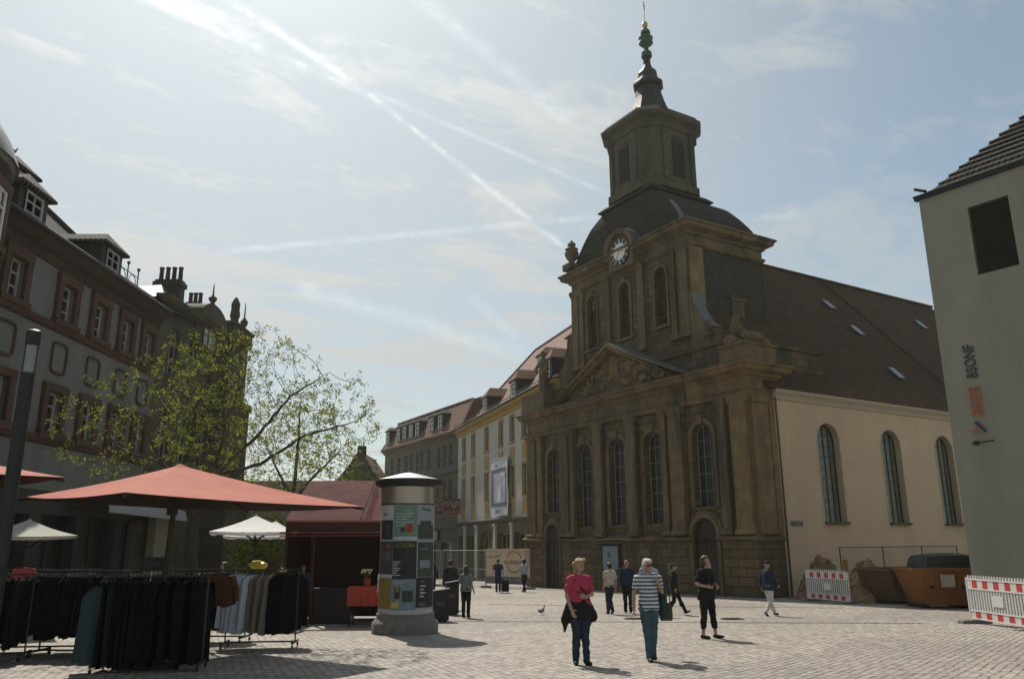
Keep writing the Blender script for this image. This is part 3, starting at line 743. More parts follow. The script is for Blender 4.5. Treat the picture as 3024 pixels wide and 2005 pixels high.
# statues and urns
def urn(u, x, z, h, name='urn', m=None):
    k_ = h/1.5
    mb = MB(); mb.box(x-0.32*k_, x+0.32*k_, u-0.32*k_, u+0.32*k_, z, z+0.3*k_)
    mb.lathe([(0.14*k_, z+0.3*k_), (0.12*k_, z+0.42*k_), (0.28*k_, z+0.62*k_), (0.34*k_, z+0.85*k_), (0.26*k_, z+0.98*k_), (0.32*k_, z+1.04*k_), (0.16*k_, z+1.15*k_), (0.2*k_, z+1.3*k_), (0.08*k_, z+1.42*k_), (0.03*k_, z+1.5*k_)], x, u, 12)
    return mb.build(name, m or M_trim, church, True)
urn(14.95, 0.75, 19.3, 2.2); urn(0.6, 0.3, 11.0, 1.6); urn(2.6, 0.4, 12.0, 0.9)
mb = MB(); mb.box(-0.3, 1.9, -0.35, 1.3, 10.06, 10.9); mb.box(-0.36, 1.96, -0.42, 1.4, 10.9, 11.02)
for q in range(14):
    mb.ball((random.uniform(-0.3, 1.4), random.uniform(-0.3, 1.2), random.uniform(11.0, 11.5)), (random.uniform(.15, .35),)*3, 6)
mb.build('trophy_carving', M_trim, church, True)
mb = MB(); mb.box(-0.35, 0.9, 17.0, W_+0.3, 10.06, 11.2); mb.box(-0.4, 0.95, 16.95, W_+0.36, 11.2, 11.34); mb.build('parapet_pedestal', M_trim, church)
mb = MB()   # robed figure
sx_, su_ = 0.2, 17.75
rs = []
for z, a, b, ox in ((0, .42, .38, 0), (.4, .40, .34, 0), (1.0, .34, .32, .03), (1.5, .30, .30, .02), (1.9, .36, .28, -.04), (2.15, .40, .26, -.02), (2.4, .24, .2, .05), (2.5, .12, .12, .07), (2.62, .17, .17, .09), (2.8, .18, .18, .10), (2.95, .08, .08, .10)):
    rs.append([(sx_+a*math.cos(2*PI*i/12), su_+ox+b*math.sin(2*PI*i/12)*(1+.12*math.sin(5*2*PI*i/12)), 11.34+z) for i in range(12)])
mb.rings(rs); mb.tube([(sx_-0.1, su_+0.35, 13.45), (sx_-0.35, su_+0.5, 13.0), (sx_-0.4, su_+0.2, 12.7)], [.13, .11, .08]); mb.tube([(sx_, su_-0.35, 13.45), (sx_-0.2, su_-0.5, 12.9), (sx_-0.4, su_-0.3, 12.5)], [.13, .11, .08])
mb.build('statue', M_trim, church, True)
# nave: wall, windows, eaves, roof, skylights, lightning wires
NX0, NX1 = 1.75, 37.0
NW = [5.72, 10.93, 15.95, 21.1, 26.2, 31.3]
mb = MB()
class _T: pass
wall(mb, -NX1, -NX0, GL, 8.6, 0.0, [(-v-0.84, -v+0.84, 2.5, 7.45, 1) for v in NW], 0.42)
mb.v = [(-y, x, z) for x, y, z in mb.v]     # front sheet turned to face the square side
mb.box(NX1-0.01, NX1, 0.0, W_, GL, 8.6); mb.box(NX0, NX1, W_-0.01, W_, GL, 8.6)
mb.build('nave_wall', M_naveplaster, church)
for v in NW:
    hold = bpy.data.objects.new('nave_window', None)
    f = window(church, 0, 2.5, 1.60, 4.91, 1, 0, 4, 9, M_mullion_dark, M_leadglass, 0.02, 0.04, name='nave_window', sill=False)
    f.location = (v, 0.32, 2.5); f.rotation_euler = (0, 0, R(90))
    s2 = MB(); s2.box(-0.5, 0.1, -0.86, 0.86, -0.1, 0.02); s2.build('sill', M_trim, f)
    bpy.data.objects.remove(hold)
    mb = MB(); r0, r1 = 0.84, 0.93; zs = 7.45-0.84
    rs = [[(v+r0, -0.025, 2.5), (v+r1, -0.025, 2.5), (v+r1, -0.001, 2.5), (v+r0, -0.001, 2.5)]]
    for i in range(17):
        a = PI*i/16; c, s_ = math.cos(a), math.sin(a); rs.append([(v+r0*c, -0.025, zs+r0*s_), (v+r1*c, -0.025, zs+r1*s_), (v+r1*c, -0.001, zs+r1*s_), (v+r0*c, -0.001, zs+r0*s_)])
    rs.append([(v-r0, -0.025, 2.5), (v-r1, -0.025, 2.5), (v-r1, -0.001, 2.5), (v-r0, -0.001, 2.5)])
    mb.rings(rs); mb.build('window_surround', M_plastertrim, church)
mb = MB(); mb.prism([(-0.0, 8.35), (-0.08, 8.4), (-0.14, 8.55), (-0.34, 8.72), (-0.36, 8.86), (0.3, 8.9), (0.3, 8.35)], 0, NX0, NX1+0.3)
mb.build('eaves_cornice', M_plastertrim, church)
EV, RG = -0.45, 9.72
def rz_(u): return 8.88+1.129*(u-EV)
mb = MB(); H_ = rz_(RG)
# concave kick at the eaves, ridge, hipped far end
e0 = [(1.2, EV, 8.88), (1.2, 1.2, rz_(1.2)-0.12), (1.2, RG, H_), (1.2, 2*RG-1.2, rz_(1.2)-0.12), (1.2, 2*RG-EV, 8.88)]
e1 = [(NX1+0.4, EV, 8.88), (NX1-0.6, 1.2, rz_(1.2)-0.12), (33.6, RG, H_), (NX1-0.6, 2*RG-1.2, rz_(1.2)-0.12), (NX1+0.4, 2*RG-EV, 8.88)]
mb.add(e0+e1, [(0, 1, 6, 5), (1, 2, 7, 6), (2, 3, 8, 7), (3, 4, 9, 8), (0, 4, 3, 2, 1), (5, 6, 7, 8, 9), (0, 5, 9, 4)])
mb.build('nave_roof', M_tiledark, church)
mb = MB()
mb.box(1.2, 33.8, RG-0.12, RG+0.12, H_-0.02, H_+0.14)
mb.beam((19.5, EV+0.3, rz_(EV+0.3)+0.06), (19.5, RG, H_+0.08), 0.08, 0.06); mb.build('ridge_tiles', M_tiledark, church)
for v, u in ((16.4, 6.9), (16.2, 4.85), (27.2, 7.0), (14.9, 1.7), (25.4, 4.4)):
    mb = MB(); c_, s_ = math.cos(math.atan(1.129)), math.sin(math.atan(1.129))
    vs = []
    for nn in (0.02, 0.12):
        for a, b in ((-0.3, -0.5), (0.3, -0.5), (0.3, 0.5), (-0.3, 0.5)):
            vs.append((v+a, u+b*c_-nn*s_, rz_(u)+b*s_+nn*c_))
    mb.add(vs, [(4, 5, 6, 7), (0, 1, 5, 4), (1, 2, 6, 5), (2, 3, 7, 6), (3, 0, 4, 7)])
    mb.build('skylight', M_skyglass, church)
mb = MB(); mb.tube([(NX0+0.12, -0.12, 8.5), (NX0+0.12, -0.12, 5.0), (NX0+0.12, -0.12, GL)], 0.05, 8); mb.build('downpipe', M_trim, church)
# ================================================================ dormers (shared builder): local x = into the roof, y along
def dormer(parent, y, w, x0, x1, z0, zw, zr, roofm, wallm, hip=0.5, name='dormer', over=0.15, fm=None, fw=0.62, nz=3):
    "box dormer with a hipped or gabled ridge running into the roof"
    mb = MB(); mb.box(x0, x1, y-w/2, y+w/2, z0, zw)
    if hip < 0.05: mb.prism([(y-w/2, zw), (y+w/2, zw), (y, zr-0.03)], 0, x0, x1)
    d = mb.build(name, wallm, parent)
    mb = MB(); e = over; a = [(x0-e, y-w/2-e, zw), (x0-e, y+w/2+e, zw), (x1, y+w/2+e, zw), (x1, y-w/2-e, zw)]
    r0, r1 = (x0-e+hip, y, zr), (x1+0.3, y, zr)
    th = 0.10
    b = [(p[0], p[1], p[2]-th) for p in a]
    mb.add(a+[r0, r1]+b, [(0, 1, 4), (1, 2, 5, 4), (2, 3, 5), (3, 0, 4, 5), (0, 6, 7, 1), (1, 7, 8, 2), (2, 8, 9, 3), (3, 9, 6, 0), (6, 9, 8, 7)])
    mb.build('dormer_roof', roofm, d)
    f = window(d, y, z0+0.12, w*fw, zw-z0-0.3, 0, x0-0.02, 2, nz, fm or M_whitepaint, M_glass, 0.05, 0.08)
    return d

# ================================================================ white building with ochre window strips, beyond the church
A1 = 18.15
B1P = (1.2438, 58.0)
b1 = thing('white_building', 'white plastered building with ochre window strips and pink tiled roof behind the church', 'building', (B1P[0], B1P[1], 0), R(A1))
G1 = -1.35
cols1 = [(1.12, 1.2), (4.05, 1.2), (7.0, 1.25), (11.1, 1.3), (15.45, 1.3), (18.75, 1.3)]
mb = MB(); ops = []
for c, w in cols1: ops += [(c-w/2+.13, c+w/2-.13, 4.95, 7.3, 0), (c-w/2+.13, c+w/2-.13, 9.2, 11.2, 0)]
for c in (-3.5,): ops += [(c-.5, c+.5, 4.95, 7.3, 0), (c-.5, c+.5, 9.2, 11.2, 0)]
wall(mb, -6, 21.0, 3.3, 12.1, 0, ops, 0.25)
mb.add([(0, 21.0, G1), (10, 21.0, G1), (10, 21.0, 12.1), (0, 21.0, 12.1)], [(3, 2, 1, 0)])
mb.build('wall', M_whitewash, b1)
mb = MB(); gops = [(0.2, 3.6, G1, 2.3, 0), (4.6, 7.9, G1, 2.3, 0), (9.1, 13.3, G1, 2.7, 0.8), (14.6, 17.6, G1, 2.2, 0), (18.3, 20.3, G1, 2.2, 0)]
wall(mb, -6, 21.0, G1, 3.3, 0, gops, 0.5)
mb.build('ground_floor_wall', M_greystone, b1)
for o in gops:
    window(b1, (o[0]+o[1])/2, G1, o[1]-o[0], o[3]-G1, o[4], 0.42, 3, 2, M_ochrepaint, M_shopdark, 0.12, 0.1, name='shop_window')
for c in (4.1, 8.5, 14.0, 17.95):
    mb = MB(); mb.box(-0.14, -0.002, c-0.28, c+0.28, G1, 2.9); mb.box(-0.2, -0.002, c-0.34, c+0.34, 2.9, 3.1); mb.build('pier', M_whitewash, b1)
mb = MB(); mb.prism([(0, 3.15), (-0.1, 3.2), (-0.22, 3.35), (-0.22, 3.45), (0, 3.5)], 1, -6, 21.1); mb.build('string_course', M_greystone, b1)
for c, w in cols1:
    for z0, z1 in ((4.95, 7.3), (9.2, 11.2)):
        mb = MB()
        o = (c-w/2, c+w/2, z0-.12, z1+.14)
        mb.box(-0.06, -0.001, o[0], c-w/2+.13, o[2], o[3]); mb.box(-0.06, -0.001, c+w/2-.13, o[1], o[2], o[3]); mb.box(-0.07, -0.001, o[0]-.02, o[1]+.02, z1, o[3]+.02); mb.box(-0.12, -0.001, o[0]-.04, o[1]+.04, z0-.14, z0)
        mb.build('window_surround', M_ochrepaint, b1)
        window(b1, c, z0, w-.26, z1-z0, 0, 0.15, 2, 4, M_mullion, M_glass, 0.05, 0.07)
    for z0, z1 in ((3.7, 4.6), (7.68, 8.75)):
        mb = MB(); mb.box(-0.045, -0.001, c-w/2+.04, c+w/2-.04, z0, z1); mb.build('ochre_panel', M_ochrepaint, b1)
mb = MB(); mb.prism([(0, 11.5), (-0.08, 11.55), (-0.12, 11.8), (-0.4, 12.0), (-0.45, 12.2), (0.3, 12.25), (0.3, 11.5)], 1, -6, 21.3); mb.build('cornice', M_ochrepaint, b1)
mb = MB(); mb.tube([(-0.5, -6, 12.28), (-0.5, 21.5, 12.28)], 0.09, 8); mb.build('gutter', M_darkmetal, b1)
mb = MB()
E_ = -0.5; RX = 6.0; RZ = 19.4
mb.add([(E_, -6, 12.25), (E_, 21.5, 12.25), (1.2, 20.4, 13.3), (1.2, -6, 13.3), (RX, 15.0, RZ), (RX, -6, RZ), (11, 15.0, 12.25), (11, -6, 12.25), (11, 21.5, 12.25)],
       [(0, 3, 2, 1), (3, 5, 4, 2), (5, 7, 8, 4), (1, 2, 4, 8), (0, 7, 5, 3)])
mb.build('roof', M_tilered, b1)
mb = MB(); mb.beam((RX, -6, RZ+0.03), (RX, 15.0, RZ+0.03), 0.25, 0.16); mb.beam((RX, 15.0, RZ+0.03), (1.2, 20.4, 13.36), 0.22, 0.14); mb.build('ridge_tiles', M_tilered, b1)
mb = MB()
for q in range(34): mb.box(-0.42, -0.38, -5.5+q*0.8, -5.46+q*0.8, 12.3, 12.62)
mb.tube([(-0.40, -6, 12.6), (-0.40, 21.3, 12.6)], 0.03, 6); mb.build('snow_guard', M_darkmetal, b1)
for c in (13.4, 5.2, -2.6): dormer(b1, c, 1.7, 0.5, 3.6, 12.85, 14.3, 15.2, M_tilebrown, M_door, 0.6)
for c, in ((4.6,), (-1.9,)): dormer(b1, c, 1.35, 2.6, 5.2, 15.1, 16.4, 17.1, M_tilebrown, M_door, 0.6)

# hanging banner on its front
def text_obj(s, size, m, parent=None, loc=(0, 0, 0), rot=(0, 0, 0), name='lettering', ext=0.004, align='CENTER', shear=0.0, sx=1.0, spacing=1.0):
    cu = bpy.data.curves.new(name, 'FONT'); cu.body = s; cu.size = size; cu.extrude = ext; cu.align_x = align; cu.align_y = 'CENTER'; cu.shear = shear; cu.space_character = spacing
    cu.resolution_u = 3
    ob = bpy.data.objects.new(name, cu); COL.objects.link(ob)
    bpy.context.view_layer.update()
    dg = bpy.context.evaluated_depsgraph_get()
    me = bpy.data.meshes.new_from_object(ob.evaluated_get(dg)); me.name = name
    bpy.data.objects.remove(ob)
    me.materials.clear(); me.materials.append(m)
    o = bpy.data.objects.new(name, me); COL.objects.link(o)
    if parent is not None: o.parent = parent
    o.location = loc; o.rotation_euler = rot; o.scale = (sx, 1, 1)
    return o
# rotation that lays text on a sheet facing local -x, reading towards -y (seen from outside)
RX_ = Matrix(((0, 0, -1), (-1, 0, 0), (0, 1, 0))).to_euler()
M_banner = mat('banner_white', (0.52, 0.52, 0.54), 0.7, 0.05, 2)
M_bannerblue = mat('banner_blue', (0.10, 0.13, 0.20), 0.7, 0.1, 3)
bn_ = thing('banner', 'tall white banner with blue picture frame hung on the white building', 'banner', (0, 0, 0))
bn_.matrix_world = Matrix.Translation((B1P[0], B1P[1], 0)) @ Matrix.Rotation(R(A1), 4, 'Z') @ Matrix.Translation((-0.35, 6.45, 3.6))
mb = MB(); n = 10
vs = []; 
for j in range(n+1):
    for i in range(7):
        y = -2.25+4.5*i/6; z = 4.45*j/n; vs.append((0.05*math.sin(i*1.3+j*0.6)*(0.4+0.6*(1-j/n)), y, z+0.05*math.sin(i*1.1)))
fs = [(j*7+i, j*7+i+1, (j+1)*7+i+1, (j+1)*7+i) for j in range(n) for i in range(6)]
vs2 = [(x+0.02, y, z) for x, y, z in vs]
mb.add(vs, fs); mb.add(vs2, [f[::-1] for f in fs]); mb.build('cloth', M_banner, bn_, True)
mb = MB(); Y0, Y1, Z0, Z1, t_ = -1.95, 1.9, 0.75, 3.7, 0.42
for a in ((Y0, Y1, Z0, Z0+.3), (Y0, Y1, Z1-.3, Z1), (Y0, Y0+.12, Z0+.3, Z1-.3), (Y1-t_, Y1, Z0+.3, Z1-.3)): mb.box(-0.075, -0.06, *a)
mb.build('printed_frame', M_bannerblue, bn_)
mb = MB()
for q, (yy, hh) in enumerate(((-0.9, 2.0), (-1.1, 1.2), (-0.6, 0.8))): mb.box(-0.07, -0.06, yy, yy+0.06, 1.1+q*.3, 1.1+q*.3+hh)
mb.build('printed_lines', mat('banner_grey', (0.3, 0.3, 0.3), 0.7), bn_)
text_obj('JEAN', 0.45, M_bannerblue, bn_, (-0.075, 0.2, 0.38), RX_, 'lettering'); text_obj('PAUL', 0.3, M_bannerblue, bn_, (-0.075, 0.6, 3.98), RX_, 'lettering')
mb = MB(); mb.tube([(0.0, -2.35, 4.5), (0.0, 2.35, 4.5)], 0.04, 8); mb.build('pole', M_steel, bn_)

# ================================================================ long stone house further down the street
A2 = 29.7
B2P = (-5.39, 78.24)
b2 = thing('stone_house', 'long grey-brown stone house with row of white dormer windows down the street', 'building', (B2P[0], B2P[1], 0), R(A2))
G2 = -1.9
mb = MB(); ops = []
ww = [(1.45, .9), (2.86, .8), (4.33, .9), (6.8, 1.0), (8.6, .8), (9.85, .9), (11.55, 1.0), (13.1, 1.0), (15.2, 1.0), (17.3, 1.0)]
for c, w in ww: ops += [(c-w/2, c+w/2, 9.0, 11.2, 0), (c-w/2, c+w/2, 5.6, 7.7, 0)]
wall(mb, -1.5, 19.8, 2.9, 12.0, 0, ops, 0.22)
mb.add([(0, 19.8, G2), (12, 19.8, G2), (12, 19.8, 12), (0, 19.8, 12)], [(3, 2, 1, 0)])
mb.build('wall', M_greystone, b2)
for c, w in ww:
    for z0, z1 in ((9.0, 11.2), (5.6, 7.7)):
        window(b2, c, z0, w, z1-z0, 0, 0.15, 2, 3, M_mullion, M_glass, 0.06, 0.08)
mb = MB(); gops = [(1.0, 3.6, G2, 1.7, 0), (4.4, 7.2, G2, 1.7, 0), (8.2, 10.8, G2, 1.7, 0), (11.8, 14.4, G2, 1.7, 0), (15.4, 18.4, G2, 1.7, 0)]
wall(mb, -1.5, 19.8, G2, 2.9, -0.001, gops, 0.5)
mb.build('ground_floor_wall', M_greystone, b2)
for o in gops: window(b2, (o[0]+o[1])/2, G2, o[1]-o[0], o[3]-G2, 0, 0.4, 3, 2, M_mullion, M_shopdark, 0.1, 0.1, name='shop_window')
mb = MB()
for z in (2.9, 8.2): mb.prism([(0, z), (-0.16, z+.1), (-0.16, z+.2), (0, z+.26)], 1, -1.5, 19.9)
mb.build('string_courses', M_greystone, b2)
mb = MB(); mb.prism([(0, 11.7), (-0.3, 12.0), (-0.5, 12.1), (-0.5, 12.25), (0.3, 12.3), (0.3, 11.7)], 1, -1.5, 20.0); mb.build('cornice', M_greystone, b2)
mb = MB()
mb.add([(-0.5, -1.6, 12.28), (-0.5, 20.1, 12.28), (1.4, 19.4, 15.5), (1.4, -0.6, 15.5), (6, 14, 17.2), (6, 3, 17.2), (12, -1.6, 12.2), (12, 20.1, 12.2)],
       [(0, 3, 2, 1), (3, 5, 4, 2), (1, 2, 4, 7), (0, 6, 5, 3), (4, 5, 6, 7)])
mb.build('roof', M_tilebrown, b2)
mb = MB(); mb.beam((-0.5, -1.6, 12.33), (1.4, -0.6, 15.55), 0.25, 0.12); mb.beam((1.4, -0.6, 15.55), (1.4, 19.4, 15.55), 0.25, 0.12); mb.build('ridge_tiles', M_tilered, b2)
for c in (3.9, 6.1, 9.9, 11.7, 13.6, 15.4, 18.8): dormer(b2, c, 1.35, -0.1, 2.4, 12.6, 14.5, 14.95, M_slateroof, M_slate, 0.3, over=0.12, fw=0.7, nz=3)
# projecting red shop sign
sg = thing('hanging_sign', 'red projecting shop sign with white script beside the advertising column', 'sign')
gx = Matrix.Translation((B2P[0], B2P[1], 0)) @ Matrix.Rotation(R(A2), 4, 'Z')
sg.matrix_world = Matrix.Translation((-5.95, 76.9, 4.95))
M_redsign = mat('red_sign', (0.11, 0.025, 0.018), 0.6, 0.15, 4); M_signtext = mat('sign_white', (0.34, 0.28, 0.25), 0.7)
mb = MB(); mb.box(-1.95, 1.95, -0.06, 0.06, -0.72, 0.72); pn = mb.build('panel', M_redsign, sg)
fr_ = Matrix(((1, 0, 0), (0, 0, -1), (0, 1, 0))).to_euler()
text_obj('Zinngut', 0.95, M_signtext, sg, (-0.05, -0.07, 0.32), fr_, shear=0.35); text_obj('SEIT', 0.42, M_signtext, sg, (-0.9, -0.07, -0.28), fr_); text_obj('antik & neu', 0.42, M_signtext, sg, (0.3, -0.07, -0.5), fr_)
mb = MB(); mb.tube([(1.9, 0, 0.8), (3.2, 1.0, 0.8)], 0.05); mb.tube([(1.9, 0, -0.6), (3.2, 1.0, -0.6)], 0.05); mb.build('bracket', M_darkmetal, sg)
# shop fascia low on the stone house
fs_ = thing('shop_fascia', 'dark shop fascia with pale letters TE right of the advertising column', 'sign')
fs_.matrix_world = gx @ Matrix.Translation((-0.25, 6.4, 2.3))
mb = MB(); mb.box(-0.05, 0.2, -2.6, 2.6, -0.45, 0.45); mb.build('board', M_shopdark, fs_)
text_obj('TE', 0.8, M_signtext, fs_, (-0.07, 1.7, 0), RX_)

# ================================================================ grey modern building at the right edge
GA = 36.0
gb = thing('grey_building', 'smooth grey modern building at the right edge with dark louvred opening', 'building', (14.354, 26.0, 0), R(GA))
mb = MB(); ops = [(-2.79, -1.53, 10.0, 12.37, 0)]
wall(mb, -14, 0, -0.75, 13.2, 0, ops, 0.35)
mb.add([(0, 0, -0.75), (9, 0, -0.75), (9, 0, 13.2), (0, 0, 13.2)], [(3, 2, 1, 0)]); mb.add([(0, 0, 13.2), (9, 0, 13.2), (9, -14, 13.2), (0, -14, 13.2)], [(0, 1, 2, 3)])
mb.build('wall', M_greywall, gb)
mb = MB(); mb.box(0.22, 0.34, -2.79, -1.53, 10.0, 12.37)
for q in range(26): mb.prism([(0.05, 10.03+q*0.09), (0.2, 10.08+q*0.09), (0.2, 10.1+q*0.09), (0.05, 10.05+q*0.09)], 1, -2.785, -1.535)
mb.build('louvre', M_slats, gb)
mb = MB(); mb.box(-0.10, 0.1, -14, 0.12, 13.18, 13.28); mb.box(-0.12, 0.05, -14, 0.14, 13.28, 13.34); mb.build('coping', M_darkmetal, gb)
# tiled hip roof with stepped courses
mb = MB(); N2 = 14
for i in range(N2):
    x0 = 0.05+i*0.30; z0 = 13.33+i*0.33*0.92; y1 = -0.42-i*0.245
    mb.add([(x0-0.06, y1+0.06, z0), (x0-0.06, -14, z0), (x0-0.06, -14, z0+0.07), (x0-0.06, y1+0.06, z0+0.07), (x0+0.34, y1-0.22, z0+0.30), (x0+0.34, -14, z0+0.30), (9, y1+0.06, z0+0.07), (9, y1-0.22, z0+0.30)],
           [(0, 1, 2, 3), (3, 2, 5, 4), (0, 3, 6), (3, 4, 7, 6)])
xe, ze_, ye_ = 0.05+14*0.30, 13.33+14*0.3036, -0.42-14*0.245
mb.add([(-0.02, -0.30, 13.30), (-0.02, -14, 13.30), (xe, -14, ze_), (xe, ye_, ze_), (9, -0.3, 13.3), (9, ye_, ze_)], [(0, 1, 2, 3), (0, 3, 5, 4), (3, 2, 5)])
mb.build('roof', M_tilegrey, gb)
mb = MB(); mb.tube([(0.0, -0.3, 13.42), (-0.35, -0.05, 13.5)], 0.05); mb.build('gutter_spout', M_darkmetal, gb)
# vertical letters
sg2 = thing('wall_lettering', 'vertical dark blue and orange lettering on the grey wall', 'sign')
sg2.matrix_world = Matrix.Translation((14.354, 26.0, 0)) @ Matrix.Rotation(R(GA), 4, 'Z') @ Matrix.Translation((-0.03, -0.93, 4.9))
M_navy = mat('navy_letters', (0.040, 0.048, 0.065), 0.6, 0.2); M_orange = mat('orange_letters', (0.42, 0.11, 0.04), 0.6, 0.15)
up_ = (Matrix(((0, 0, -1), (-1, 0, 0), (0, 1, 0))) @ Matrix.Rotation(R(90), 3, 'Z')).to_euler()
text_obj('BEES', 0.50, M_orange, sg2, (0, 0.0, 1.02), up_, ext=0.02, sx=0.98)
text_obj('BSONF', 0.50, M_navy, sg2, (0, 0.0, 2.32), up_, ext=0.02, sx=0.72)
mb = MB(); mb.beam((0, -0.14, 0.02), (0, 0.12, 0.36), 0.1, 0.03, up=(1, 0, 0)); mb.build('emblem', M_navy, sg2)
mb = MB(); mb.prism([(0.17+0.08*math.cos(PI*i/6), 0.08+0.08*math.sin(PI*i/6)) for i in range(12)], 0, -0.02, 0.02); mb.build('dot', M_orange, sg2)
wb = thing('wall_bracket', 'thin dark metal bracket on the grey wall below the lettering', 'bracket')
wb.matrix_world = Matrix.Translation((14.354, 26.0, 0)) @ Matrix.Rotation(R(GA), 4, 'Z') @ Matrix.Translation((0, -0.95, 4.6))
mb = MB(); mb.tube([(-0.12, 0.33, -0.02), (-0.1, -0.35, 0.02)], 0.022); mb.build('rod', M_darkmetal, wb)
mb = MB(); mb.box(-0.1, 0.0, 0.14, 0.26, -0.07, 0.05); mb.build('plate', M_darkmetal, wb)

# ================================================================ left building: grey render with red window surrounds (local x = into it, y = towards the camera)
M_dullwhite = mat('dull_window_paint', (0.36, 0.36, 0.34), 0.6, 0.1, 5)
lb = thing('rendered_building', 'long grey rendered building with red painted window surrounds on the left', 'building', (-16.0, 0, 0), PI)
YA, YB = -34.8, -9.0
wc = [18.5, 21.4, 24.3, 27.35, 29.65, 31.85, 33.85]
mb = MB(); ops = []
for c in wc: ops += [(-c-.43, -c+.43, 9.25, 10.6, 0), (-c-.43, -c+.43, 5.35, 6.75, 0)]
wall(mb, YA, YB, 5.0, 11.1, 0, ops, 0.28)
mb.add([(0, YA, -1), (12, YA, -1), (12, YA, 11.5), (0, YA, 11.5)], [(3, 2, 1, 0)])
mb.build('wall', M_leftplaster, lb)
gops = []
yy = 10.0
while yy < 34: gops.append((-yy-2.2, -yy, -1.0, 2.6, 0)); yy += 2.95
mb = MB(); wall(mb, YA, YB, -1.0, 3.4, 0, gops, 0.5); mb.build('ground_floor_wall', mat('shop_stone_in_shade', (.04, .038, .032), .9, .25), lb)  # ground floor colour lowered to hold the deep shade on this side
mb = MB(); wall(mb, YA, YB, 3.4, 5.0, 0, [], 0.5); mb.build('mezzanine_wall', M_leftplaster, lb)
for o in gops: window(lb, (o[0]+o[1])/2, -1.0, 2.2, 3.6, 0, 0.4, 2, 2, M_shopdark, M_shopdark, 0.1, 0.1, name='shop_window')
for c in wc:
    for z0, z1, zt, zb in ((9.25, 10.6, 10.95, 9.08), (5.35, 6.75, 7.0, 5.12)):
        mb = MB(); y = -c
        mb.box(-0.14, -0.001, y-.72, y-.43, zb, zt); mb.box(-0.14, -0.001, y+.43, y+.72, zb, zt); mb.box(-0.16, -0.001, y-.74, y+.74, z1, zt+0.01); mb.box(-0.22, -0.001, y-.78, y+.78, zb-.02, z0)
        mb.build('window_surround', M_redstone, lb)
        window(lb, y, z0, .86, z1-z0, 0, 0.16, 2, 3, M_dullwhite, M_glass, 0.05, 0.08)
    # rounded cartouche frame between the storeys
    if c > 20:
        mb = MB(); pts = []
        for cx_, cz_, a0 in ((.25, .33, 0), (-.25, .33, 90), (-.25, -.33, 180), (.25, -.33, 270)):
            for q in range(5):
                a = R(a0+q*22.5); pts.append((-c+cx_+0.2*math.cos(a), 7.95+cz_+0.2*math.sin(a)))
        pts.append(pts[0]); mb.tube([(-0.03, *p) for p in pts], 0.055, 6); mb.build('cartouche', M_redstone, lb)
mb = MB()
for z, h in ((4.95, .26), (8.86, .22)): mb.prism([(0, z-.04), (-0.1, z), (-0.16, z+h*.6), (-0.16, z+h), (0, z+h+.03)], 1, YA, YB)
mb.build('string_courses', M_redstone, lb)
mb = MB(); mb.prism([(0.3, 11.02), (-0.06, 11.03), (-0.10, 11.3), (-0.28, 11.42), (-0.42, 11.6), (-0.46, 11.75), (0.3, 11.8)], 1, YA, YB); mb.build('cornice', M_frieze, lb)
mb = MB(); mb.tube([(-0.5, YA, 11.8), (-0.5, YB, 11.8)], 0.09, 8); mb.build('gutter', M_darkmetal, lb)
def rdg(Y): return 14.85-0.124*(Y-30.1)
mb = MB()
for (Y0, Y1) in ((9.0, 22.0), (22.0, 34.9)):
    mb.add([(-0.5, -Y0, 11.82), (-0.5, -Y1, 11.82), (0.3, -Y1, 12.2), (0.3, -Y0, 12.2), (3.0, -Y1, rdg(Y1)), (3.0, -Y0, rdg(Y0)), (9, -Y1, 11.8), (9, -Y0, 11.8)],
           [(0, 1, 2, 3), (3, 2, 4, 5), (5, 4, 6, 7)])
mb.add([(-0.5, -34.9, 11.82), (0.3, -34.9, 12.2), (3.0, -34.9, rdg(34.9)), (9, -34.9, 11.8)], [(0, 1, 2, 3)])
mb.build('roof', M_tilegrey, lb)
mb = MB(); mb.beam((3.0, -9, rdg(9)+.04), (3.0, -34.9, rdg(34.9)+.04), 0.22, 0.14); mb.build('ridge_tiles', M_tilegrey, lb)
for c in (21.0, 24.7, 30.1): dormer(lb, -c, 1.6, 0.0, 3.2, 11.8, 13.15, 13.75, M_tilegrey, M_louvre, 0.5, over=0.2, fm=M_dullwhite)
dormer(lb, -26.2, 1.35, 1.5, 4.2, 13.4, 14.65, 15.2, M_tilegrey, M_louvre, 0.5, over=0.18, fm=M_dullwhite)
# corner oriel with a grey metal dome, half outside the picture
mb = MB(); mb.lathe([(2.0, 4.4), (2.3, 5.0), (2.3, 11.35), (2.45, 11.5), (2.5, 11.7)], -0.2, -18.9, 24); ori = mb.build('oriel', M_leftplaster, lb, True)
for z, h in ((4.95, .3), (8.8, .28), (11.1, .5)):
    mb = MB(); mb.lathe([(2.32, z), (2.42, z+h*.4), (2.42, z+h*.8), (2.32, z+h)], -0.2, -18.9, 24); mb.build('oriel_band', M_frieze, ori, True)
for a in (-70, -28, 14, 56):
    for z in (5.7, 9.3):
        f = window(ori, 0, z, .85, 1.5, 0, 0, 2, 3, M_whitepaint, M_glass, .05, .08); f.location = (-0.2-2.33*math.cos(R(a)), -18.9-2.33*math.sin(R(a)), z); f.rotation_euler = (0, 0, R(a))
        mb = MB(); mb.box(-.06, .05, -.62, -.43, -.15, 1.7); mb.box(-.06, .05, .43, .62, -.15, 1.7); mb.box(-.08, .05, -.64, .64, 1.5, 1.75); mb.box(-.12, .05, -.66, .66, -.2, 0); mb.build('window_surround', M_redstone, f)
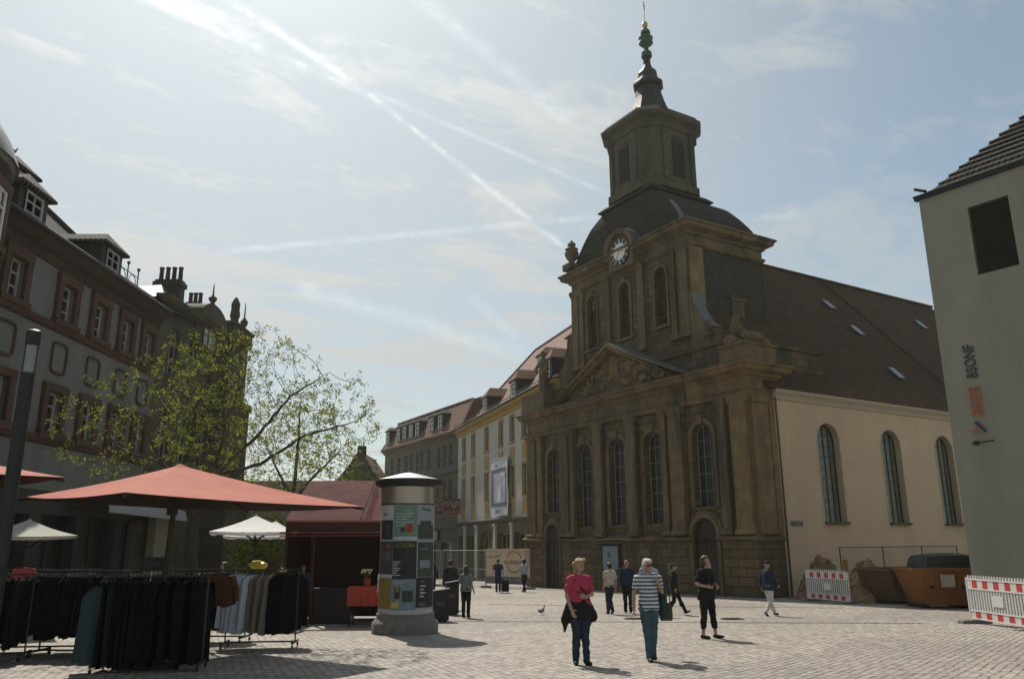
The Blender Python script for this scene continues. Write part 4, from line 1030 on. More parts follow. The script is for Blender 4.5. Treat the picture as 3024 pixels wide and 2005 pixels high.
mb = MB(); mb.lathe([(2.55, 11.6), (2.5, 11.75), (2.3, 12.25), (2.0, 12.75), (1.4, 13.3), (0.6, 13.65), (0.1, 13.75)], -0.2, -18.9, 28)
mb.build('oriel_dome', mat('weathered_zinc', (0.20, 0.20, 0.20), 0.45, 0.2, 3, metal=0.5), lb, True)
# street-level awning along the front
aw = thing('awning', 'long pale shop awning along the shopfronts behind the big red parasol', 'awning', (-16, 0, 0), PI)
mb = MB(); mb.add([(-0.05, -29.0, 3.55), (-0.05, -37.5, 3.4), (-1.6, -37.5, 2.75), (-1.6, -29.0, 2.95), (-1.6, -37.5, 2.55), (-1.6, -29.0, 2.72)], [(0, 1, 2, 3), (3, 2, 4, 5)])
mb.build('cloth', mat('pale_canvas', (0.42, 0.42, 0.44), 0.8, 0.08, 3, transl=0.25), aw)
mb = MB()
for y in (-29.1, -33, -37.4): mb.tube([(-0.02, y, 2.9), (-1.58, y, 2.85)], 0.025)
mb.build('arms', M_darkmetal, aw)
wbk = thing('shop_pier', 'pale plastered shopfront pier behind the red parasol pole', 'pier', (-15.9, 36.2, gz(36)))
mb = MB(); mb.box(0, 0.35, -0.6, 0.7, 0, 3.6); mb.box(-0.02, 0.42, -0.66, 0.76, 3.6, 3.85); mb.build('shaft', mat('pale_pier', (0.26, 0.24, 0.18), 0.9, 0.15), wbk)

# ================================================================ tall historic stone house beyond it
hb = thing('historic_stone_house', 'tall dark stone house with chimneys, slate roof and domed dormer behind the tree', 'building', (-16.0, 0, 0), PI)
M_hs = brickmat('dark_weathered_blocks', (0.10, 0.082, 0.05), (0.07, 0.058, 0.037), (0.04, 0.035, 0.026), 0.8, 0.4, 0.01, stain=(0.04, 0.037, 0.03), stain_amt=0.6, stain_scale=0.5)
mb = MB()
ops = []
for c in (36.6, 38.8, 41.0, 43.2):
    for z0 in (5.4, 9.3): ops.append((-c-.5, -c+.5, z0, z0+2.2, 0))
wall(mb, -45.3, -34.85, -1.0, 12.6, 0, ops, 0.3)
mb.add([(0, -45.3, -1.2), (10, -45.3, -1.2), (10, -45.3, 12.6), (0, -45.3, 12.6)], [(3, 2, 1, 0)])
mb.add([(0, -34.85, -1.2), (10, -34.85, -1.2), (10, -34.85, 12.6), (0, -34.85, 12.6)], [(0, 1, 2, 3)])
mb.build('wall', M_hs, hb)
for o in ops: window(hb, (o[0]+o[1])/2, o[2], 1.0, 2.2, 0, 0.2, 2, 3, M_mullion, M_glass, 0.05, 0.08)
mb = MB(); mb.box(-0.9, 0.0, -45.3, -41.5, 4.9, 9.0); mb.box(-1.0, 0, -45.4, -41.4, 8.9, 9.25); mb.box(-0.55, -0.001, -45.3, -42.6, 9.25, 12.6); mb.box(-1.25, -0.001, -45.2, -41.7, -1.2, 4.9); mb.box(-1.35, -0.001, -45.4, -41.5, 4.7, 5.0)
mb.build('bay', M_hs, hb)
mb = MB(); mb.prism([(0.3, 12.3), (-0.1, 12.35), (-0.35, 12.55), (-0.4, 12.75), (0.3, 12.8)], 1, -45.6, -34.85); mb.box(-0.7, 0.3, -45.5, -42.4, 12.6, 13.4); mb.box(-0.78, 0.3, -45.6, -42.3, 13.4, 13.55); mb.build('cornice', M_hs, hb)
mb = MB(); mb.add([(-0.3, -35.0, 12.0), (-0.3, -42.4, 12.8), (1.6, -40.3, 14.1), (1.3, -37.4, 14.0), (6.0, -35.0, 12.8), (6, -45, 12.8)], [(0, 1, 2, 3), (0, 3, 4), (3, 2, 5, 4), (1, 5, 2)])
mb.build('roof', M_slateshine, hb)
def chimney(y0, y1, x0, x1, z0, z1, n, h):
    mb = MB(); mb.box(x0, x1, y0, y1, z0, z1); mb.box(x0-.08, x1+.08, y0-.08, y1+.08, z1-.35, z1-.12)
    c = mb.build('chimney', M_louvre, hb)
    for q in range(n):
        xx = x0+(q+.5)*(x1-x0)/n; mb = MB(); mb.lathe([(0.12, z1), (0.10, z1+h-.1), (0.13, z1+h-.08), (0.12, z1+h)], xx, (y0+y1)/2, 10); mb.build('chimney_pot', M_louvre, c)
chimney(-38.9, -38.3, 0.75, 2.05, 12.0, 14.6, 4, 0.72)
chimney(-42.2, -41.6, 1.0, 1.8, 12.5, 14.4, 3, 0.6)
mb = MB()   # ironwork cresting
for y in (-35.2, -34.2, -33.2, -32.4): mb.tube([(1.4, y, 12.6), (1.4, y, 14.0)], 0.03, 6); mb.ball((1.4, y, 14.0), 0.08, 6)
for z in (13.6, 12.95): mb.tube([(1.4, -35.3, z), (1.4, -32.2, z)], 0.022, 6)
for y in (-34.7, -33.7, -32.8):
    mb.tube([(1.4, y+.33*math.cos(a*PI/6), 13.28+.3*math.sin(a*PI/6)) for a in range(13)], 0.018, 5)
mb.build('roof_railing', M_darkmetal, hb)
mb = MB(); mb.box(0.6, 5, -35.4, -32.0, 11.5, 12.7); mb.build('roof_terrace', M_slate, hb)
# domed dormer, finials
mb = MB(); mb.box(-0.15, 2.5, -41.9, -38.6, 11.4, 12.75)
for i in range(1): mb.rings([[(x_, -40.25+1.85*math.cos(PI*i/14), 12.75+(1.0*math.sin(PI*i/14))) for i in range(15)] for x_ in (-0.45, 2.8)])
dd = mb.build('dome_dormer', M_hs, hb)
window(dd, -40.25, 11.5, 1.5, 1.2, 0, -0.18, 2, 2, M_mullion, M_glass, 0.05, 0.08)
mb = MB()
def fin(x, y, z, h):
    mb.lathe([(0.22, z), (0.10, z+.18*h), (0.2, z+.28*h), (0.24, z+.36*h), (0.10, z+.46*h), (0.05, z+.5*h), (0.03, z+.9*h), (0.01, z+h)], x, y, 8)
fin(-0.2, -40.25, 13.7, 1.3); mb.build('finial', M_hs, hb); mb = MB(); fin(-0.3, -45.0, 13.5, 1.9); mb.build('finial', M_hs, hb); mb = MB()
mb.lathe([(0.28, 13.5), (0.22, 13.9), (0.3, 14.1), (0.24, 14.5), (0.26, 14.8), (0.12, 15.1), (0.05, 15.2)], -0.3, -43.4, 8)
mb.build('finial', M_hs, hb)

# ================================================================ distant houses across the end of the street
def gable_house(name, label, x0, x1, y0, y1, z0, ze, zr, axis, wm, rm, parts=True):
    h = thing(name, label, 'house', ((x0+x1)/2, (y0+y1)/2, z0))
    hx, hy = (x1-x0)/2, (y1-y0)/2; e, r_ = ze-z0, zr-z0
    mb = MB(); mb.box(-hx, hx, -hy, hy, 0, e)
    if axis == 'x': mb.prism([(-hy, e), (hy, e), (0, r_-.05)], 0, -hx, hx)
    else: mb.prism([(-hx, e), (hx, e), (0, r_-.05)], 1, -hy, hy)
    mb.build('wall', wm, h)
    o_ = 0.3; mb = MB()
    if axis == 'x':
        for s_ in (-1, 1): mb.add([(-hx-o_, s_*(hy+o_), e-.2), (hx+o_, s_*(hy+o_), e-.2), (hx+o_, 0, r_+.1), (-hx-o_, 0, r_+.1), (-hx-o_, s_*(hy+o_), e-.35), (hx+o_, s_*(hy+o_), e-.35), (hx+o_, 0, r_-.05), (-hx-o_, 0, r_-.05)], [(0, 1, 2, 3), (7, 6, 5, 4), (0, 4, 5, 1), (1, 5, 6, 2), (3, 2, 6, 7), (0, 3, 7, 4)])
    else:
        for s_ in (-1, 1): mb.add([(s_*(hx+o_), -hy-o_, e-.2), (s_*(hx+o_), hy+o_, e-.2), (0, hy+o_, r_+.1), (0, -hy-o_, r_+.1), (s_*(hx+o_), -hy-o_, e-.35), (s_*(hx+o_), hy+o_, e-.35), (0, hy+o_, r_-.05), (0, -hy-o_, r_-.05)], [(0, 1, 2, 3), (7, 6, 5, 4), (0, 4, 5, 1), (1, 5, 6, 2), (3, 2, 6, 7), (0, 3, 7, 4)])
    rf = mb.build('roof', rm, h)
    return h, rf
M_paleg = mat('gable_render', (0.11, 0.10, 0.082), 0.9, 0.1)
h1, r1 = gable_house('gabled_house', 'steep roofed house with dark gable at the end of the street', -17.5, -10.0, 72, 80, -1.7, 4.2, 9.6, 'y', M_paleg, M_tilebrown)
MB().box(-0.35, 0.35, -3.4, -2.7, 9.0, 11.9).build('chimney', M_louvre, r1)
window(h1, 0, 3.2, 1.0, 1.4, 0, 0, 2, 2).rotation_euler = (0, 0, R(90)); h1.children[-1].location = (0, -4.03, 3.2)
h2, r2 = gable_house('distant_house', 'low house with dark tiled roof behind the further tree', -25, -17.9, 66, 74, -1.6, 3.2, 6.8, 'x', M_paleg, M_tiledark)
h3, r3 = gable_house('distant_house', 'dark eaves-fronted house between the tree and the gabled house', -9.7, -5.2, 84, 92, -1.8, 5.0, 10.2, 'x', M_greystone, M_tilebrown)
MB().box(-1.5, -0.8, -1.0, -0.3, 10.0, 12.6).build('chimney', M_louvre, r3)
h4, r4 = gable_house('distant_house', 'broad house with brown roof closing the left side of the square', -34, -25.3, 58, 68, -1.5, 3.6, 6.6, 'x', M_hs, M_tiledark)
# ================================================================ trees
M_bark = mat('bark', (0.060, 0.050, 0.036), 0.9, 0.35, 8, 0.01)
def leafmat(name, c, tr):
    m = bpy.data.materials.new(name); m.use_nodes = True
    t = NT(m.node_tree); t.n.clear()
    oc = t.node('ShaderNodeTexCoord').outputs['Object']
    col = t.mix(t.ramp(t.noise(oc, 1.3, 4, 0.6), 0.3, 0.7), tuple(v*0.6 for v in c), tuple(v*1.35 for v in c))
    d = t.node('ShaderNodeBsdfDiffuse'); t.put(d.inputs[0], col)
    tr_ = t.node('ShaderNodeBsdfTranslucent'); t.put(tr_.inputs[0], t.mix(1.0, col, (1.5, 1.35, 0.7), 'MULTIPLY'))
    mx = t.node('ShaderNodeMixShader'); mx.inputs[0].default_value = tr
    t.l.new(d.outputs[0], mx.inputs[1]); t.l.new(tr_.outputs[0], mx.inputs[2])
    o = t.node('ShaderNodeOutputMaterial'); t.l.new(mx.outputs[0], o.inputs[0])
    return m
M_leaf = leafmat('spring_leaves', (0.140, 0.172, 0.050), 0.55)
M_leafd = leafmat('shrub_leaves', (0.050, 0.070, 0.020), 0.35)

def colonize(base, limbs, attractors, step=0.28, infl=1.6, kill=0.42, iters=160, seed=1, trop=(0, 0, 0.0)):
    rnd = random.Random(seed)
    nodes = []; par = []
    for chain in limbs:
        prev = None
        pts = [Vector(p) for p in chain]
        # find existing node near the chain's first point
        start = None
        for i, q in enumerate(nodes):
            if (q-pts[0]).length < 0.05: start = i
        if start is None: nodes.append(pts[0]); par.append(-1); start = len(nodes)-1
        prev = start
        for a, b in zip(pts[:-1], pts[1:]):
            n = max(1, int((b-a).length/step))
            for k_ in range(1, n+1):
                p = a.lerp(b, k_/n)+(Vector((rnd.uniform(-1, 1), rnd.uniform(-1, 1), rnd.uniform(-.5, .5)))*0.03 if k_ < n else Vector((0, 0, 0)))
                nodes.append(p); par.append(prev); prev = len(nodes)-1
    att = [Vector(a) for a in attractors]; trop = Vector(trop)
    alive = [True]*len(att)
    for it in range(iters):
        kd = kdtree.KDTree(len(nodes))
        for i, q in enumerate(nodes): kd.insert(q, i)
        kd.balance()
        acc = {}
        for i, a in enumerate(att):
            if not alive[i]: continue
            co, idx, dist = kd.find(a)
            if dist < kill: alive[i] = False; continue
            if dist < infl or it > iters*0.2 and dist < infl*2.5: acc.setdefault(idx, Vector((0, 0, 0))); acc[idx] += (a-co).normalized()
        if not acc: break
        n0 = len(nodes)
        for idx, v in acc.items():
            d = (v.normalized()+trop+Vector((rnd.uniform(-1, 1), rnd.uniform(-1, 1), rnd.uniform(-1, 1)))*0.15).normalized()
            q = nodes[idx]+d*step
            c2, i2, d2 = kd.find(q)
            if d2 < step*0.55: continue
            nodes.append(q); par.append(idx)
        if len(nodes) == n0: break
    return nodes, par

def tree(name, label, loc, limbs, attractors, r0, seed, leaf=0.075, per=7, leafm=None, step=0.28, kill=0.42, rt=0.010, pw=2.3, group=None, spread=0.12, trop=(0, 0, 0.05), cat='tree', infl=1.6, density=1.0):
    nodes, par = colonize(None, limbs, attractors, step=step, kill=kill, seed=seed, trop=trop, infl=infl)
    rnd = random.Random(seed+7)
    N = len(nodes); kids = [[] for _ in range(N)]
    for i, p in enumerate(par):
        if p >= 0: kids[p].append(i)
    rad = [0.0]*N
    for i in range(N-1, -1, -1):
        rad[i] = rt if not kids[i] else sum(rad[c]**pw for c in kids[i])**(1/pw)
    mxr = max(rad); rad = [rt+(r0-rt)*(max(0.0, r-rt)/(mxr-rt))**1.5 for r in rad]
    tip = [0]*N
    for i in range(N-1, -1, -1):
        if kids[i]: tip[i] = 1+max(tip[c] for c in kids[i])
    root = thing(name, label, cat, loc, 0, group)
    mt, mc = MB(), MB()
    thick = r0*0.45
    def chain(i0):
        "follow the thickest child to make one long tube"
        pts = [nodes[par[i0]]] if par[i0] >= 0 else []
        rr = [min(rad[par[i0]], rad[i0]*1.25)] if par[i0] >= 0 else []
        i = i0; starts = []
        while True:
            pts.append(nodes[i]); rr.append(rad[i])
            if not kids[i]: break
            ks = sorted(kids[i], key=lambda c: -rad[c]); starts += ks[1:]; i = ks[0]
        rr[-1] *= 0.5
        if len(pts) > 1: (mt if rr[0] > thick else mc).tube(pts, rr, 8 if rr[0] > 0.05 else 5 if rr[0] > 0.02 else 3)
        return starts
    stack = [i for i, p in enumerate(par) if p < 0]
    while stack:
        stack += chain(stack.pop())
    mt.build('trunk', M_bark, root, True)
    mc.build('branches', M_bark, root, True)
    lv = MB()
    for i in range(N):
        if tip[i] > 3: continue
        if rnd.random() > density: continue
        p = nodes[i]
        for q in range(rnd.randint(1, 2)):
            c = p+Vector((rnd.gauss(0, spread), rnd.gauss(0, spread), rnd.gauss(0, spread)))
            for s_ in range(per):
                d = Vector((rnd.gauss(0, 1), rnd.gauss(0, 1), rnd.gauss(0.2, 1))).normalized()
                o = c+d*rnd.uniform(0.0, 0.06)
                sd = d.cross(Vector((rnd.gauss(0, 1), rnd.gauss(0, 1), rnd.gauss(0, 1)))).normalized()
                L = leaf*rnd.uniform(0.6, 1.3)
                lv.add([o, o+d*L*0.5+sd*L*0.28, o+d*L, o+d*L*0.5-sd*L*0.28], [(0, 1, 2, 3)])
    lv.build('foliage', leafm or M_leaf, root)
    return root

def blob(rnd, c, r, n):
    out = []
    while len(out) < n:
        v = Vector((rnd.uniform(-1, 1), rnd.uniform(-1, 1), rnd.uniform(-1, 1)))
        if v.length < 1: out.append((c[0]+v.x*r[0], c[1]+v.y*r[1], c[2]+v.z*r[2]))
    return out
rnd = random.Random(3)
# big spreading tree: trunk under the red parasol, crown reaching far to the left and right
tb = (-7.35, 19.0)
att = blob(rnd, (-1.45, 0, 4.7), (2.2, 2.0, 1.5), 420)+blob(rnd, (0.3, 0.2, 5.0), (1.5, 1.7, 2.2), 950)+blob(rnd, (1.3, 0, 5.7), (1.6, 1.4, 1.6), 560)+blob(rnd, (2.6, 0.1, 5.0), (1.8, 1.4, 1.35), 520)+blob(rnd, (-0.2, 0, 6.2), (1.6, 1.4, 1.0), 300)
limbs = [[(0, 0, 0), (-0.03, 0, 1.2), (-0.1, 0, 2.4), (-0.25, 0, 3.1)],
         [(-0.25, 0, 3.1), (-0.9, -0.1, 3.9), (-1.5, -0.1, 4.9), (-2.1, 0, 5.6)],
         [(-0.25, 0, 3.1), (-0.5, 0.4, 4.2), (-0.5, 0.6, 5.4), (-0.2, 0.5, 6.3)],
         [(-0.1, 0, 2.4), (0.35, -0.2, 3.6), (0.6, -0.3, 4.9), (0.9, -0.2, 5.9)],
         [(0.35, -0.2, 3.6), (1.2, -0.2, 4.4), (2.0, -0.1, 5.5), (2.9, 0, 6.1)],
         [(0.35, -0.2, 3.6), (1.3, 0.2, 3.9), (2.3, 0.3, 4.6), (3.4, 0.3, 4.9)],
         [(-0.9, -0.1, 3.9), (-1.8, -0.2, 4.2), (-2.7, -0.2, 4.9), (-3.3, -0.2, 5.1)]]
tree('spreading_tree', 'large spreading spring tree rising behind the big red parasol', (tb[0], tb[1], gz(tb[1])), limbs, att, 0.14, 4, leaf=0.058, per=8, rt=0.005, step=0.15, kill=0.24, spread=0.07)
# smaller tree beyond
rnd = random.Random(8)
t2 = (-9.15, 34.0)
att = blob(rnd, (0.0, 0, 6.3), (2.3, 2.2, 2.7), 1000)+blob(rnd, (1.2, 0, 5.6), (1.7, 1.6, 1.6), 300)
limbs = [[(0, 0, 0), (0.05, 0, 2), (-0.05, 0, 4.2), (0.0, 0, 6.5), (0, 0, 8.2)], [(-0.05, 0, 4.2), (0.8, 0, 5.2), (1.8, 0, 6.2)], [(-0.05, 0, 4.2), (-0.8, 0.3, 5.3), (-1.4, 0.3, 6.4)]]
tree('upright_tree', 'slender upright tree in pale new leaf behind the red stall roof', (t2[0], t2[1], gz(34)), limbs, att, 0.15, 9, leaf=0.11, per=6, rt=0.008, step=0.24, kill=0.33, spread=0.11)
# dense round tree in front of the gabled house, shrubs further back
rnd = random.Random(12)
att = blob(rnd, (0, 0, 6.6), (1.9, 1.8, 1.6), 400)
tree('leafy_tree', 'bushy green tree in front of the gabled house', (-10.0, 56.0, gz(56)), [[(0, 0, 0), (0, 0, 2.5), (0.1, 0, 5.6)]], att, 0.16, 13, leaf=0.20, per=9, leafm=M_leafd, rt=0.014, step=0.4, kill=0.5, spread=0.28)
def shrub(label, loc, r, seed, n=900, leaf=0.14, m=None):
    rnd = random.Random(seed); root = thing('shrub', label, 'shrub', loc, 0, 'green shrubs below the further tree')
    mb = MB(); st = MB()
    for q in range(9):
        a = rnd.uniform(0, 2*PI); st.tube([(0, 0, 0), (r[0]*.4*math.cos(a), r[1]*.4*math.sin(a), r[2]*.9), (r[0]*.7*math.cos(a), r[1]*.7*math.sin(a), r[2]*1.5)], [0.04, 0.03, 0.01], 5)
    st.build('stems', M_bark, root)
    lumps = [(Vector((rnd.uniform(-.7, .7)*r[0], rnd.uniform(-.7, .7)*r[1], r[2]*rnd.uniform(.5, 1.5))), rnd.uniform(.3, .6)) for _ in range(14)]
    for q in range(n):
        c, s_ = rnd.choice(lumps)
        d = Vector((rnd.gauss(0, 1), rnd.gauss(0, 1), rnd.gauss(0, 1))).normalized()
        o = c+Vector((d.x*r[0]*s_, d.y*r[1]*s_, d.z*r[2]*s_))*rnd.uniform(.6, 1.1)
        if o.z < 0: continue
        sd = d.cross(Vector((rnd.gauss(0, 1), rnd.gauss(0, 1), rnd.gauss(0, 1)))).normalized(); L = leaf*rnd.uniform(.6, 1.4); d2 = (d+Vector((rnd.gauss(0, .5), rnd.gauss(0, .5), rnd.gauss(0, .5)))).normalized()
        mb.add([o, o+d2*L*.5+sd*L*.35, o+d2*L, o+d2*L*.5-sd*L*.35], [(0, 1, 2, 3)])
    mb.build('foliage', m or M_leafd, root)
    return root
shrub('tall green shrub left of the red stall roof', (-12.2, 42, gz(42)), (1.9, 1.2, 2.6), 21, 2600, 0.16)
shrub('dark green shrub behind the white parasol', (-9.6, 31, gz(31)), (1.5, 1.0, 1.55), 22, 1600, 0.12)
shrub('low wide shrub between the historic stone house and the further tree', (-16.5, 50, gz(50)), (2.4, 1.2, 2.4), 23, 2000, 0.18)

# ================================================================ parasols
M_red = mat('red_canvas', (0.42, 0.125, 0.085), 0.8, 0.12, 1.6, 0.03, 2.2, spec=0.2, stain=(0.33, 0.10, 0.07), stain_amt=0.5, stain_scale=1.2, transl=0.03)
M_wcanvas = mat('white_canvas', (0.74, 0.73, 0.71), 0.8, 0.06, 3, 0.004, 8, transl=0.15)
M_undershade = mat('parasol_underside_shade', (0.045, 0.018, 0.012), 0.9, 0.2, 3)  # shade of the parasol underside put into a dark colour
M_wood = mat('dark_parasol_wood', (0.035, 0.025, 0.016), 0.6, 0.3, 8)
def parasol(label, corners, apex, pole_base, m, group, name='parasol', drop=0.0, rb=0.045, vent=True, shade_layer=None):
    r = thing(name, label, 'parasol', pole_base, 0, group); O_ = Vector(pole_base)
    cs = [Vector(c)-O_ for c in corners]; ap = Vector(apex)-O_
    n = len(cs); mb = MB(); K = 8
    for i in range(n):
        a, b = cs[i], cs[(i+1) % n]
        g = []
        for j in range(K+1):
            row = []
            for k_ in range(K+1):
                s_ = k_/K; t_ = j/K
                e = a.lerp(b, s_); p = ap.lerp(e, t_)
                sag = 0.05*math.sin(PI*s_)*t_*(1.0); p = p-Vector((0, 0, sag))+(ap-e).normalized()*0.10*math.sin(PI*s_)*t_*0.6
                p.z -= 0.04*math.sin(PI*t_)*(1-math.sin(PI*s_)*0.4)
                row.append(p)
            g.append(row)
        vs = [p for row in g for p in row]
        fs = []
        for j in range(K):
            for k_ in range(K):
                if j == 0: fs.append((k_, (K+1)+k_, (K+1)+k_+1))
                else: fs.append((j*(K+1)+k_, (j+1)*(K+1)+k_, (j+1)*(K+1)+k_+1, j*(K+1)+k_+1))
        mb.add(vs, fs)
    mb.build('canopy', m, r, True)
    if shade_layer:
        ml = MB(); ml.add([Vector(v)+Vector((0, 0, -0.014)) for v in mb.v], mb.f); ml.build('canopy_shade_layer', shade_layer, r, True)  # dark sheet added under the canopy to deepen the shade there
    if drop:
        mb = MB()
        for i in range(n):
            a, b = cs[i], cs[(i+1) % n]; m_ = 10
            t0 = [a.lerp(b, q/m_)-Vector((0, 0, 0.05*math.sin(PI*q/m_))) for q in range(m_+1)]
            t1 = [p-Vector((0, 0, drop)) for p in t0]
            mb.add(t0+t1, [(q, q+1, m_+2+q, m_+1+q) for q in range(m_)])
        mb.build('valance', m, r)
    for i in range(n):
        mb = MB(); mb.beam(ap-Vector((0, 0, 0.12)), cs[i]-Vector((0, 0, 0.05)), 0.035, 0.05); mb.build('rib', M_wood, r)
    for i in range(n):
        mb = MB(); mid = ap.lerp(cs[i], 0.5)-Vector((0, 0, 0.09)); mb.beam(Vector((ap.x*0.6, ap.y*0.6, ap.z-0.75)), mid, 0.028, 0.035); mb.build('strut', M_wood, r)
    mb = MB(); mb.tube([(0, 0, 0.08), (ap.x*.6, ap.y*.6, ap.z*0.6), (ap.x, ap.y, ap.z-0.05)], rb, 10); mb.tube([(ap.x*.6, ap.y*.6, ap.z-0.85), (ap.x*.6, ap.y*.6, ap.z-0.65)], rb*2, 10); mb.build('pole', M_wood, r)
    mb = MB(); mb.box(-0.45, 0.45, -0.45, 0.45, 0, 0.10); mb.lathe([(0.10, 0.1), (0.09, 0.4)], n=12); mb.build('base', M_darkmetal, r)
    if vent:
        mb = MB(); q = [ap+(c-ap)*0.07+Vector((0, 0, -0.02)) for c in cs]; mb.add(q+[ap+Vector((0, 0, 0.03))], [(i, (i+1) % n, n) for i in range(n)]); mb.build('cap', m, r)
    return r
PC = [(-5.25, 10.95, 2.28), (-2.87, 15.62, 2.28), (-5.9, 18.1, 2.33), (-8.2, 13.4, 2.345)]
parasol('big red market parasol over the clothes racks', PC, (-5.80, 14.0, 2.93), (-5.95, 14.0, gz(14.0)), M_red, 'red market parasols', shade_layer=M_undershade)
parasol('second red parasol, mostly cut off by the left edge of the picture', [(-10.2, 9.7, 2.75), (-6.95, 12.5, 2.61), (-10.5, 16.0, 2.7), (-13.6, 13, 2.7)], (-10.3, 12.9, 3.3), (-10.3, 12.9, gz(12.9)), M_red, 'red market parasols', shade_layer=M_undershade)
def sq(cx, cy, h, z, rot):
    return [(cx+h*1.414*math.cos(rot+PI/4+i*PI/2), cy+h*1.414*math.sin(rot+PI/4+i*PI/2), z) for i in range(4)]
parasol('white square parasol beside the red market stall', sq(-7.7, 24.6, 1.22, 1.95, 0.25), (-7.75, 24.6, 2.42), (-7.7, 24.6, gz(24.6)), M_wcanvas, 'white parasols', drop=0.07, rb=0.03)
parasol('white parasol standing behind the other white one', sq(-8.6, 28.6, 1.2, 1.86, 0.1), (-8.3, 28.6, 2.36), (-8.6, 28.6, gz(28.6)), M_wcanvas, 'white parasols', drop=0.06, rb=0.03)
parasol('pale beige parasol seen under the left red one', sq(-12.2, 20.6, 1.1, 1.82, 0.5), (-12.2, 20.6, 2.22), (-12.2, 20.6, gz(20.6)), mat('beige_canvas', (0.42, 0.40, 0.34), 0.8, 0.08, 3, transl=0.1), 'white parasols', drop=0.06, rb=0.03)

# ================================================================ red market stall
M_stallroof = mat('red_stall_tarpaulin', (0.31, 0.125, 0.11), 0.7, 0.12, 2.5, 0.01, 3)
M_stallred = mat('dark_red_boards', (0.055, 0.014, 0.009), 0.7, 0.2, 4)
M_redbright = mat('red_table_cloth', (0.42, 0.055, 0.03), 0.6, 0.12, 4)
st = thing('market_stall', 'red roofed market stall with dark interior left of the advertising column', 'stall', (-5.1, 23.4, gz(23.4)))
Zs = 0.573
mb = MB()
# roof sheet leaning back from the front eave, with a seam and thickness
fl, frr, bl, br_ = (-1.38, -0.15, 2.25+Zs), (1.75, -0.15, 2.23+Zs), (-1.0, 0.9, 3.41+Zs+.02), (1.6, 0.9, 3.40+Zs+.02)
mb.add([fl, frr, br_, bl, (fl[0], fl[1], fl[2]-.05), (frr[0], frr[1], frr[2]-.05), (br_[0], br_[1], br_[2]-.05), (bl[0], bl[1], bl[2]-.05), (1.7, 2.6, 2.3+Zs), (-1.3, 2.6, 2.3+Zs)],
       [(0, 1, 2, 3), (7, 6, 5, 4), (0, 4, 5, 1), (1, 5, 6, 2), (3, 7, 4, 0), (3, 2, 8, 9)])
mb.build('roof', M_stallroof, st)
mb = MB(); mb.beam((0.75, -0.17, 2.26+Zs), (0.98, 0.88, 3.43+Zs), 0.025, 0.02); mb.build('roof_seam', M_stallred, st)
mb = MB(); mb.box(-1.36, 1.72, -0.14, -0.08, 1.93+Zs, 2.22+Zs); mb.build('fascia', M_stallred, st)
mb = MB(); mb.box(-1.5, 1.72, -0.22, -0.12, 1.88+Zs, 1.92+Zs); mb.box(-1.5, 1.72, -0.20, -0.12, 1.80+Zs, 1.825+Zs); mb.build('front_rails', mat('worn_red_rails', (.20, .06, .04), .5), st)
mb = MB(); mb.box(-1.35, 1.7, 2.45, 2.55, 0, 2.3+Zs); mb.box(-1.35, -1.28, 0, 2.45, 0, 2.3+Zs); mb.box(1.62, 1.69, 0, 2.45, 0, 2.3+Zs); mb.build('stall_walls', M_stallred, st)
for x in (-1.33, -0.55, 1.66):
    MB().box(x-.04, x+.04, -0.1, -0.02, 0, 2.0+Zs).build('post', M_stallred, st)
mb = MB(); mb.box(-0.6, 0.55, 0.0, 0.6, 0, 0.95); mb.build('counter', M_shopdark, st)
M_seedtext = mat('stall_letters', (0.35, 0.3, 0.22), 0.7)
text_obj('B', 0.22, M_seedtext, st, (1.58, -0.15, 2.07+Zs), (PI/2, 0, 0))
def table(label, x, y, w, d, h, m, grp='red market tables'):
    t = thing('market_table', label, 'table', (x, y, gz(y)), 0, grp)
    MB().box(-w/2, w/2, -d/2, d/2, h-.03, h).build('table_top', m, t)
    mb = MB(); n = 14
    for (ax, ay, bx_, by) in ((-w/2, -d/2, w/2, -d/2), (w/2, -d/2, w/2, d/2), (-w/2, d/2, -w/2, -d/2)):
        nx_, ny_ = (by-ay), -(bx_-ax); L = math.hypot(nx_, ny_); nx_, ny_ = nx_/L, ny_/L
        t0 = [(ax+(bx_-ax)*q/n+nx_*.006, ay+(by-ay)*q/n+ny_*.006, h) for q in range(n+1)]
        t1 = [(ax+(bx_-ax)*q/n+nx_*(.02+.015*math.sin(q*2.2)), ay+(by-ay)*q/n+ny_*(.02+.015*math.sin(q*2.2)), h-0.48) for q in range(n+1)]
        mb.add(t0+t1, [(q, q+1, n+2+q, n+1+q) for q in range(n)])
    mb.build('cloth', m, t)
    for sx in (-1, 1):
        for sy in (-1, 1): MB().tube([(sx*(w/2-.06), sy*(d/2-.06), 0), (sx*(w/2-.06), sy*(d/2-.06), h-.03)], .02).build('leg', M_darkmetal, t)
    return t
table('red clothed table with potted flowers beside the advertising column', -3.95, 22.6, 0.95, 0.7, 1.02, M_redbright)
table('red clothed table half hidden behind the dark hanging clothes', -5.95, 21.4, 0.8, 0.7, 1.08, M_redbright)
table('long dark red table at the back under the parasol', -8.2, 19.6, 1.9, 0.7, 1.0, M_stallred)
M_pot = mat('terracotta_pot', (0.30, 0.06, 0.03), 0.7); M_flower = mat('cream_flowers', (0.62, 0.55, 0.33), 0.8, 0.2); M_fleaf = mat('plant_green', (0.06, 0.09, 0.02), 0.8, 0.3)
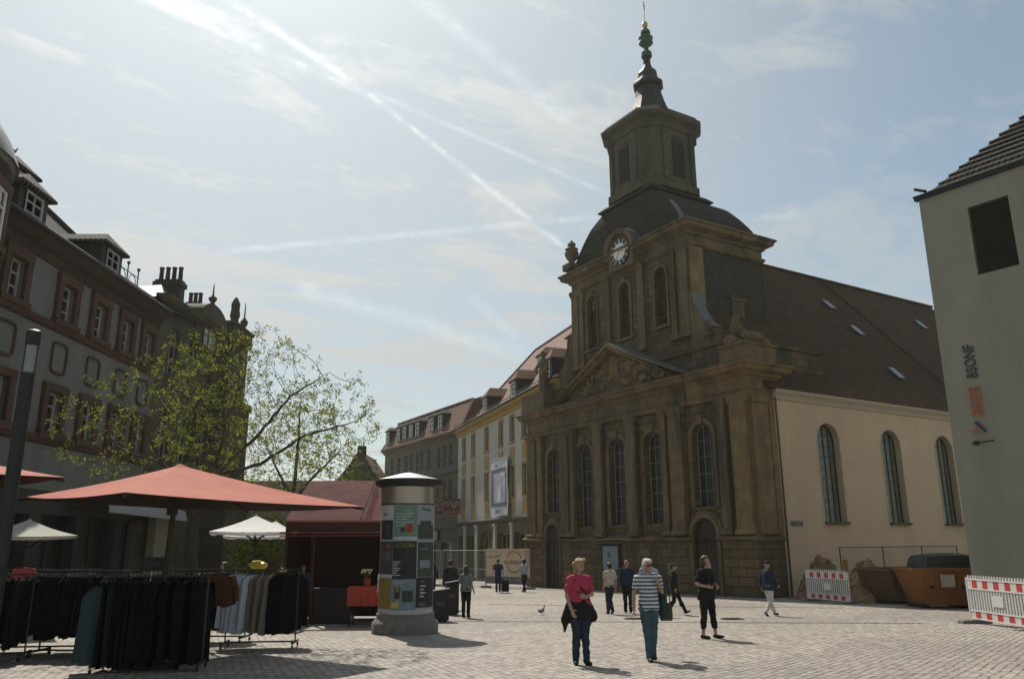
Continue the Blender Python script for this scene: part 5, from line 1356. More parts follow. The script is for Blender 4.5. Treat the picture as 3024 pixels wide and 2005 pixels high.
def plant(label, x, y, z, s):
    t = thing('flower_pot', label, 'flower pot', (x, y, z), 0, 'potted flowers on the market tables')
    MB().lathe([(.075*s, 0), (.10*s, .16*s), (.11*s, .17*s), (.105*s, .2*s), (.09*s, .19*s)], n=14).build('pot', M_pot, t)
    mb = MB(); ml = MB(); rr = random.Random(int(x*97))
    for q in range(30):
        a, r_ = rr.uniform(0, 2*PI), rr.uniform(0, .19)*s
        ml.tube([(0, 0, .18*s), (r_*.6*math.cos(a), r_*.6*math.sin(a), .3*s), (r_*math.cos(a), r_*math.sin(a), (.36+rr.uniform(-.05, .05))*s)], [.008, .006, .012], 4)
        if q % 2: mb.ball((r_*math.cos(a), r_*math.sin(a), (.40+rr.uniform(-.04, .05))*s), (.032*s,)*3, 5)
    ml.build('leaves', M_fleaf, t); mb.build('blossoms', M_flower, t)
plant('flower pot with cream blossoms on the red table beside the advertising column', -3.95, 22.45, gz(22.6)+1.02, 1.0)
plant('flower pot with cream blossoms on the half hidden red table', -5.95, 21.3, gz(21.4)+1.08, 0.95)
plant('flower pot with cream blossoms on the long dark red table at the back', -7.9, 19.5, gz(19.6)+1.0, 0.8)

# ================================================================ advertising column
cx_, cy_ = -2.62, 20.35
ad = thing('advertising_column', 'round advertising column covered in posters with a conical metal cap', 'advertising column', (cx_, cy_, gz(cy_)))
mb = MB(); mb.lathe([(0.80, -0.02), (0.80, 0.24), (0.78, 0.27), (0.72, 0.33), (0.70, 0.36), (0.70, 0.46)], n=48); mb.build('base', M_concrete, ad, True)
mb = MB(); mb.lathe([(0.66, 0.46), (0.66, 3.12)], n=64); mb.build('drum', mat('old_paper', (0.30, 0.30, 0.31), 0.85, 0.2, 4), ad, True)
m_ = bpy.data.materials.new('brushed_band'); m_.use_nodes = True; p_ = m_.node_tree.nodes['Principled BSDF']
p_.inputs['Base Color'].default_value = (.34, .29, .24, 1); p_.inputs['Metallic'].default_value = .7; p_.inputs['Roughness'].default_value = .35
mb = MB(); mb.lathe([(0.675, 2.75), (0.675, 3.13)], n=64); mb.build('metal_band', m_, ad, True)
mb = MB(); mb.lathe([(0.68, 3.11), (0.82, 3.16), (0.84, 3.24), (0.82, 3.28)], n=48); mb.build('rim', M_darkmetal, ad, True)
mb = MB(); mb.lathe([(0.815, 3.28), (0.5, 3.35), (0.2, 3.42), (0.02, 3.45)], n=48); mb.build('cap', mat('pale_zinc', (.55, .55, .54), .35, .1, 4, metal=.5), ad, True)  # cap in a paler zinc than the dark rim
mb = MB(); mb.lathe([(0.672, 2.725), (0.678, 2.735), (0.672, 2.75)], n=48); mb.build('trim_ring', M_darkmetal, ad)
# posters: sheets bent round the drum; angle 0 faces the camera, positive to the right
face = math.atan2(-cy_, -cx_)
def curved(a0, a1, z0, z1, m, lift=0.004, name='poster', parent=None):
    mb = MB(); n = max(2, int((a1-a0)/4)); r_ = 0.66+lift
    lo = [(r_*math.cos(face+R(a0+(a1-a0)*q/n)), r_*math.sin(face+R(a0+(a1-a0)*q/n)), z0) for q in range(n+1)]
    hi = [(x, y, z1) for x, y, z in lo]
    mb.add(lo+hi, [(q, q+1, n+2+q, n+1+q) for q in range(n)])
    return mb.build(name, m, parent or ad, True)
def wraptext(s, size, a, z, m, parent, lift=0.010, bold=1.0):
    t = text_obj(s, size, m, parent, (0, 0, 0), (0, 0, 0), ext=0.0005)
    r_ = 0.66+lift
    for v in t.data.vertices:
        ang = face+R(a)+v.co.x*bold/r_; zz = z+v.co.y; v.co = (r_*math.cos(ang)+v.co.z*0, r_*math.sin(ang), zz)
    return t
def pm(name, c, var=0.12): return mat('paper_'+name, c, 0.75, var, 5)
K_ = pm('black', (.022, .024, .024)); Wp = pm('white', (.40, .40, .42)); Gp = pm('green', (.13, .20, .155), .2); Op = pm('ochre', (.22, .14, .035), .2); Bp = pm('blue', (.15, .20, .24), .3); Dp = pm('dark_blue', (.045, .05, .065), .3); Pp = pm('pale_blue', (.22, .25, .28)); Yp = pm('yellow', (.42, .36, .08)); Rp = pm('red', (.33, .06, .04)); Dg = pm('dark_green', (.04, .055, .04), .3); Sp = pm('skin', (.22, .14, .09))
p = curved(-78, -31, 1.98, 2.71, Wp); curved(-72, -32, 1.99, 2.40, K_, .006, 'print', p); curved(-52, -40, 2.05, 2.3, Dp, .008, 'print', p)
wraptext('Film', .10, -56, 2.52, K_, p)
p = curved(-30.5, 21, 1.97, 2.715, Gp)
for q in range(5): curved(-26, -26+38-(q % 3)*7, 2.52-q*.06, 2.535-q*.06, Wp, .006, 'print', p)
curved(-29, 20.5, 1.975, 2.05, Wp, .006, 'print', p)
mb = MB()
for q in range(6):
    a = face+R(2+q*2.2-4); z = 2.22+0.05*math.sin(q*2)
    mb.ball((.667*math.cos(a), .667*math.sin(a), z), (.02+.05*abs(math.cos(q)), .02+.05*abs(math.cos(q)), .05), 6)
mb.build('print', Rp, p); a = face+R(-9); MB().ball((.662*math.cos(a), .662*math.sin(a), 2.19), (.07, .07, .05), 6).build('print', Dp, p)
p = curved(21.5, 76, 1.94, 2.71, Pp); curved(22, 70, 2.0, 2.30, Dg, .006, 'print', p); curved(27, 60, 2.30, 2.38, Dg, .006, 'print', p); wraptext('Medina', .11, 44, 2.62, K_, p)
p = curved(-80, -31, 1.28, 1.95, Dp)
curved(-48, -36, 1.83, 1.88, Rp, .006, 'print', p); curved(-66, -36, 1.55, 1.72, pm('slate', (.08, .09, .10), .5), .006, 'print', p)
p = curved(-30.5, 20.5, 1.18, 1.955, K_); wraptext('ACROBA', .125, -5, 1.87, Yp, p)
for q in range(7): curved(-29.5, -29.5+17-(q % 3)*4, 1.52-q*.045, 1.54-q*.045, Wp, .006, 'print', p)
MB().box(0, 0, 0, 0, 0, 0)
p = curved(22, 76, 1.22, 1.93, Dg); wraptext('Garten', .085, 38, 1.80, Wp, p); curved(28, 56, 1.4, 1.56, Bp, .006, 'print', p); curved(21, 22.4, 1.2, 1.95, Wp, .007, 'print', p)
p = curved(-84, -32.5, 0.58, 1.24, Op); curved(-84, -31, 1.20, 1.27, Wp, .006, 'print', p)
p = curved(-32, 20, 0.55, 1.175, Bp)
curved(-24, -12, .78, 1.02, K_, .006, 'print', p); curved(-21, -14, .92, 1.05, Sp, .007, 'print', p); curved(-31, -14, .60, .72, Yp, .006, 'print', p); curved(-8, 14, .72, .95, Dg, .006, 'print', p)
for q in range(3): curved(-28, 4-q*6, 1.13-q*.035, 1.14-q*.035, Wp, .006, 'print', p)
p = curved(20.5, 78, 0.60, 1.21, K_)
for q in range(4): curved(30, 44-(q % 2)*5, 1.02-q*.07, 1.05-q*.07, Wp, .006, 'print', p)
wraptext('HERZ', .10, 36, .665, Wp, p); wraptext('NEU', .07, 36, 1.12, Wp, p)
curved(-86, 84, 0.47, .56, Wp, .003, 'paper_remnants')

for o_ in list(ad.children_recursive):
    if o_.name.startswith('base'): continue
    for v_ in o_.data.vertices:
        if v_.co.z > 0.4601: v_.co.z = 0.46+(v_.co.z-0.46)*1.125
# litter bins
def bin_(label, x, y, w, d, h):
    b = thing('litter_bin', label, 'litter bin', (x, y, gz(y)), R(8), 'dark litter bins right of the advertising column')
    MB().box(-w/2, w/2, -d/2, d/2, .05, h).build('body', M_black, b)
    mb = MB(); mb.add([(-w/2-.015, -d/2-.015, h), (w/2+.015, -d/2-.015, h), (w/2+.015, d/2+.015, h), (-w/2-.015, d/2+.015, h), (-w/2-.015, -d/2-.015, h+.03), (w/2+.015, -d/2-.015, h+.10), (w/2+.015, d/2+.015, h+.10), (-w/2-.015, d/2+.015, h+.03)],
                     [(0, 3, 2, 1), (4, 5, 6, 7), (0, 1, 5, 4), (1, 2, 6, 5), (2, 3, 7, 6), (3, 0, 4, 7)]); mb.build('lid', M_darkmetal, b)
    MB().box(-w/2+.05, w/2-.05, -d/2+.05, d/2-.05, 0, .05).build('foot', M_darkmetal, b)
    MB().box(-w/4, w/4, -d/2-.01, -d/2, h*.55, h*.68).build('emblem_plate', mat('worn_plate', (.05, .06, .055), .6), b)
bin_('dark litter bin with sloping lid just right of the advertising column', -2.12, 24.2, .50, .45, .82)
bin_('taller dark litter bin behind the sloping-lid one', -2.0, 27.3, .42, .4, .98)

# ================================================================ street lamp at the left
lm = thing('street_lamp', 'dark cylindrical street lamp with glass section at the left', 'street lamp', (-6.21, 10.0, gz(10)))
zt = 4.30-gz(10)
MB().lathe([(.10, 0), (.10, .3), (.083, .34), (.083, zt-.57)], n=20).build('pole', M_darkmetal, lm, True)
MB().lathe([(.075, zt-.57), (.075, zt-.21)], n=20).build('glass_cylinder', mat('frosted_glass', (.19, .20, .21), .3, .1, 5), lm, True)
MB().lathe([(.085, zt-.21), (.088, zt-.02), (.06, zt), (.01, zt+.005)], n=20).build('lamp_cap', M_darkmetal, lm, True)
for q in range(3):
    a = q*2.1; MB().tube([(.082*math.cos(a), .082*math.sin(a), zt-.6), (.082*math.cos(a), .082*math.sin(a), zt-.18)], .006, 6).build('stay', M_darkmetal, lm)

# ================================================================ clothes racks with hanging garments
GM = [mat('cloth_'+n, c, .95, .2, 6, spec=.03) for n, c in (('black', (.008, .008, .008)), ('navy', (.010, .012, .018)), ('dark_green', (.010, .013, .009)), ('brown', (.016, .011, .007)), ('grey', (.018, .018, .017)), ('plum', (.015, .008, .010)))]
M_gwhite = mat('cloth_pale_blue', (.50, .54, .62), .9, .12, 5); M_gbeige = mat('cloth_beige', (.20, .165, .13), .9, .15, 5); M_gteal = mat('cloth_teal', (.03, .052, .062), .9, .15, 5); M_gorange = mat('cloth_orange', (.09, .03, .012), .9, .2, 5); M_gpink = mat('cloth_pink', (.55, .10, .10), .8, .15, 5)
def garment(label, loc, rz, L, w, m, group, seed, kind='dress'):
    rr = random.Random(seed)
    g = thing('hanging_garment', label, 'garment', loc, rz, group)
    # cloth: closed folded sheet in the local x-z plane hanging from z = 0
    K1, K2 = 9, 10; front, back = [], []
    ph = rr.uniform(0, 6); fl = rr.uniform(.1, .35)
    for j in range(K2+1):
        t_ = j/K2; hw = w/2*(0.42+0.58*min(1, t_*7) if t_ < .14 else 1.0-.10*math.sin(min(1, (t_-.14)*3)*PI)*0.6+fl*max(0, t_-.3))
        for i in range(K1+1):
            s_ = i/K1*2-1; z = -0.04-L*t_+(0.0 if t_ > .1 else -abs(s_)*.06*(1-t_*9))
            dep = .022+.018*math.sin(s_*7+ph)*t_+.01*math.sin(s_*15+ph*2)*t_
            zz = z-(.03*math.sin(s_*5+ph) if j == K2 else 0)
            front.append((s_*hw, -dep, zz)); back.append((s_*hw, dep, zz))
    mb = MB(); n = K1+1
    fs = [(j*n+i, j*n+i+1, (j+1)*n+i+1, (j+1)*n+i) for j in range(K2) for i in range(K1)]
    mb.add(front, fs); mb.add(back, [f[::-1] for f in fs]); o = len(front)
    for j in range(K2):
        for i in (0, K1): mb.f.append((j*n+i, (j+1)*n+i, o+(j+1)*n+i, o+j*n+i)); mb.m.append(0)
    for i in range(K1): mb.f.append((i, o+i, o+i+1, i+1)); mb.m.append(0); mb.f.append((K2*n+i, K2*n+i+1, o+K2*n+i+1, o+K2*n+i)); mb.m.append(0)
    mb.build('cloth', m, g, True)
    if kind == 'shirt':
        for s_ in (-1, 1):
            mb = MB(); mb.tube([(s_*w*.40, 0, -.10), (s_*w*.58, 0, -.32), (s_*w*.60, 0, -.52)], [.06, .055, .045], 8); mb.build('sleeve', m, g, True)
    mb = MB(); mb.tube([(-w*.3, 0, -.075), (0, 0, -.03), (w*.3, 0, -.075)], .008, 5); mb.tube([(0, 0, -.03), (0, 0, .03), (.015, 0, .05), (.03, 0, .035)], .004, 4); mb.build('hanger', M_black, g)
    return g
ORD = 'first second third fourth fifth sixth seventh eighth ninth tenth eleventh twelfth thirteenth fourteenth fifteenth sixteenth seventeenth eighteenth nineteenth twentieth twenty-first twenty-second'.split()
def rack(label, x, y, rz, L, H, group, mats, glabel, seed, w=.5, gl=(.8, 1.1), kinds=('dress', 'shirt'), pitch=.085, turn=0.0):
    r = thing('clothes_rack', label, 'clothes rack', (x, y, gz(y)), rz, 'chrome clothes racks under the red parasols')
    MB().tube([(-L/2, 0, H), (L/2, 0, H)], .014, 8).build('rail', M_rack, r)
    for s_ in (-1, 1):
        xx = s_*(L/2-.06)
        MB().tube([(xx, 0, .12), (xx, 0, H)], .016, 8).build('upright', M_rack, r)
        MB().box(xx-.02, xx+.02, -.30, .30, .09, .13).build('foot_bar', M_darkmetal, r)
        for t_ in (-1, 1):
            c = MB(); c.lathe([(.035, -.015), (.035, .015)], n=12); c.v = [(xx+z, t_*.28+a, .035+b) for a, b, z in c.v]; c.tube([(xx, t_*.28, .04), (xx, t_*.28, .10)], .01, 6); c.build('caster', M_black, r)
    MB().box(-L/2+.06, L/2-.06, -.015, .015, .10, .13).build('floor_bar', M_darkmetal, r)
    cnt = {}; rr = random.Random(seed); n = int(L/pitch); ca_, sa_ = math.cos(rz), math.sin(rz)
    for q in range(n):
        xx = -L/2+.1+(L-.2)*q/(n-1)
        k_ = q/(n-1)
        m = mats(k_, rr)
        base = glabel(k_) if callable(glabel) else glabel
        cn = m.name.replace('cloth_', '').replace('_', ' '); cnt[base.split(' on ')[0]] = cnt.get(base.split(' on ')[0], 0)+1
        lab = '%s garment from the left%s, %s' % (ORD[q], base, cn)
        garment(lab, (x+ca_*xx, y+sa_*xx, gz(y)+H-.03), rz+PI/2+turn+rr.uniform(-.25, .25), rr.uniform(*gl), w*rr.uniform(.9, 1.1), m, group, seed*100+q, rr.choice(kinds))
    return r
dark = lambda k_, rr: rr.choice(GM)
rack('clothes rack nearest the advertising column, pale blue and beige clothes on it', -5.08, 16.95, R(4), 1.5, 1.50, 'clothes on the rack nearest the advertising column,',
     lambda k_, rr: M_gwhite if k_ < .42 else (M_gbeige if k_ < .68 else rr.choice(GM)),
     ' on the rack nearest the advertising column', 31, .44, (1.05, 1.18), ('dress',), .10, -0.95)
rack('dark clothes rack standing behind the pale blue dresses', -6.55, 18.3, R(-3), 1.6, 1.5, 'dark clothes on the rack behind the pale blue dresses', dark, ' on the rack behind the pale dresses', 32, .5, (.95, 1.15))
rack('low rack of dark clothes in front of the parasol pole', -5.75, 13.45, R(7), 1.7, 1.42, 'dark clothes on the rack in front of the parasol pole', lambda k_, rr: GM[0] if rr.random() < .6 else rr.choice(GM), ' on the front rack by the parasol pole', 33, .55, (1.15, 1.3))
rack('clothes rack at the far left under the second red parasol', -9.0, 16.2, R(5), 1.8, 1.52, 'dark clothes on the far left rack', dark, ' on the far left rack', 34, .5, (1.0, 1.2))
rack('clothes rack between the far left one and the parasol pole', -7.9, 15.4, R(-8), 1.7, 1.50, 'dark clothes on the rack left of the teal dress', dark, ' on the rack left of the teal dress', 35, .5, (.98, 1.15))
rack('clothes rack cut off by the left edge of the picture', -9.4, 14.9, R(12), 1.6, 1.45, 'dark clothes on the rack cut off by the left edge', dark, ' on the rack cut by the picture edge', 36, .5, (1.0, 1.2))
rack('clothes rack behind the parasol pole', -6.9, 16.4, R(2), 1.6, 1.50, 'dark clothes on the rack behind the parasol pole', dark, ' on the rack behind the parasol pole', 37, .5, (1.0, 1.2))
garment('long teal dress hanging on the left end of the front rack', (-6.62, 13.25, gz(13.3)+1.32), R(15), 1.15, .42, M_gteal, 'single clothes hung facing the square', 901)
garment('rust orange top hanging behind the front rack', (-5.15, 14.6, gz(14.6)+1.50), R(5), .55, .5, M_gorange, 'single clothes hung facing the square', 902, 'shirt')
pk = garment('pink cardigan thrown over the far left rack', (-9.45, 16.0, gz(16)+1.62), R(5), .22, .42, M_gpink, 'single clothes hung facing the square', 903)
yb = thing('yellow_bag', 'shiny yellow plastic bag lying on top of the rack of pale dresses', 'bag', (-5.3, 17.2, gz(17.2)+1.51))
mb = MB(); rr = random.Random(4)
mb.ball((0, 0, .08), (.20, .12, .09), 9); mb.v = [(x+rr.uniform(-.02, .02), y+rr.uniform(-.02, .02), z+rr.uniform(-.02, .02)) for x, y, z in mb.v]
mb.build('bag', mat('yellow_plastic', (.75, .55, .05), .2, .1, 5, spec=.8), yb)
ps = thing('price_sign', 'small dark price board reading 29,95 above the front clothes rack', 'sign', (-6.55, 15.0, gz(15)+1.62))
MB().box(-.22, .22, -.01, .01, -.12, .12).build('board', M_black, ps); text_obj('29,95', .14, mat('chalk', (.10, .11, .115), .9), ps, (0, -.015, 0), (PI/2, 0, 0)); MB().tube([(0, 0.0, -.3), (0, 0, -.12)], .01, 6).build('stem', M_steel, ps)

# ================================================================ construction fence with printed banner in front of the white building
FZ = lambda y: gz(y)
def mesh_panel(label, a, b, h, banner=None, grp='mesh construction fence panels'):
    ax, ay = a; bx, by = b; L = math.hypot(bx-ax, by-ay); rz = math.atan2(by-ay, bx-ax)
    f = thing('construction_fence', label, 'fence', (ax, ay, gz(ay)), rz, grp)
    mb = MB()
    for x in (0.03, L-.03): mb.tube([(x, 0, .1), (x, 0, h)], .022, 8)
    for z in (.14, h-.02, h*.5): mb.tube([(0.03, 0, z), (L-.03, 0, z)], .018 if z != h*.5 else .01, 8)
    mb.build('frame', M_steel, f)
    if not banner:
        mb = MB(); q = .06
        while q < L: mb.box(q-.003, q+.003, -.003, .003, .14, h-.02); q += .09
        z = .35
        while z < h: mb.box(.03, L-.03, -.003, .003, z-.003, z+.003); z += .25
        mb.build('wire_mesh', M_steel, f)
    for x in (0.03, L-.03):
        MB().box(x-.35, x+.35, -.12, .12, 0, .13).build('foot_block', M_concrete, f)
    return f, L
def on_street(pxl, Y): # place on the ground plane at depth Y in the direction of a photo column
    return ((pxl-1512)/2352*Y*1.03, Y)
mesh_panel('mesh fence panel at the left end of the construction fence', (-9.2, 57.5), (-5.0, 57.0), 2.4)
mesh_panel('mesh fence panel next to the printed banner', (-4.9, 56.8), (-1.75, 53.5), 2.4)
fp, L = mesh_panel('fence panel carrying the beige printed banner', (-1.75, 53.4), (1.05, 51.0), 2.4, banner=True)
M_bbeige = mat('banner_beige', (.44, .36, .27), .75, .06, 2, transl=.2); M_bgrey = mat('banner_grey_band', (.13, .125, .13), .75, .1)
fb = thing('fence_banner', 'beige printed banner with orange and grey ring on the construction fence', 'banner'); fb.location = fp.location; fb.rotation_euler = fp.rotation_euler
def wavy(x0, x1, z0, z1, y, m, name, n=16):
    mb = MB(); a = [(x0+(x1-x0)*i/n, y+.02*math.sin(i*.9), z0) for i in range(n+1)]; b = [(p[0], p[1]+.01, z1+(.02*math.sin(i))) for i, p in enumerate(a)]
    mb.add(a+b, [(i, i+1, n+2+i, n+1+i) for i in range(n)]); return mb.build(name, m, fb, True)
wavy(.02, L, .72, 2.42, -.05, M_bbeige, 'cloth'); wavy(.02, L, .28, .72, -.055, M_bgrey, 'lower_band')
def ring(a0, a1, r0, r1, m, cx, cz):
    mb = MB(); n = 20; rs = [[(cx+r_*math.cos(R(a0+(a1-a0)*q/n)), -.10+dy, cz+r_*math.sin(R(a0+(a1-a0)*q/n))) for r_, dy in ((r0, 0), (r1, 0), (r1, .01), (r0, .01))] for q in range(n+1)]
    mb.rings(rs); mb.build('ring_print', m, fb)
ring(20, 160, .60, .68, mat('print_orange', (.50, .15, .04), .7), 2.45, 1.62); ring(200, 340, .60, .66, M_bgrey, 2.45, 1.62)
M_brown = mat('print_brown', (.16, .11, .08), .8)
text_obj('HUMANN', .38, M_brown, fb, (2.45, -.09, 1.58), (PI/2, 0, 0), ext=.003); text_obj('BERSTENER', .30, mat('print_pale', (.33, .32, .33), .8), fb, (2.4, -.09, .5), (PI/2, 0, 0), ext=.003)
text_obj('Wir bauen', .26, M_brown, fb, (.85, -.09, 1.95), (PI/2, R(-8), 0), ext=.003); text_obj('für Sie', .24, M_brown, fb, (.8, -.09, 1.4), (PI/2, R(-8), 0), ext=.003)
mb = MB()
for q in range(9): mb.box(3.3, 4.0-.1*(q % 3), -.095, -.09, 2.25-q*.11, 2.28-q*.11)
mb.build('small_print', M_brown, fb)

# ================================================================ right side: barriers, rubble, skip, wire fence
M_bw = mat('barrier_white', (.62, .60, .58), .5, .06, 5); M_br = mat('barrier_red', (.46, .045, .03), .5, .12, 5)
def striped(L, n):
    nm = 'stripes_%d' % int(L*100)
    if nm in MATS: return MATS[nm]
    m = bpy.data.materials.new('red_white_stripes'); m.use_nodes = True; t = NT(m.node_tree); t.n.clear()
    oc = t.node('ShaderNodeTexCoord').outputs['Object']; x, y, z = t.sep(oc)
    f = t.math('GREATER_THAN', t.math('PINGPONG', t.math('ADD', t.math('MULTIPLY', t.math('SUBTRACT', x, .04), n/(L-.08)), .5), 1.0), .5)
    p = t.node('ShaderNodeBsdfPrincipled'); t.put(p.inputs[0], t.mix(f, (.46, .045, .03), (.62, .60, .58))); p.inputs['Roughness'].default_value = .5
    g = t.math('ADD', .8, t.math('MULTIPLY', t.noise(oc, 9, 4), .3)); c = t.mix(1.0, t.mix(f, (.46, .045, .03), (.62, .60, .58)), t.comb(g, g, g), 'MULTIPLY'); t.put(p.inputs[0], c)
    o = t.node('ShaderNodeOutputMaterial'); t.l.new(p.outputs[0], o.inputs[0]); MATS[nm] = m; return m
def barrier(label, a, b, h, grp='red and white barrier panels', nred=5):
    ax, ay = a; bx, by = b; L = math.hypot(bx-ax, by-ay); rz = math.atan2(by-ay, bx-ax)
    f = thing('safety_barrier', label, 'barrier', (ax, ay, gz(ay)+.10), rz, grp)
    mb = MB(); t_ = .025
    zt, zr = h, h-.30
    for z in (0.02, .22, zr, zt-.06): mb.box(0, L, -t_, t_, z, z+.035)
    for x in (0, L-.04): mb.box(x, x+.04, -t_, t_, .02, zt)
    q = .10
    while q < L-.06:
        mb.box(q, q+.045, -.012, .012, .25, zr); mb.box(q, q+.04, -.012, .012, zt-.03, zt+.06); q += .115
    mb.box(L*.42, L*.58, -.03, .03, .40, .66)
    mb.build('panel', M_bw, f)
    for z0, z1 in ((zr+.035, zt-.06), (.055, .22)):
        MB().box(.04, L-.04, -.014, .014, z0, z1).build('striped_band', striped(L, nred*2+1), f)
    for x in (.15, L-.15):
        mb = MB(); mb.prism([(-.40, -.10), (.40, -.10), (.40, -.02), (.30, .0), (-.30, .0), (-.40, -.02)], 0, x-.13, x+.13); mb.build('rubber_foot', M_concrete, f)
    return f
barrier('sunlit red and white barrier panel at the right edge', (12.3, 22.6), (12.4, 20.0), 1.08)
barrier('next barrier panel, cut off by the right edge', (12.42, 19.9), (12.6, 17.4), 1.08)
b_ = barrier('shaded red and white barrier panel in front of the rubble heap', (12.3, 34.9), (13.15, 32.6), 1.14)
M_rub = mat('rubble', (.17, .12, .065), .95, .5, 5, .05, 12); M_rubo = mat('sandy_rubble', (.24, .16, .085), .95, .45, 5, .05, 12)
def heap(label, loc, rx, ry, h, m, seed):
    rr = random.Random(seed); g = thing('rubble_heap', label, 'rubble heap', loc, R(58), 'heaps of rubble beside the nave wall')
    mb = MB(); N_ = 26; vs = []
    for j in range(N_+1):
        for i in range(N_+1):
            x, y = i/N_*2-1, j/N_*2-1; d = math.hypot(x, y)
            z = max(0, (1-d**1.6))*h*(1+.35*noise.noise(Vector((x*3+seed, y*3, 0))))+.10*noise.noise(Vector((x*9, y*9, seed)))*(1-min(1, d))
            vs.append((x*rx, y*ry, z-.02))
    mb.add(vs, [(j*(N_+1)+i, j*(N_+1)+i+1, (j+1)*(N_+1)+i+1, (j+1)*(N_+1)+i) for j in range(N_) for i in range(N_)])
    mb.build('heap', m, g, True)
    st_ = MB()
    for q in range(60):
        x, y = rr.uniform(-.75, .75), rr.uniform(-.75, .75); d = math.hypot(x, y)
        if d > .9: continue
        s_ = rr.uniform(.04, .14); c = Vector((x*rx, y*ry, (1-d**1.6)*h+.02)); e = Euler((rr.uniform(0, 3), rr.uniform(0, 3), rr.uniform(0, 3))).to_matrix()
        vs = [c+e@Vector((sx*s_, sy*s_*rr.uniform(.6, 1), sz*s_*.6)) for sx in (-1, 1) for sy in (-1, 1) for sz in (-1, 1)]
        st_.add(vs, [(0, 1, 3, 2), (4, 6, 7, 5), (0, 4, 5, 1), (2, 3, 7, 6), (0, 2, 6, 4), (1, 5, 7, 3)])
    o = st_.build('broken_stones', m, g); o['kind'] = 'stuff'
    return g
heap('pointed heap of dark rubble with planks behind the shaded barrier', (13.75, 36.9, gz(37)), 2.0, 1.2, 1.7, M_rub, 5)
heap('lighter sandy rubble heap right of the shaded barrier', (14.75, 34.7, gz(35.2)), 1.7, 1.3, 1.5, M_rubo, 9)
for q, (x, y, lab) in enumerate(((13.6, 36.3, 'ochre plank stuck upright in the dark rubble heap'), (14.4, 35.9, 'ochre plank between the two rubble heaps'))):
    p_ = thing('plank', lab, 'plank', (x, y, gz(y)), R(20), 'planks in the rubble'); mb = MB(); mb.beam((0, 0, .2), (.1, .1, 1.75-q*.1), .26, .05); mb.build('board', mat('ochre_wood', (.32, .18, .05), .8, .25, 6), p_)
# skip: sheet-metal tub with sloped ends, ribs, rim, lifting lugs
def skip(label, x, y, rz, L, W, H, m, grp, covered=False, plate=False):
    s_ = thing('skip', label, 'skip', (x, y, gz(y)), rz, grp)
    mb = MB(); e = .42
    o = [(-L/2+e, -W/2+.12, .12), (L/2-e, -W/2+.12, .12), (L/2-e, W/2-.12, .12), (-L/2+e, W/2-.12, .12)]; t_ = [(-L/2, -W/2, H), (L/2, -W/2, H), (L/2, W/2, H), (-L/2, W/2, H)]
    ti = [(-L/2+.05, -W/2+.05, H), (L/2-.05, -W/2+.05, H), (L/2-.05, W/2-.05, H), (-L/2+.05, W/2-.05, H)]; bi = [(x_*.95, y_*.95, .2) for x_, y_, z_ in o]
    mb.add(o+t_+ti+bi, [(3, 2, 1, 0), (0, 1, 5, 4), (1, 2, 6, 5), (2, 3, 7, 6), (3, 0, 4, 7), (4, 5, 9, 8), (5, 6, 10, 9), (6, 7, 11, 10), (7, 4, 8, 11), (8, 9, 13, 12), (9, 10, 14, 13), (10, 11, 15, 14), (11, 8, 12, 15), (12, 13, 14, 15)])
    mb.build('tub', m, s_)
    mb = MB()
    for a, b in zip(t_, t_[1:]+t_[:1]): mb.beam(a, b, .09, .09)
    mb.build('rim', m, s_)
    for q in range(5):
        xx = -L/2+e+(L-2*e)*q/4
        for sy in (-1, 1): mb = MB(); mb.beam((xx, sy*(W/2-.11), .14), (xx*1.0, sy*(W/2+.01), H-.03), .07, .06); mb.build('rib', m, s_)
    for sx in (-1, 1):
        mb = MB(); mb.tube([(sx*(L/2-e-.2), -W/2-.06, H*.55), (sx*(L/2-e-.2), W/2+.06, H*.55)], .05, 8); mb.build('lifting_lug', M_darkmetal, s_)
    for sx in (-1, 1): MB().box(sx*(L/2-e)-.12, sx*(L/2-e)+.12, -W/2+.2, W/2-.2, 0, .13).build('foot', M_darkmetal, s_)
    if plate: MB().box(-.25, .22, -W/2-.10, -W/2-.05, H*.55, H*.55+.42).build('number_plate', mat('pale_plate', (.42, .36, .30), .7), s_)
    return s_
M_skip = mat('orange_paint', (.25, .095, .022), .6, .25, 3, stain=(.12, .06, .03), stain_amt=.6, stain_scale=1.5); M_skip2 = mat('rusty_brown_paint', (.13, .08, .04), .7, .3, 3, stain=(.05, .035, .02), stain_amt=.6, stain_scale=1.5)
skip('orange skip with pale plate behind the sunlit barrier', 15.35, 30.2, R(-4), 2.3, 1.8, 1.35, M_skip, 'builders skips', plate=True)
skip('brown skip between the rubble heap and the orange skip', 15.6, 33.3, R(20), 3.0, 1.8, 1.30, M_skip2, 'builders skips')
tp = thing('tarpaulin', 'dark green tarpaulin bundle on top of the orange skip', 'tarpaulin', (15.8, 30.4, gz(30.4)+1.36))
mb = MB(); mb.rings([[(x_*k_, y_*k_, z) for x_, y_ in ((-1.0, -.75), (-.5, -.85), (.5, -.85), (1.0, -.7), (1.05, 0), (1.0, .75), (0, .85), (-1.0, .75), (-1.08, 0))] for z, k_ in ((0, 1.0), (.12, .98), (.30, .93), (.44, .85), (.50, .6))]); mb.v = [(x, y, z+.05*noise.noise(Vector((x*3, y*3, z)))) for x, y, z in mb.v]
mb.build('sheet', mat('dark_tarpaulin', (.025, .035, .028), .6, .3, 4), tp, True)
wf = thing('wire_fence', 'tall thin wire fence in front of the nave wall behind the heaps', 'fence', (14.9, 37.6, gz(37)), R(50))
for q in range(4): MB().tube([(q*3.4, -q*.9, 0), (q*3.4, -q*.9, 2.2)], .025, 6).build('post', M_darkmetal, wf)
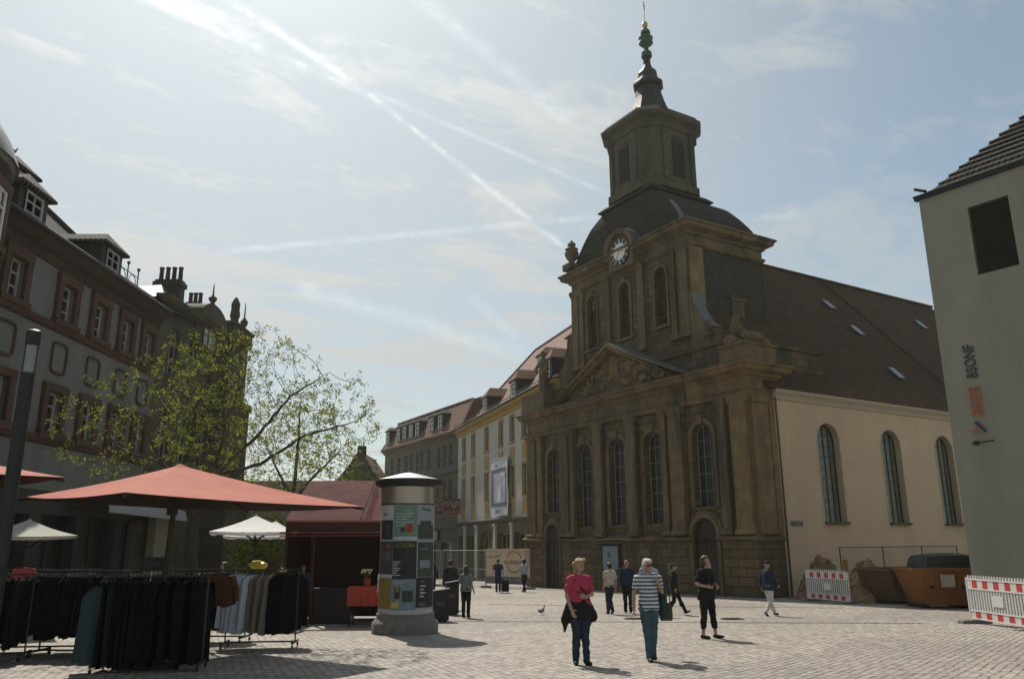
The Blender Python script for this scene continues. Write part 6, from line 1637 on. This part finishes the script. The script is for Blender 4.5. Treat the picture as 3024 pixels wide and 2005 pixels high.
mb = MB(); mb.tube([(0, 0, 2.18), (3.4, -.9, 2.18), (6.8, -1.8, 2.18), (10.2, -2.7, 2.18)], .018, 5)
for a in range(3):
    for q in range(34):
        x0 = a*3.4+q*.1; y0 = -x0*.2647; mb.box(x0-.002, x0+.002, y0-.002, y0+.002, .1, 2.18)
mb.build('wire_mesh', M_darkmetal, wf)

# ================================================================ notices on the church, street name plate
def on_front(name, label, cat, v, u, z, m):
    t = thing(name, label, cat); t.matrix_world = Matrix.Translation((CH_O[0], CH_O[1], 0)) @ Matrix.Rotation(R(31.5), 4, 'Z') @ Matrix.Translation((v, u, z)); return t
nb = on_front('notice_case', 'glazed notice case with pale poster on the church front', 'notice case', -0.19, 10.55, .05, None)
MB().box(-.10, 0, -.82, .82, -.05, 1.42).build('case', M_darkmetal, nb); MB().box(-.115, -.10, -.68, .68, .05, 1.32).build('poster', mat('poster_pale_blue', (.17, .22, .25), .6, .15, 3), nb); MB().box(-.26, 0, -1.1, 1.1, 1.50, 1.55).build('rain_cover', M_lead, nb)
text_obj('B', .5, M_black, nb, (-.125, .1, .85), RX_, ext=.002)
gn = on_front('notice', 'small green notice on the church plinth between case and right door', 'notice', -0.19, 5.7, .25, None); MB().box(-.03, 0, -.22, .22, -.3, .3).build('sheet', mat('green_notice', (.10, .17, .12), .6, .1), gn)
wn_ = on_front('notice', 'white paper notice on the dark right-hand church door', 'notice', -0.07, 3.2, .35, None); MB().box(-.02, 0, -.2, .2, -.22, .22).build('sheet', mat('white_notice', (.38, .38, .42), .6, .1), wn_)
sp = on_front('street_name_plate', 'small dark blue street name plate on the nave wall', 'sign', 2.75, -0.02, 2.42, None); MB().box(-.42, .42, -.02, 0, -.11, .11).build('plate', mat('blue_enamel', (.05, .06, .09), .4), sp); text_obj('Kirchplatz', .12, M_signtext, sp, (0, -.025, 0), (PI/2, 0, 0), ext=.001)

# ================================================================ pigeons
def pigeon(label, loc, rz, s=1.0, m=None):
    p_ = thing('pigeon', label, 'pigeon', loc, rz, 'pigeons')
    mb = MB()
    prof = [((-.17, .10), .012), ((-.13, .105), .022), ((-.08, .11), .045), ((-.02, .12), .058), ((.04, .135), .058), ((.08, .16), .046), ((.10, .195), .03), ((.11, .225), .024), ((.118, .25), .027), ((.135, .262), .024), ((.155, .258), .01), ((.175, .252), .003)]
    mb.rings([[(x*s, r_*s*math.cos(2*PI*i/10)*.9, (z+r_*math.sin(2*PI*i/10))*s) for i in range(10)] for (x, z), r_ in prof])
    mb.build('body', m or mat('pigeon_grey', (.06, .065, .075), .8, .4, 20), p_, True)
    for s_ in (-1, 1):
        mb = MB(); mb.ball((-.04*s, s_*.05*s, .125*s), (.11*s, .018*s, .04*s), 8); mb.build('wing', mat('pigeon_wing', (.14, .14, .15), .8, .4, 30), p_, True)
        MB().tube([(0.01*s, s_*.02*s, .08*s), (.015*s, s_*.02*s, 0), (.04*s, s_*.02*s, 0.004)], .005*s, 5).build('leg', mat('pigeon_leg', (.25, .08, .06), .7), p_)
pigeon('grey pigeon walking on the sunlit setts left of the woman in pink', (.92, 27.06, gz(27.06)), R(50), 1.05)
pigeon('dark pigeon perched on the upper left dormer roof', (-18.0, 26.2, 15.22), R(80), 1.3)
# ================================================================ people
M_skin = mat('skin', (.36, .215, .15), .6, .08, 6, spec=.3)
M_skind = mat('skin_shaded', (.30, .18, .125), .6, .08, 6, spec=.3)
def cloth(n, c, r=.9, v=.15): return mat('wear_'+n, c, r, v, 7, .002, 25, spec=.2)
C_black = cloth('black', (.014, .014, .015)); C_dark = cloth('charcoal', (.028, .028, .03)); C_navy = cloth('navy', (.022, .032, .055)); C_denim = cloth('denim', (.05, .08, .10), .9, .4); C_ddenim = cloth('dark_denim', (.022, .032, .048))
C_pink = cloth('pink', (.36, .045, .085)); C_cream = cloth('cream', (.42, .36, .29)); C_blue = cloth('pale_blue', (.28, .34, .43)); C_grey = cloth('grey', (.17, .18, .19)); C_white = cloth('white', (.52, .48, .46)); C_shoe = cloth('shoe', (.018, .016, .015), .6); C_beige = cloth('beige', (.3, .24, .18)); C_teal = cloth('teal', (.022, .04, .045))
H_blond = mat('hair_blond', (.30, .20, .10), .6, .4, 30); H_brown = mat('hair_brown', (.045, .028, .018), .6, .4, 30); H_black = mat('hair_black', (.012, .011, .01), .5, .3, 30); H_grey = mat('hair_white', (.55, .50, .46), .7, .25, 30)
M_eye = mat('eye_dark', (.01, .01, .01), .2)
def stripes():
    m = bpy.data.materials.new('striped_knit'); m.use_nodes = True; t = NT(m.node_tree); t.n.clear()
    oc = t.node('ShaderNodeTexCoord').outputs['Object']; x, y, z = t.sep(oc)
    w = t.math('FRACT', t.math('MULTIPLY', t.math('ADD', z, t.math('MULTIPLY', t.noise(oc, 6, 2), .012)), 15.5)); f = t.ramp(w, .48, .56); f2 = t.ramp(w, 1.0, .93); k_ = t.math('MULTIPLY', f, f2)
    p = t.node('ShaderNodeBsdfPrincipled'); t.put(p.inputs[0], t.mix(k_, (.50, .51, .54), (.035, .045, .075))); p.inputs['Roughness'].default_value = .9
    o = t.node('ShaderNodeOutputMaterial'); t.l.new(p.outputs[0], o.inputs[0]); return m
C_stripe = stripes()

def capsule(mb, a, b, ra, rb, n=14):
    a, b = Vector(a), Vector(b); d = (b-a); L = d.length
    if L < 1e-5: mb.ball(a, ra, 8); return
    d /= L; pts, rr = [], []
    for q in range(4): t_ = q/4*PI/2; pts.append(a-d*ra*math.cos(t_)); rr.append(max(ra*math.sin(t_), ra*.05))
    K = 5
    for q in range(K+1): pts.append(a.lerp(b, q/K)); rr.append(ra+(rb-ra)*q/K)
    for q in range(1, 5): t_ = q/4*PI/2; pts.append(b+d*rb*math.sin(t_)); rr.append(max(rb*math.cos(t_), rb*.05))
    mb.tube(pts, rr, n)
def ell(mb, c, r, rot=None, n=14):
    o = MB(); o.ball((0, 0, 0), r, n)
    e = rot.to_matrix() if isinstance(rot, Euler) else (rot or Matrix.Identity(3))
    mb.add([Vector(c)+e@Vector(v) for v in o.v], o.f)
seed_ = 0
def solid(mb, name, m, parent, voxel=.012, sm=3, fold=None):
    o = mb.build('tmp', m)
    md = o.modifiers.new('r', 'REMESH'); md.mode = 'VOXEL'; md.voxel_size = voxel; md.use_smooth_shade = True
    s_ = o.modifiers.new('s', 'SMOOTH'); s_.iterations = sm; s_.factor = .6
    bpy.context.view_layer.update(); dg = bpy.context.evaluated_depsgraph_get()
    me = bpy.data.meshes.new_from_object(o.evaluated_get(dg)); me.name = name
    bpy.data.objects.remove(o)
    if fold:
        co = [0.0]*(len(me.vertices)*3); me.vertices.foreach_get('co', co); nn = [tuple(v.normal) for v in me.vertices]
        f1, f2, am = fold
        for i in range(len(me.vertices)):
            x, y, z = co[3*i:3*i+3]
            d = am*(noise.noise(Vector((x*f1+seed_*1.7, y*f1, z*f2)))+.5*noise.noise(Vector((x*f1*2.1, y*f1*2.1+seed_, z*f2*2.6))))
            for k_ in range(3): co[3*i+k_] += nn[i][k_]*d
        me.vertices.foreach_set('co', co); me.update()
    me.materials.clear(); me.materials.append(m); me.polygons.foreach_set('use_smooth', [True]*len(me.polygons))
    ob = bpy.data.objects.new(name, me); COL.objects.link(ob); ob.parent = parent
    return ob

def hand(mb, w, d, palmdir, side, curl=.5, s=1.0):
    "w wrist, d direction of the forearm, palmdir towards the palm side; five separate fingers"
    d = d.normalized(); pn = (palmdir-d*palmdir.dot(d)).normalized(); x = d.cross(pn).normalized()*side
    B = Matrix((x, pn, d)).transposed()
    c = w+d*.05*s
    ell(mb, c, (.040*s, .017*s, .052*s), B)
    capsule(mb, w-d*.03, w+d*.02, .027*s, .027*s)
    for i, (off, L) in enumerate(((.030, .068), (.010, .078), (-.011, .073), (-.031, .058))):
        b = w+d*.092*s+x*off*s; p1 = b+(d*math.cos(curl*.6)+pn*math.sin(curl*.6))*L*.5*s; p2 = p1+(d*math.cos(curl*1.5)+pn*math.sin(curl*1.5))*L*.5*s
        capsule(mb, b-d*.015, p1, .0095*s, .009*s, 8); capsule(mb, p1, p2, .009*s, .0075*s, 8)
    b = w+d*.03*s+x*.034*s; p1 = b+(d*.6+x*.7+pn*.35).normalized()*.038*s; p2 = p1+(d*.85+x*.25+pn*.45).normalized()*.030*s
    capsule(mb, b, p1, .0125*s, .011*s, 8); capsule(mb, p1, p2, .011*s, .009*s, 8)

def person(label, loc, rz, H, pose=None, top=C_black, legs=C_dark, hair='short', hairm=H_brown, sleeve='short', leglen='full', fem=False, head=(0, 0), voxel=.014, skinm=None, shoes=C_shoe, group='people crossing the square', long_top=0.0, eyes=False, hat=None, stout=1.0, glasses=False):
    global seed_; seed_ += 1
    sc = H/1.72; skinm = skinm or M_skin
    J = dict(ankL=(.09, .0, .075), ankR=(-.09, .0, .075), kneeL=(.092, -.012, .475), kneeR=(-.092, -.012, .475), hipL=(.085, 0, .90), hipR=(-.085, 0, .90),
             shL=(.175, .005, 1.395), shR=(-.175, .005, 1.395), elL=(.225, .035, 1.12), elR=(-.225, .035, 1.12), wrL=(.245, -.03, .885), wrR=(-.245, -.03, .885), toeL=(0, -1, 0), toeR=(0, -1, 0))
    if fem: J.update(shL=(.148, .005, 1.378), shR=(-.148, .005, 1.378))
    if pose: J.update(pose)
    J = {k_: Vector(v) for k_, v in J.items() if isinstance(v, (tuple, list))}
    root = thing('person', label, 'person', loc, rz, group); root.scale = (sc, sc, sc)
    fx = 1.06 if fem else 1.0; st_ = stout
    def legset(mb, g, stop=1.0):
        for s_ in 'LR':
            h, k_, a = J['hip'+s_], J['knee'+s_], J['ank'+s_]
            capsule(mb, h, k_, (.082*fx+g)*st_**.5, .053+g); 
            e = k_.lerp(a, stop); capsule(mb, k_, e, .052+g, (.052+(.036-.052)*stop)+g*1.3)
            if stop > .5: ell(mb, k_.lerp(a, .3)+Vector((0, .018, 0)), (.046+g, .05+g, .11))
    def trunk(mb, g, lo=.90, arms=True, stop=1.0):
        lo_ = .90-long_top if g > 0 else .93
        mb.rings([[(a*math.cos(2*PI*i/16), .008+b*math.sin(2*PI*i/16), z) for i in range(16)] for a, b, z in (((.160*fx+g)*st_, (.116+g)*st_, lo_), ((.160*fx+g)*st_, (.114+g)*st_, .97), ((.145+g)*st_, (.104+g)*st_, 1.08), (.14+g, .10+g, 1.25))])
        ell(mb, (0, 0, 1.10), ((.128 if fem else .140)*st_+g, .098*st_+g, .15+g))
        ell(mb, (0, .0, 1.27), ((.150 if fem else .165)*st_**.5+g, .108+g, .165+g)); capsule(mb, J['shL']*.8+Vector((0, .005, 1.39*.2)), J['shR']*.8+Vector((0, .005, 1.39*.2)), .062+g, .062+g)
        if fem: 
            for s_ in (-1, 1): ell(mb, (s_*.065, -.085, 1.26), (.06+g, .055+g, .062+g))
        for s_ in 'LR':
            capsule(mb, J['sh'+s_]*.93+Vector((0, 0, .1)), J['sh'+s_], .055+g, .050+g) if False else ell(mb, J['sh'+s_], (.052+g, .054+g, .052+g))
            if arms:
                e = J['sh'+s_].lerp(J['el'+s_], min(1, stop)); capsule(mb, J['sh'+s_], e, .047+g, .047+(.036-.047)*min(1, stop)+g*1.35)
                if stop > 1: w = J['el'+s_].lerp(J['wr'+s_], stop-1); capsule(mb, J['el'+s_], w, .037+g, .030+g)
    # body
    mb = MB(); legset(mb, 0); trunk(mb, 0, stop=2.0)
    for s_ in 'LR':
        a = J['ank'+s_]; t_ = Vector(J['toe'+s_]).normalized(); q = t_.to_track_quat('-Y', 'Z').to_matrix()
        ell(mb, a+t_*.055+Vector((0, 0, -.035)), (.040, .115, .032), q); capsule(mb, a, a+Vector((0, 0, -.03)), .036, .036)
        d = (J['wr'+s_]-J['el'+s_]); pal = pose.get('palm'+s_) if pose else None
        hand(mb, J['wr'+s_], d, Vector(pal) if pal else Vector((-1 if s_ == 'L' else 1, 0, 0)), 1, (pose or {}).get('curl'+s_, .6))
    yaw, pit = R(head[0]), R(head[1]); HR = (Matrix.Rotation(yaw, 3, 'Z')@Matrix.Rotation(pit, 3, 'X')); HC = Vector((0, -.012, 1.50))
    def hp(x, y, z): return HC+HR@Vector((x, y, z))
    capsule(mb, (0, .012, 1.40), HC+Vector((0, 0, .06)), .056 if not fem else .048, .052 if not fem else .045)
    ell(mb, hp(0, .005, .125), (.073, .092, .098), HR); ell(mb, hp(0, -.035, .065), (.052, .055, .062), HR)      # skull, jaw
    ell(mb, hp(0, -.088, .018+.022), (.020, .016, .014), HR)       # chin
    capsule(mb, hp(0, -.090, .125), hp(0, -.112, .088), .009, .0145, 8)      # nose
    ell(mb, hp(0, -.084, .145), (.045, .014, .010), HR)       # brow
    ell(mb, hp(0, -.088, .063), (.022, .012, .0065), HR, 8)     # lips
    for s_ in (-1, 1): ell(mb, hp(s_*.073, .008, .108), (.010, .020, .030), HR, 8); ell(mb, hp(s_*.036, -.066, .100), (.022, .018, .020), HR)
    solid(mb, 'body', skinm, root, voxel*.75 if eyes else voxel, 2)
    if eyes:
        for s_ in (-1, 1):
            e = MB(); ell(e, hp(s_*.030, -.088, .122), (.011, .006, .006), HR, 8); e.build('eye', M_eye, root, True)
    if glasses:
        e = MB()
        for s_ in (-1, 1): ell(e, hp(s_*.034, -.096, .120), (.030, .008, .021), HR, 10); e.beam(hp(s_*.064, -.085, .128), hp(s_*.078, .0, .122), .005, .008)
        e.beam(hp(-.01, -.104, .128), hp(.01, -.104, .128), .006, .006); e.build('sunglasses', M_eye, root, True)
    # clothes
    mb = MB(); g = .016
    ell(mb, (0, .012, .955), ((.158*fx+g)*st_, (.112+g)*st_, .12+g)); legset(mb, .018, {'full': 1.0, 'capri': .55, 'shorts': .02}[leglen])
    solid(mb, 'trousers', legs, root, voxel, 3, (9, 13, .014))
    mb = MB(); trunk(mb, .022, stop={'short': .62, 'long': 1.95, 'none': .1}[sleeve])
    capsule(mb, (0, .012, 1.39), (0, .010, 1.435), .066, .060)
    solid(mb, 'top', top, root, voxel, 3, (8, 11, .016))
    for s_ in 'LR':
        a = J['ank'+s_]; t_ = Vector(J['toe'+s_]).normalized(); q = t_.to_track_quat('-Y', 'Z').to_matrix(); mb = MB()
        ell(mb, a+t_*.06+q@Vector((0, 0, -.035)), (.048, .135, .040), q); ell(mb, a+t_*.0+q@Vector((0, .01, -.02)), (.046, .055, .045), q)
        mb2 = MB(); mb2.v, mb2.f, mb2.m = mb.v, mb.f, mb.m
        solid(mb2, 'shoe', shoes, root, voxel)
    # hair
    mb = MB()
    if hair != 'none':
        ell(mb, hp(0, .022, .140), (.083, .092, .098), HR); ell(mb, hp(0, .052, .105), (.076, .062, .085), HR); ell(mb, hp(0, -.045, .196), (.062, .048, .030), HR)
        if hair == 'bob':
            for s_ in (-1, 1): ell(mb, hp(s_*.062, .02, .065), (.030, .065, .085), HR)
            ell(mb, hp(0, .07, .05), (.075, .045, .085), HR)
        if hair == 'long':
            ell(mb, hp(0, .075, .0), (.088, .05, .20), HR); ell(mb, hp(-.06, .03, .05), (.035, .06, .13), HR); ell(mb, hp(.06, .03, .05), (.035, .06, .13), HR)
        if hair == 'up':
            ell(mb, hp(-.035, .095, .11), (.055, .05, .05), HR); ell(mb, hp(0.05, -.02, .215), (.05, .05, .025), HR)
            for s_ in (-1, 1): ell(mb, hp(s_*.064, .0, .085), (.024, .045, .06), HR)
            ell(mb, hp(-.055, .05, .02), (.03, .035, .06), HR)
        solid(mb, 'hair', hairm, root, voxel*.8, 2, (38, 14, .012))
    if hat:
        mb = MB(); ell(mb, hp(0, .01, .165), (.092, .105, .075), HR)
        if hat[1] == 'cap': ell(mb, hp(0, -.11, .150), (.06, .06, .010), HR)
        solid(mb, 'cap' if hat[1] == 'cap' else 'hood', hat[0], root, voxel)
    return root, J
def extra(root, mb, name, m, voxel=None, sm=3):
    return solid(mb, name, m, root, voxel, sm) if voxel else mb.build(name, m, root, True)
def at_ground(x, y): return (x, y, gz(y))
NEAR = .011
# woman in the pink top
r, J = person('woman in pink T-shirt with a black jacket tied round her waist', at_ground(1.10, 13.9), R(8), 1.665,
    dict(elR=(-.215, .03, 1.11), wrR=(-.165, -.10, .90), palmR=(.6, .5, 0), elL=(.225, .02, 1.13), wrL=(.06, -.20, 1.10), palmL=(0, .3, 1), curlL=1.0, kneeL=(.085, -.02, .48), kneeR=(-.075, -.03, .47), ankL=(.085, -.05, .075), ankR=(-.075, .06, .075), toeL=(.25, -1, 0), toeR=(-.15, -1, 0)),
    C_pink, C_ddenim, 'up', H_blond, 'short', 'full', True, (25, 10), NEAR, eyes=True, stout=1.08, long_top=.02)
mb = MB(); mb.rings([[(a*math.cos(2*PI*i/16), .012+b*math.sin(2*PI*i/16), z) for i in range(16)] for a, b, z in ((.205, .165, .74), (.215, .17, .85), (.205, .16, .96), (.185, .145, 1.05))]); capsule(mb, (-.17, .03, .98), (-.245, .04, .72), .06, .085); capsule(mb, (-.25, .04, .72), (-.265, .02, .53), .075, .014); capsule(mb, (.16, .03, .98), (.235, .04, .76), .06, .085); ell(mb, (0.0, .10, .80), (.20, .05, .24)); ell(mb, (0, -.08, .88), (.15, .06, .12)); capsule(mb, (.20, .03, .76), (.15, .0, .62), .055, .03)
solid(mb, 'tied_jacket', C_black, r, .014, 3, (9, 5, .012))
mb = MB(); mb.tube([(-.14, -.02, 1.43), (-.05, -.14, 1.30), (.10, -.16, 1.14), (.17, -.07, 1.02)], .010, 6); extra(r, mb, 'bag_strap', C_black)
mb = MB(); mb.ball((.02, -.185, 1.12), (.05, .03, .045), 8); extra(r, mb, 'camera_pouch', C_grey)
# man in the striped knit top
r, J = person('white haired man with sunglasses in a blue and white striped short sleeved top', at_ground(2.33, 14.4), R(4), 1.66,
    dict(elR=(-.255, .03, 1.13), wrR=(-.275, -.02, .90), palmR=(1, 0, 0), elL=(.26, .02, 1.13), wrL=(.165, -.13, 1.30), palmL=(-.6, .6, 0), curlL=1.3, kneeL=(.055, -.03, .48), kneeR=(-.06, -.04, .48), ankL=(.035, -.02, .10), ankR=(-.045, -.10, .075), toeR=(-.1, -1, 0)),
    C_stripe, C_denim, 'short', H_grey, 'short', 'full', False, (18, 6), NEAR, eyes=False, glasses=True, stout=1.05, long_top=.05, shoes=cloth('brown_shoe', (.05, .03, .02), .6))
mb = MB(); capsule(mb, (.15, .09, 1.42), (.24, .06, 1.36), .05, .05); capsule(mb, (.25, .07, 1.34), (.27, .07, .82), .065, .085); ell(mb, (.27, .08, .78), (.08, .06, .08)); solid(mb, 'carried_jacket', C_teal, r, .014, 3, (12, 5, .03))
mb = MB(); mb.tube([(-.275+.034*math.cos(a*PI/6), -.02+.034*math.sin(a*PI/6), .915) for a in range(13)], .008, 6); extra(r, mb, 'wristwatch', M_steel)
# person in capri trousers, arms folded
r, J = person('person in black top and black capri trousers with bare calves, arms bent', at_ground(4.27, 18.45), R(35), 1.74,
    dict(elR=(-.27, .02, 1.13), wrR=(-.20, -.20, 1.09), palmR=(.5, .5, .3), elL=(.27, .0, 1.13), wrL=(.10, -.24, 1.08), palmL=(-.5, .5, .3), curlL=1.0, curlR=1.0, kneeL=(.14, -.02, .47), kneeR=(-.13, -.01, .47), ankL=(.16, -.05, .075), ankR=(-.16, .02, .075), toeL=(.5, -1, 0), toeR=(.15, -1, 0)),
    C_black, C_black, 'bob', H_brown, 'short', 'capri', True, (10, 5), .013, stout=1.18, long_top=.10)
# person in white trousers walking away to the right
r, J = person('person in dark hooded jacket and white trousers striding to the right', at_ground(7.95, 26.0), R(118), 1.63,
    dict(kneeL=(.085, -.10, .49), kneeR=(-.085, -.02, .47), ankL=(.085, -.30, .075), ankR=(-.085, .26, .13), toeR=(0, -1, -.9), elL=(.24, .08, 1.13), wrL=(.23, .06, .90), elR=(-.24, -.02, 1.13), wrR=(-.24, -.18, .98)),
    C_navy, C_white, 'none', H_black, 'long', 'full', True, (0, 12), .016, hat=(C_navy, 'hood'), stout=1.12, long_top=.10)
# group by the church door
person('person in cream T-shirt and jeans walking away towards the church', at_ground(3.17, 27.3), R(200), 1.60,
    dict(kneeL=(.09, -.05, .48), ankL=(.10, .02, .08), kneeR=(-.05, -.12, .49), ankR=(-.02, .12, .13), toeR=(0, -1, -.6)), C_cream, C_ddenim, 'short', H_black, 'short', 'full', False, (0, 0), .016)
person('person in dark jacket between the cream T-shirt and the striped top', at_ground(3.78, 27.6), R(170), 1.69,
    dict(kneeL=(.09, -.08, .48), ankL=(.09, -.22, .075), kneeR=(-.09, -.02, .48), ankR=(-.09, .12, .10)), C_navy, C_black, 'none', H_black, 'long', 'full', False, (-30, 0), .016, stout=1.1)
r, J = person('man in pale blue shirt mostly hidden behind the striped top man', at_ground(4.25, 26.3), R(150), 1.72,
    dict(elR=(-.32, -.08, 1.30), wrR=(-.18, -.25, 1.36), ankL=(.09, -.15, .075), ankR=(-.09, .12, .08)), C_blue, C_beige, 'short', H_brown, 'short', 'full', False, (0, 0), .016)
bg = thing('shoulder_bag', 'olive grey bag hanging beside the striped top man', 'bag', (2.68, 14.75, gz(14.7)+.62)); mb = MB(); mb.rings([[(x_*k_, y_*k_, z) for x_, y_ in ((-.11, -.05), (.11, -.05), (.11, .05), (-.11, .05))] for z, k_ in ((0, .85), (.05, 1), (.24, .95), (.30, .7))]); mb.build('pouch', cloth('olive', (.06, .065, .045)), bg, True); mb = MB(); mb.tube([(-.08, 0, .28), (-.06, 0, .6), (0, 0, .74), (.06, 0, .6), (.08, 0, .28)], .008, 6); mb.build('strap', C_black, bg)
person('person in dark clothes and cap striding right beside the striped top man', at_ground(5.2, 26.9), R(75), 1.58,
    dict(kneeL=(.09, -.16, .49), ankL=(.09, -.34, .10), toeL=(0, -1, .4), kneeR=(-.09, .02, .47), ankR=(-.09, .25, .13), toeR=(0, -1, -.8)), C_black, C_black, 'short', H_black, 'long', 'full', False, (0, 0), .016, hat=(cloth('blue_cap', (.04, .05, .07)), 'cap'))
# suitcase man and companion
person('man in navy T-shirt pulling a dark suitcase past the printed banner', at_ground(-.82, 45.2), R(175), 1.76,
    dict(elL=(.27, .05, 1.15), wrL=(.33, -.02, .93), elR=(-.25, .06, 1.13), wrR=(-.30, .10, .90), kneeR=(-.08, -.06, .48), ankR=(-.07, -.16, .075), kneeL=(.08, .0, .48), ankL=(.07, .14, .10)), C_navy, C_ddenim, 'short', H_brown, 'short', 'full', False, (0, 0), .02)
sc_ = thing('suitcase', 'dark upright wheeled suitcase pulled by the man in navy', 'suitcase', (-.44, 45.3, gz(45.3)), R(-5))
MB().box(-.20, .20, -.13, .13, .06, .66).build('case', C_black, sc_); mb = MB(); mb.tube([(-.1, .1, .64), (-.1, .12, 1.0), (.1, .12, 1.0), (.1, .1, .64)], .012, 6); mb.build('handle', M_darkmetal, sc_)
for q in (-.14, .14): MB().box(q-.02, q+.02, -.12, -.06, 0, .07).build('wheel', M_black, sc_)
person('woman in pale blue T-shirt with shoulder bag walking along the printed banner', at_ground(.62, 45.8), R(215), 1.76,
    dict(kneeR=(-.09, -.1, .48), ankR=(-.09, -.22, .08), kneeL=(.08, .02, .48), ankL=(.08, .18, .12), toeL=(0, -1, -.6), elR=(-.24, -.02, 1.14), wrR=(-.20, -.18, 1.0)), C_blue, C_black, 'bob', H_black, 'short', 'full', True, (-20, 0), .02)
# around the bins
person('long haired woman in grey T-shirt and wide black trousers beside the litter bins', at_ground(-1.46, 25.8), R(165), 1.54,
    dict(elL=(.23, .02, 1.13), wrL=(.12, -.20, 1.22), elR=(-.22, .05, 1.12), wrR=(-.27, -.02, .88)), C_grey, C_black, 'long', H_brown, 'short', 'full', True, (30, 0), .016, stout=1.1, long_top=.03)
person('person in dark jacket standing behind the litter bins', at_ground(-2.28, 30.2), R(180), 1.72, dict(), C_dark, C_black, 'short', H_black, 'long', 'full', False, (0, 0), .018, stout=1.15, long_top=.12)
person('person in dark shorts half hidden behind the advertising column', at_ground(-3.72, 38.0), R(190), 1.78, dict(ankL=(.09, -.12, .075), ankR=(-.09, .1, .08)), C_navy, C_black, 'bob', H_brown, 'long', 'shorts', True, (0, 0), .02)
person('person in white shirt mostly hidden left of the advertising column', at_ground(-3.36, 21.4), R(120), 1.60, dict(elL=(.24, -.05, 1.14), wrL=(.2, -.25, 1.05)), C_white, C_denim, 'short', H_brown, 'short', 'full', False, (0, 0), .016, shoes=cloth('white_shoe', (.5, .5, .5)))
person('stallholder in dark blue jacket standing inside the red market stall', at_ground(-6.05, 23.9), R(20), 1.60, dict(elL=(.25, -.08, 1.14), wrL=(.2, -.3, 1.05)), cloth('stall_blue', (.03, .045, .09)), C_black, 'short', H_brown, 'long', 'full', False, (0, 0), .018)
person('shopper in dark clothes deep under the red parasol', at_ground(-7.6, 21.8), R(-40), 1.66, dict(), C_dark, C_black, 'bob', H_brown, 'long', 'full', True, (0, 0), .018)

# ================================================================ thin summer haze over the town
hz = bpy.data.materials.new('town_haze'); hz.use_nodes = True
for n_ in list(hz.node_tree.nodes): hz.node_tree.nodes.remove(n_)
pv = hz.node_tree.nodes.new('ShaderNodeVolumePrincipled'); ho = hz.node_tree.nodes.new('ShaderNodeOutputMaterial')
pv.inputs['Color'].default_value = (0.92, 0.93, 0.86, 1); pv.inputs['Density'].default_value = 0.0003; pv.inputs['Anisotropy'].default_value = 0.35
hz.node_tree.links.new(pv.outputs[0], ho.inputs['Volume'])
tag(MB().box(-252, 252, -62, 422, -12, 41).build('haze', hz), kind='stuff')
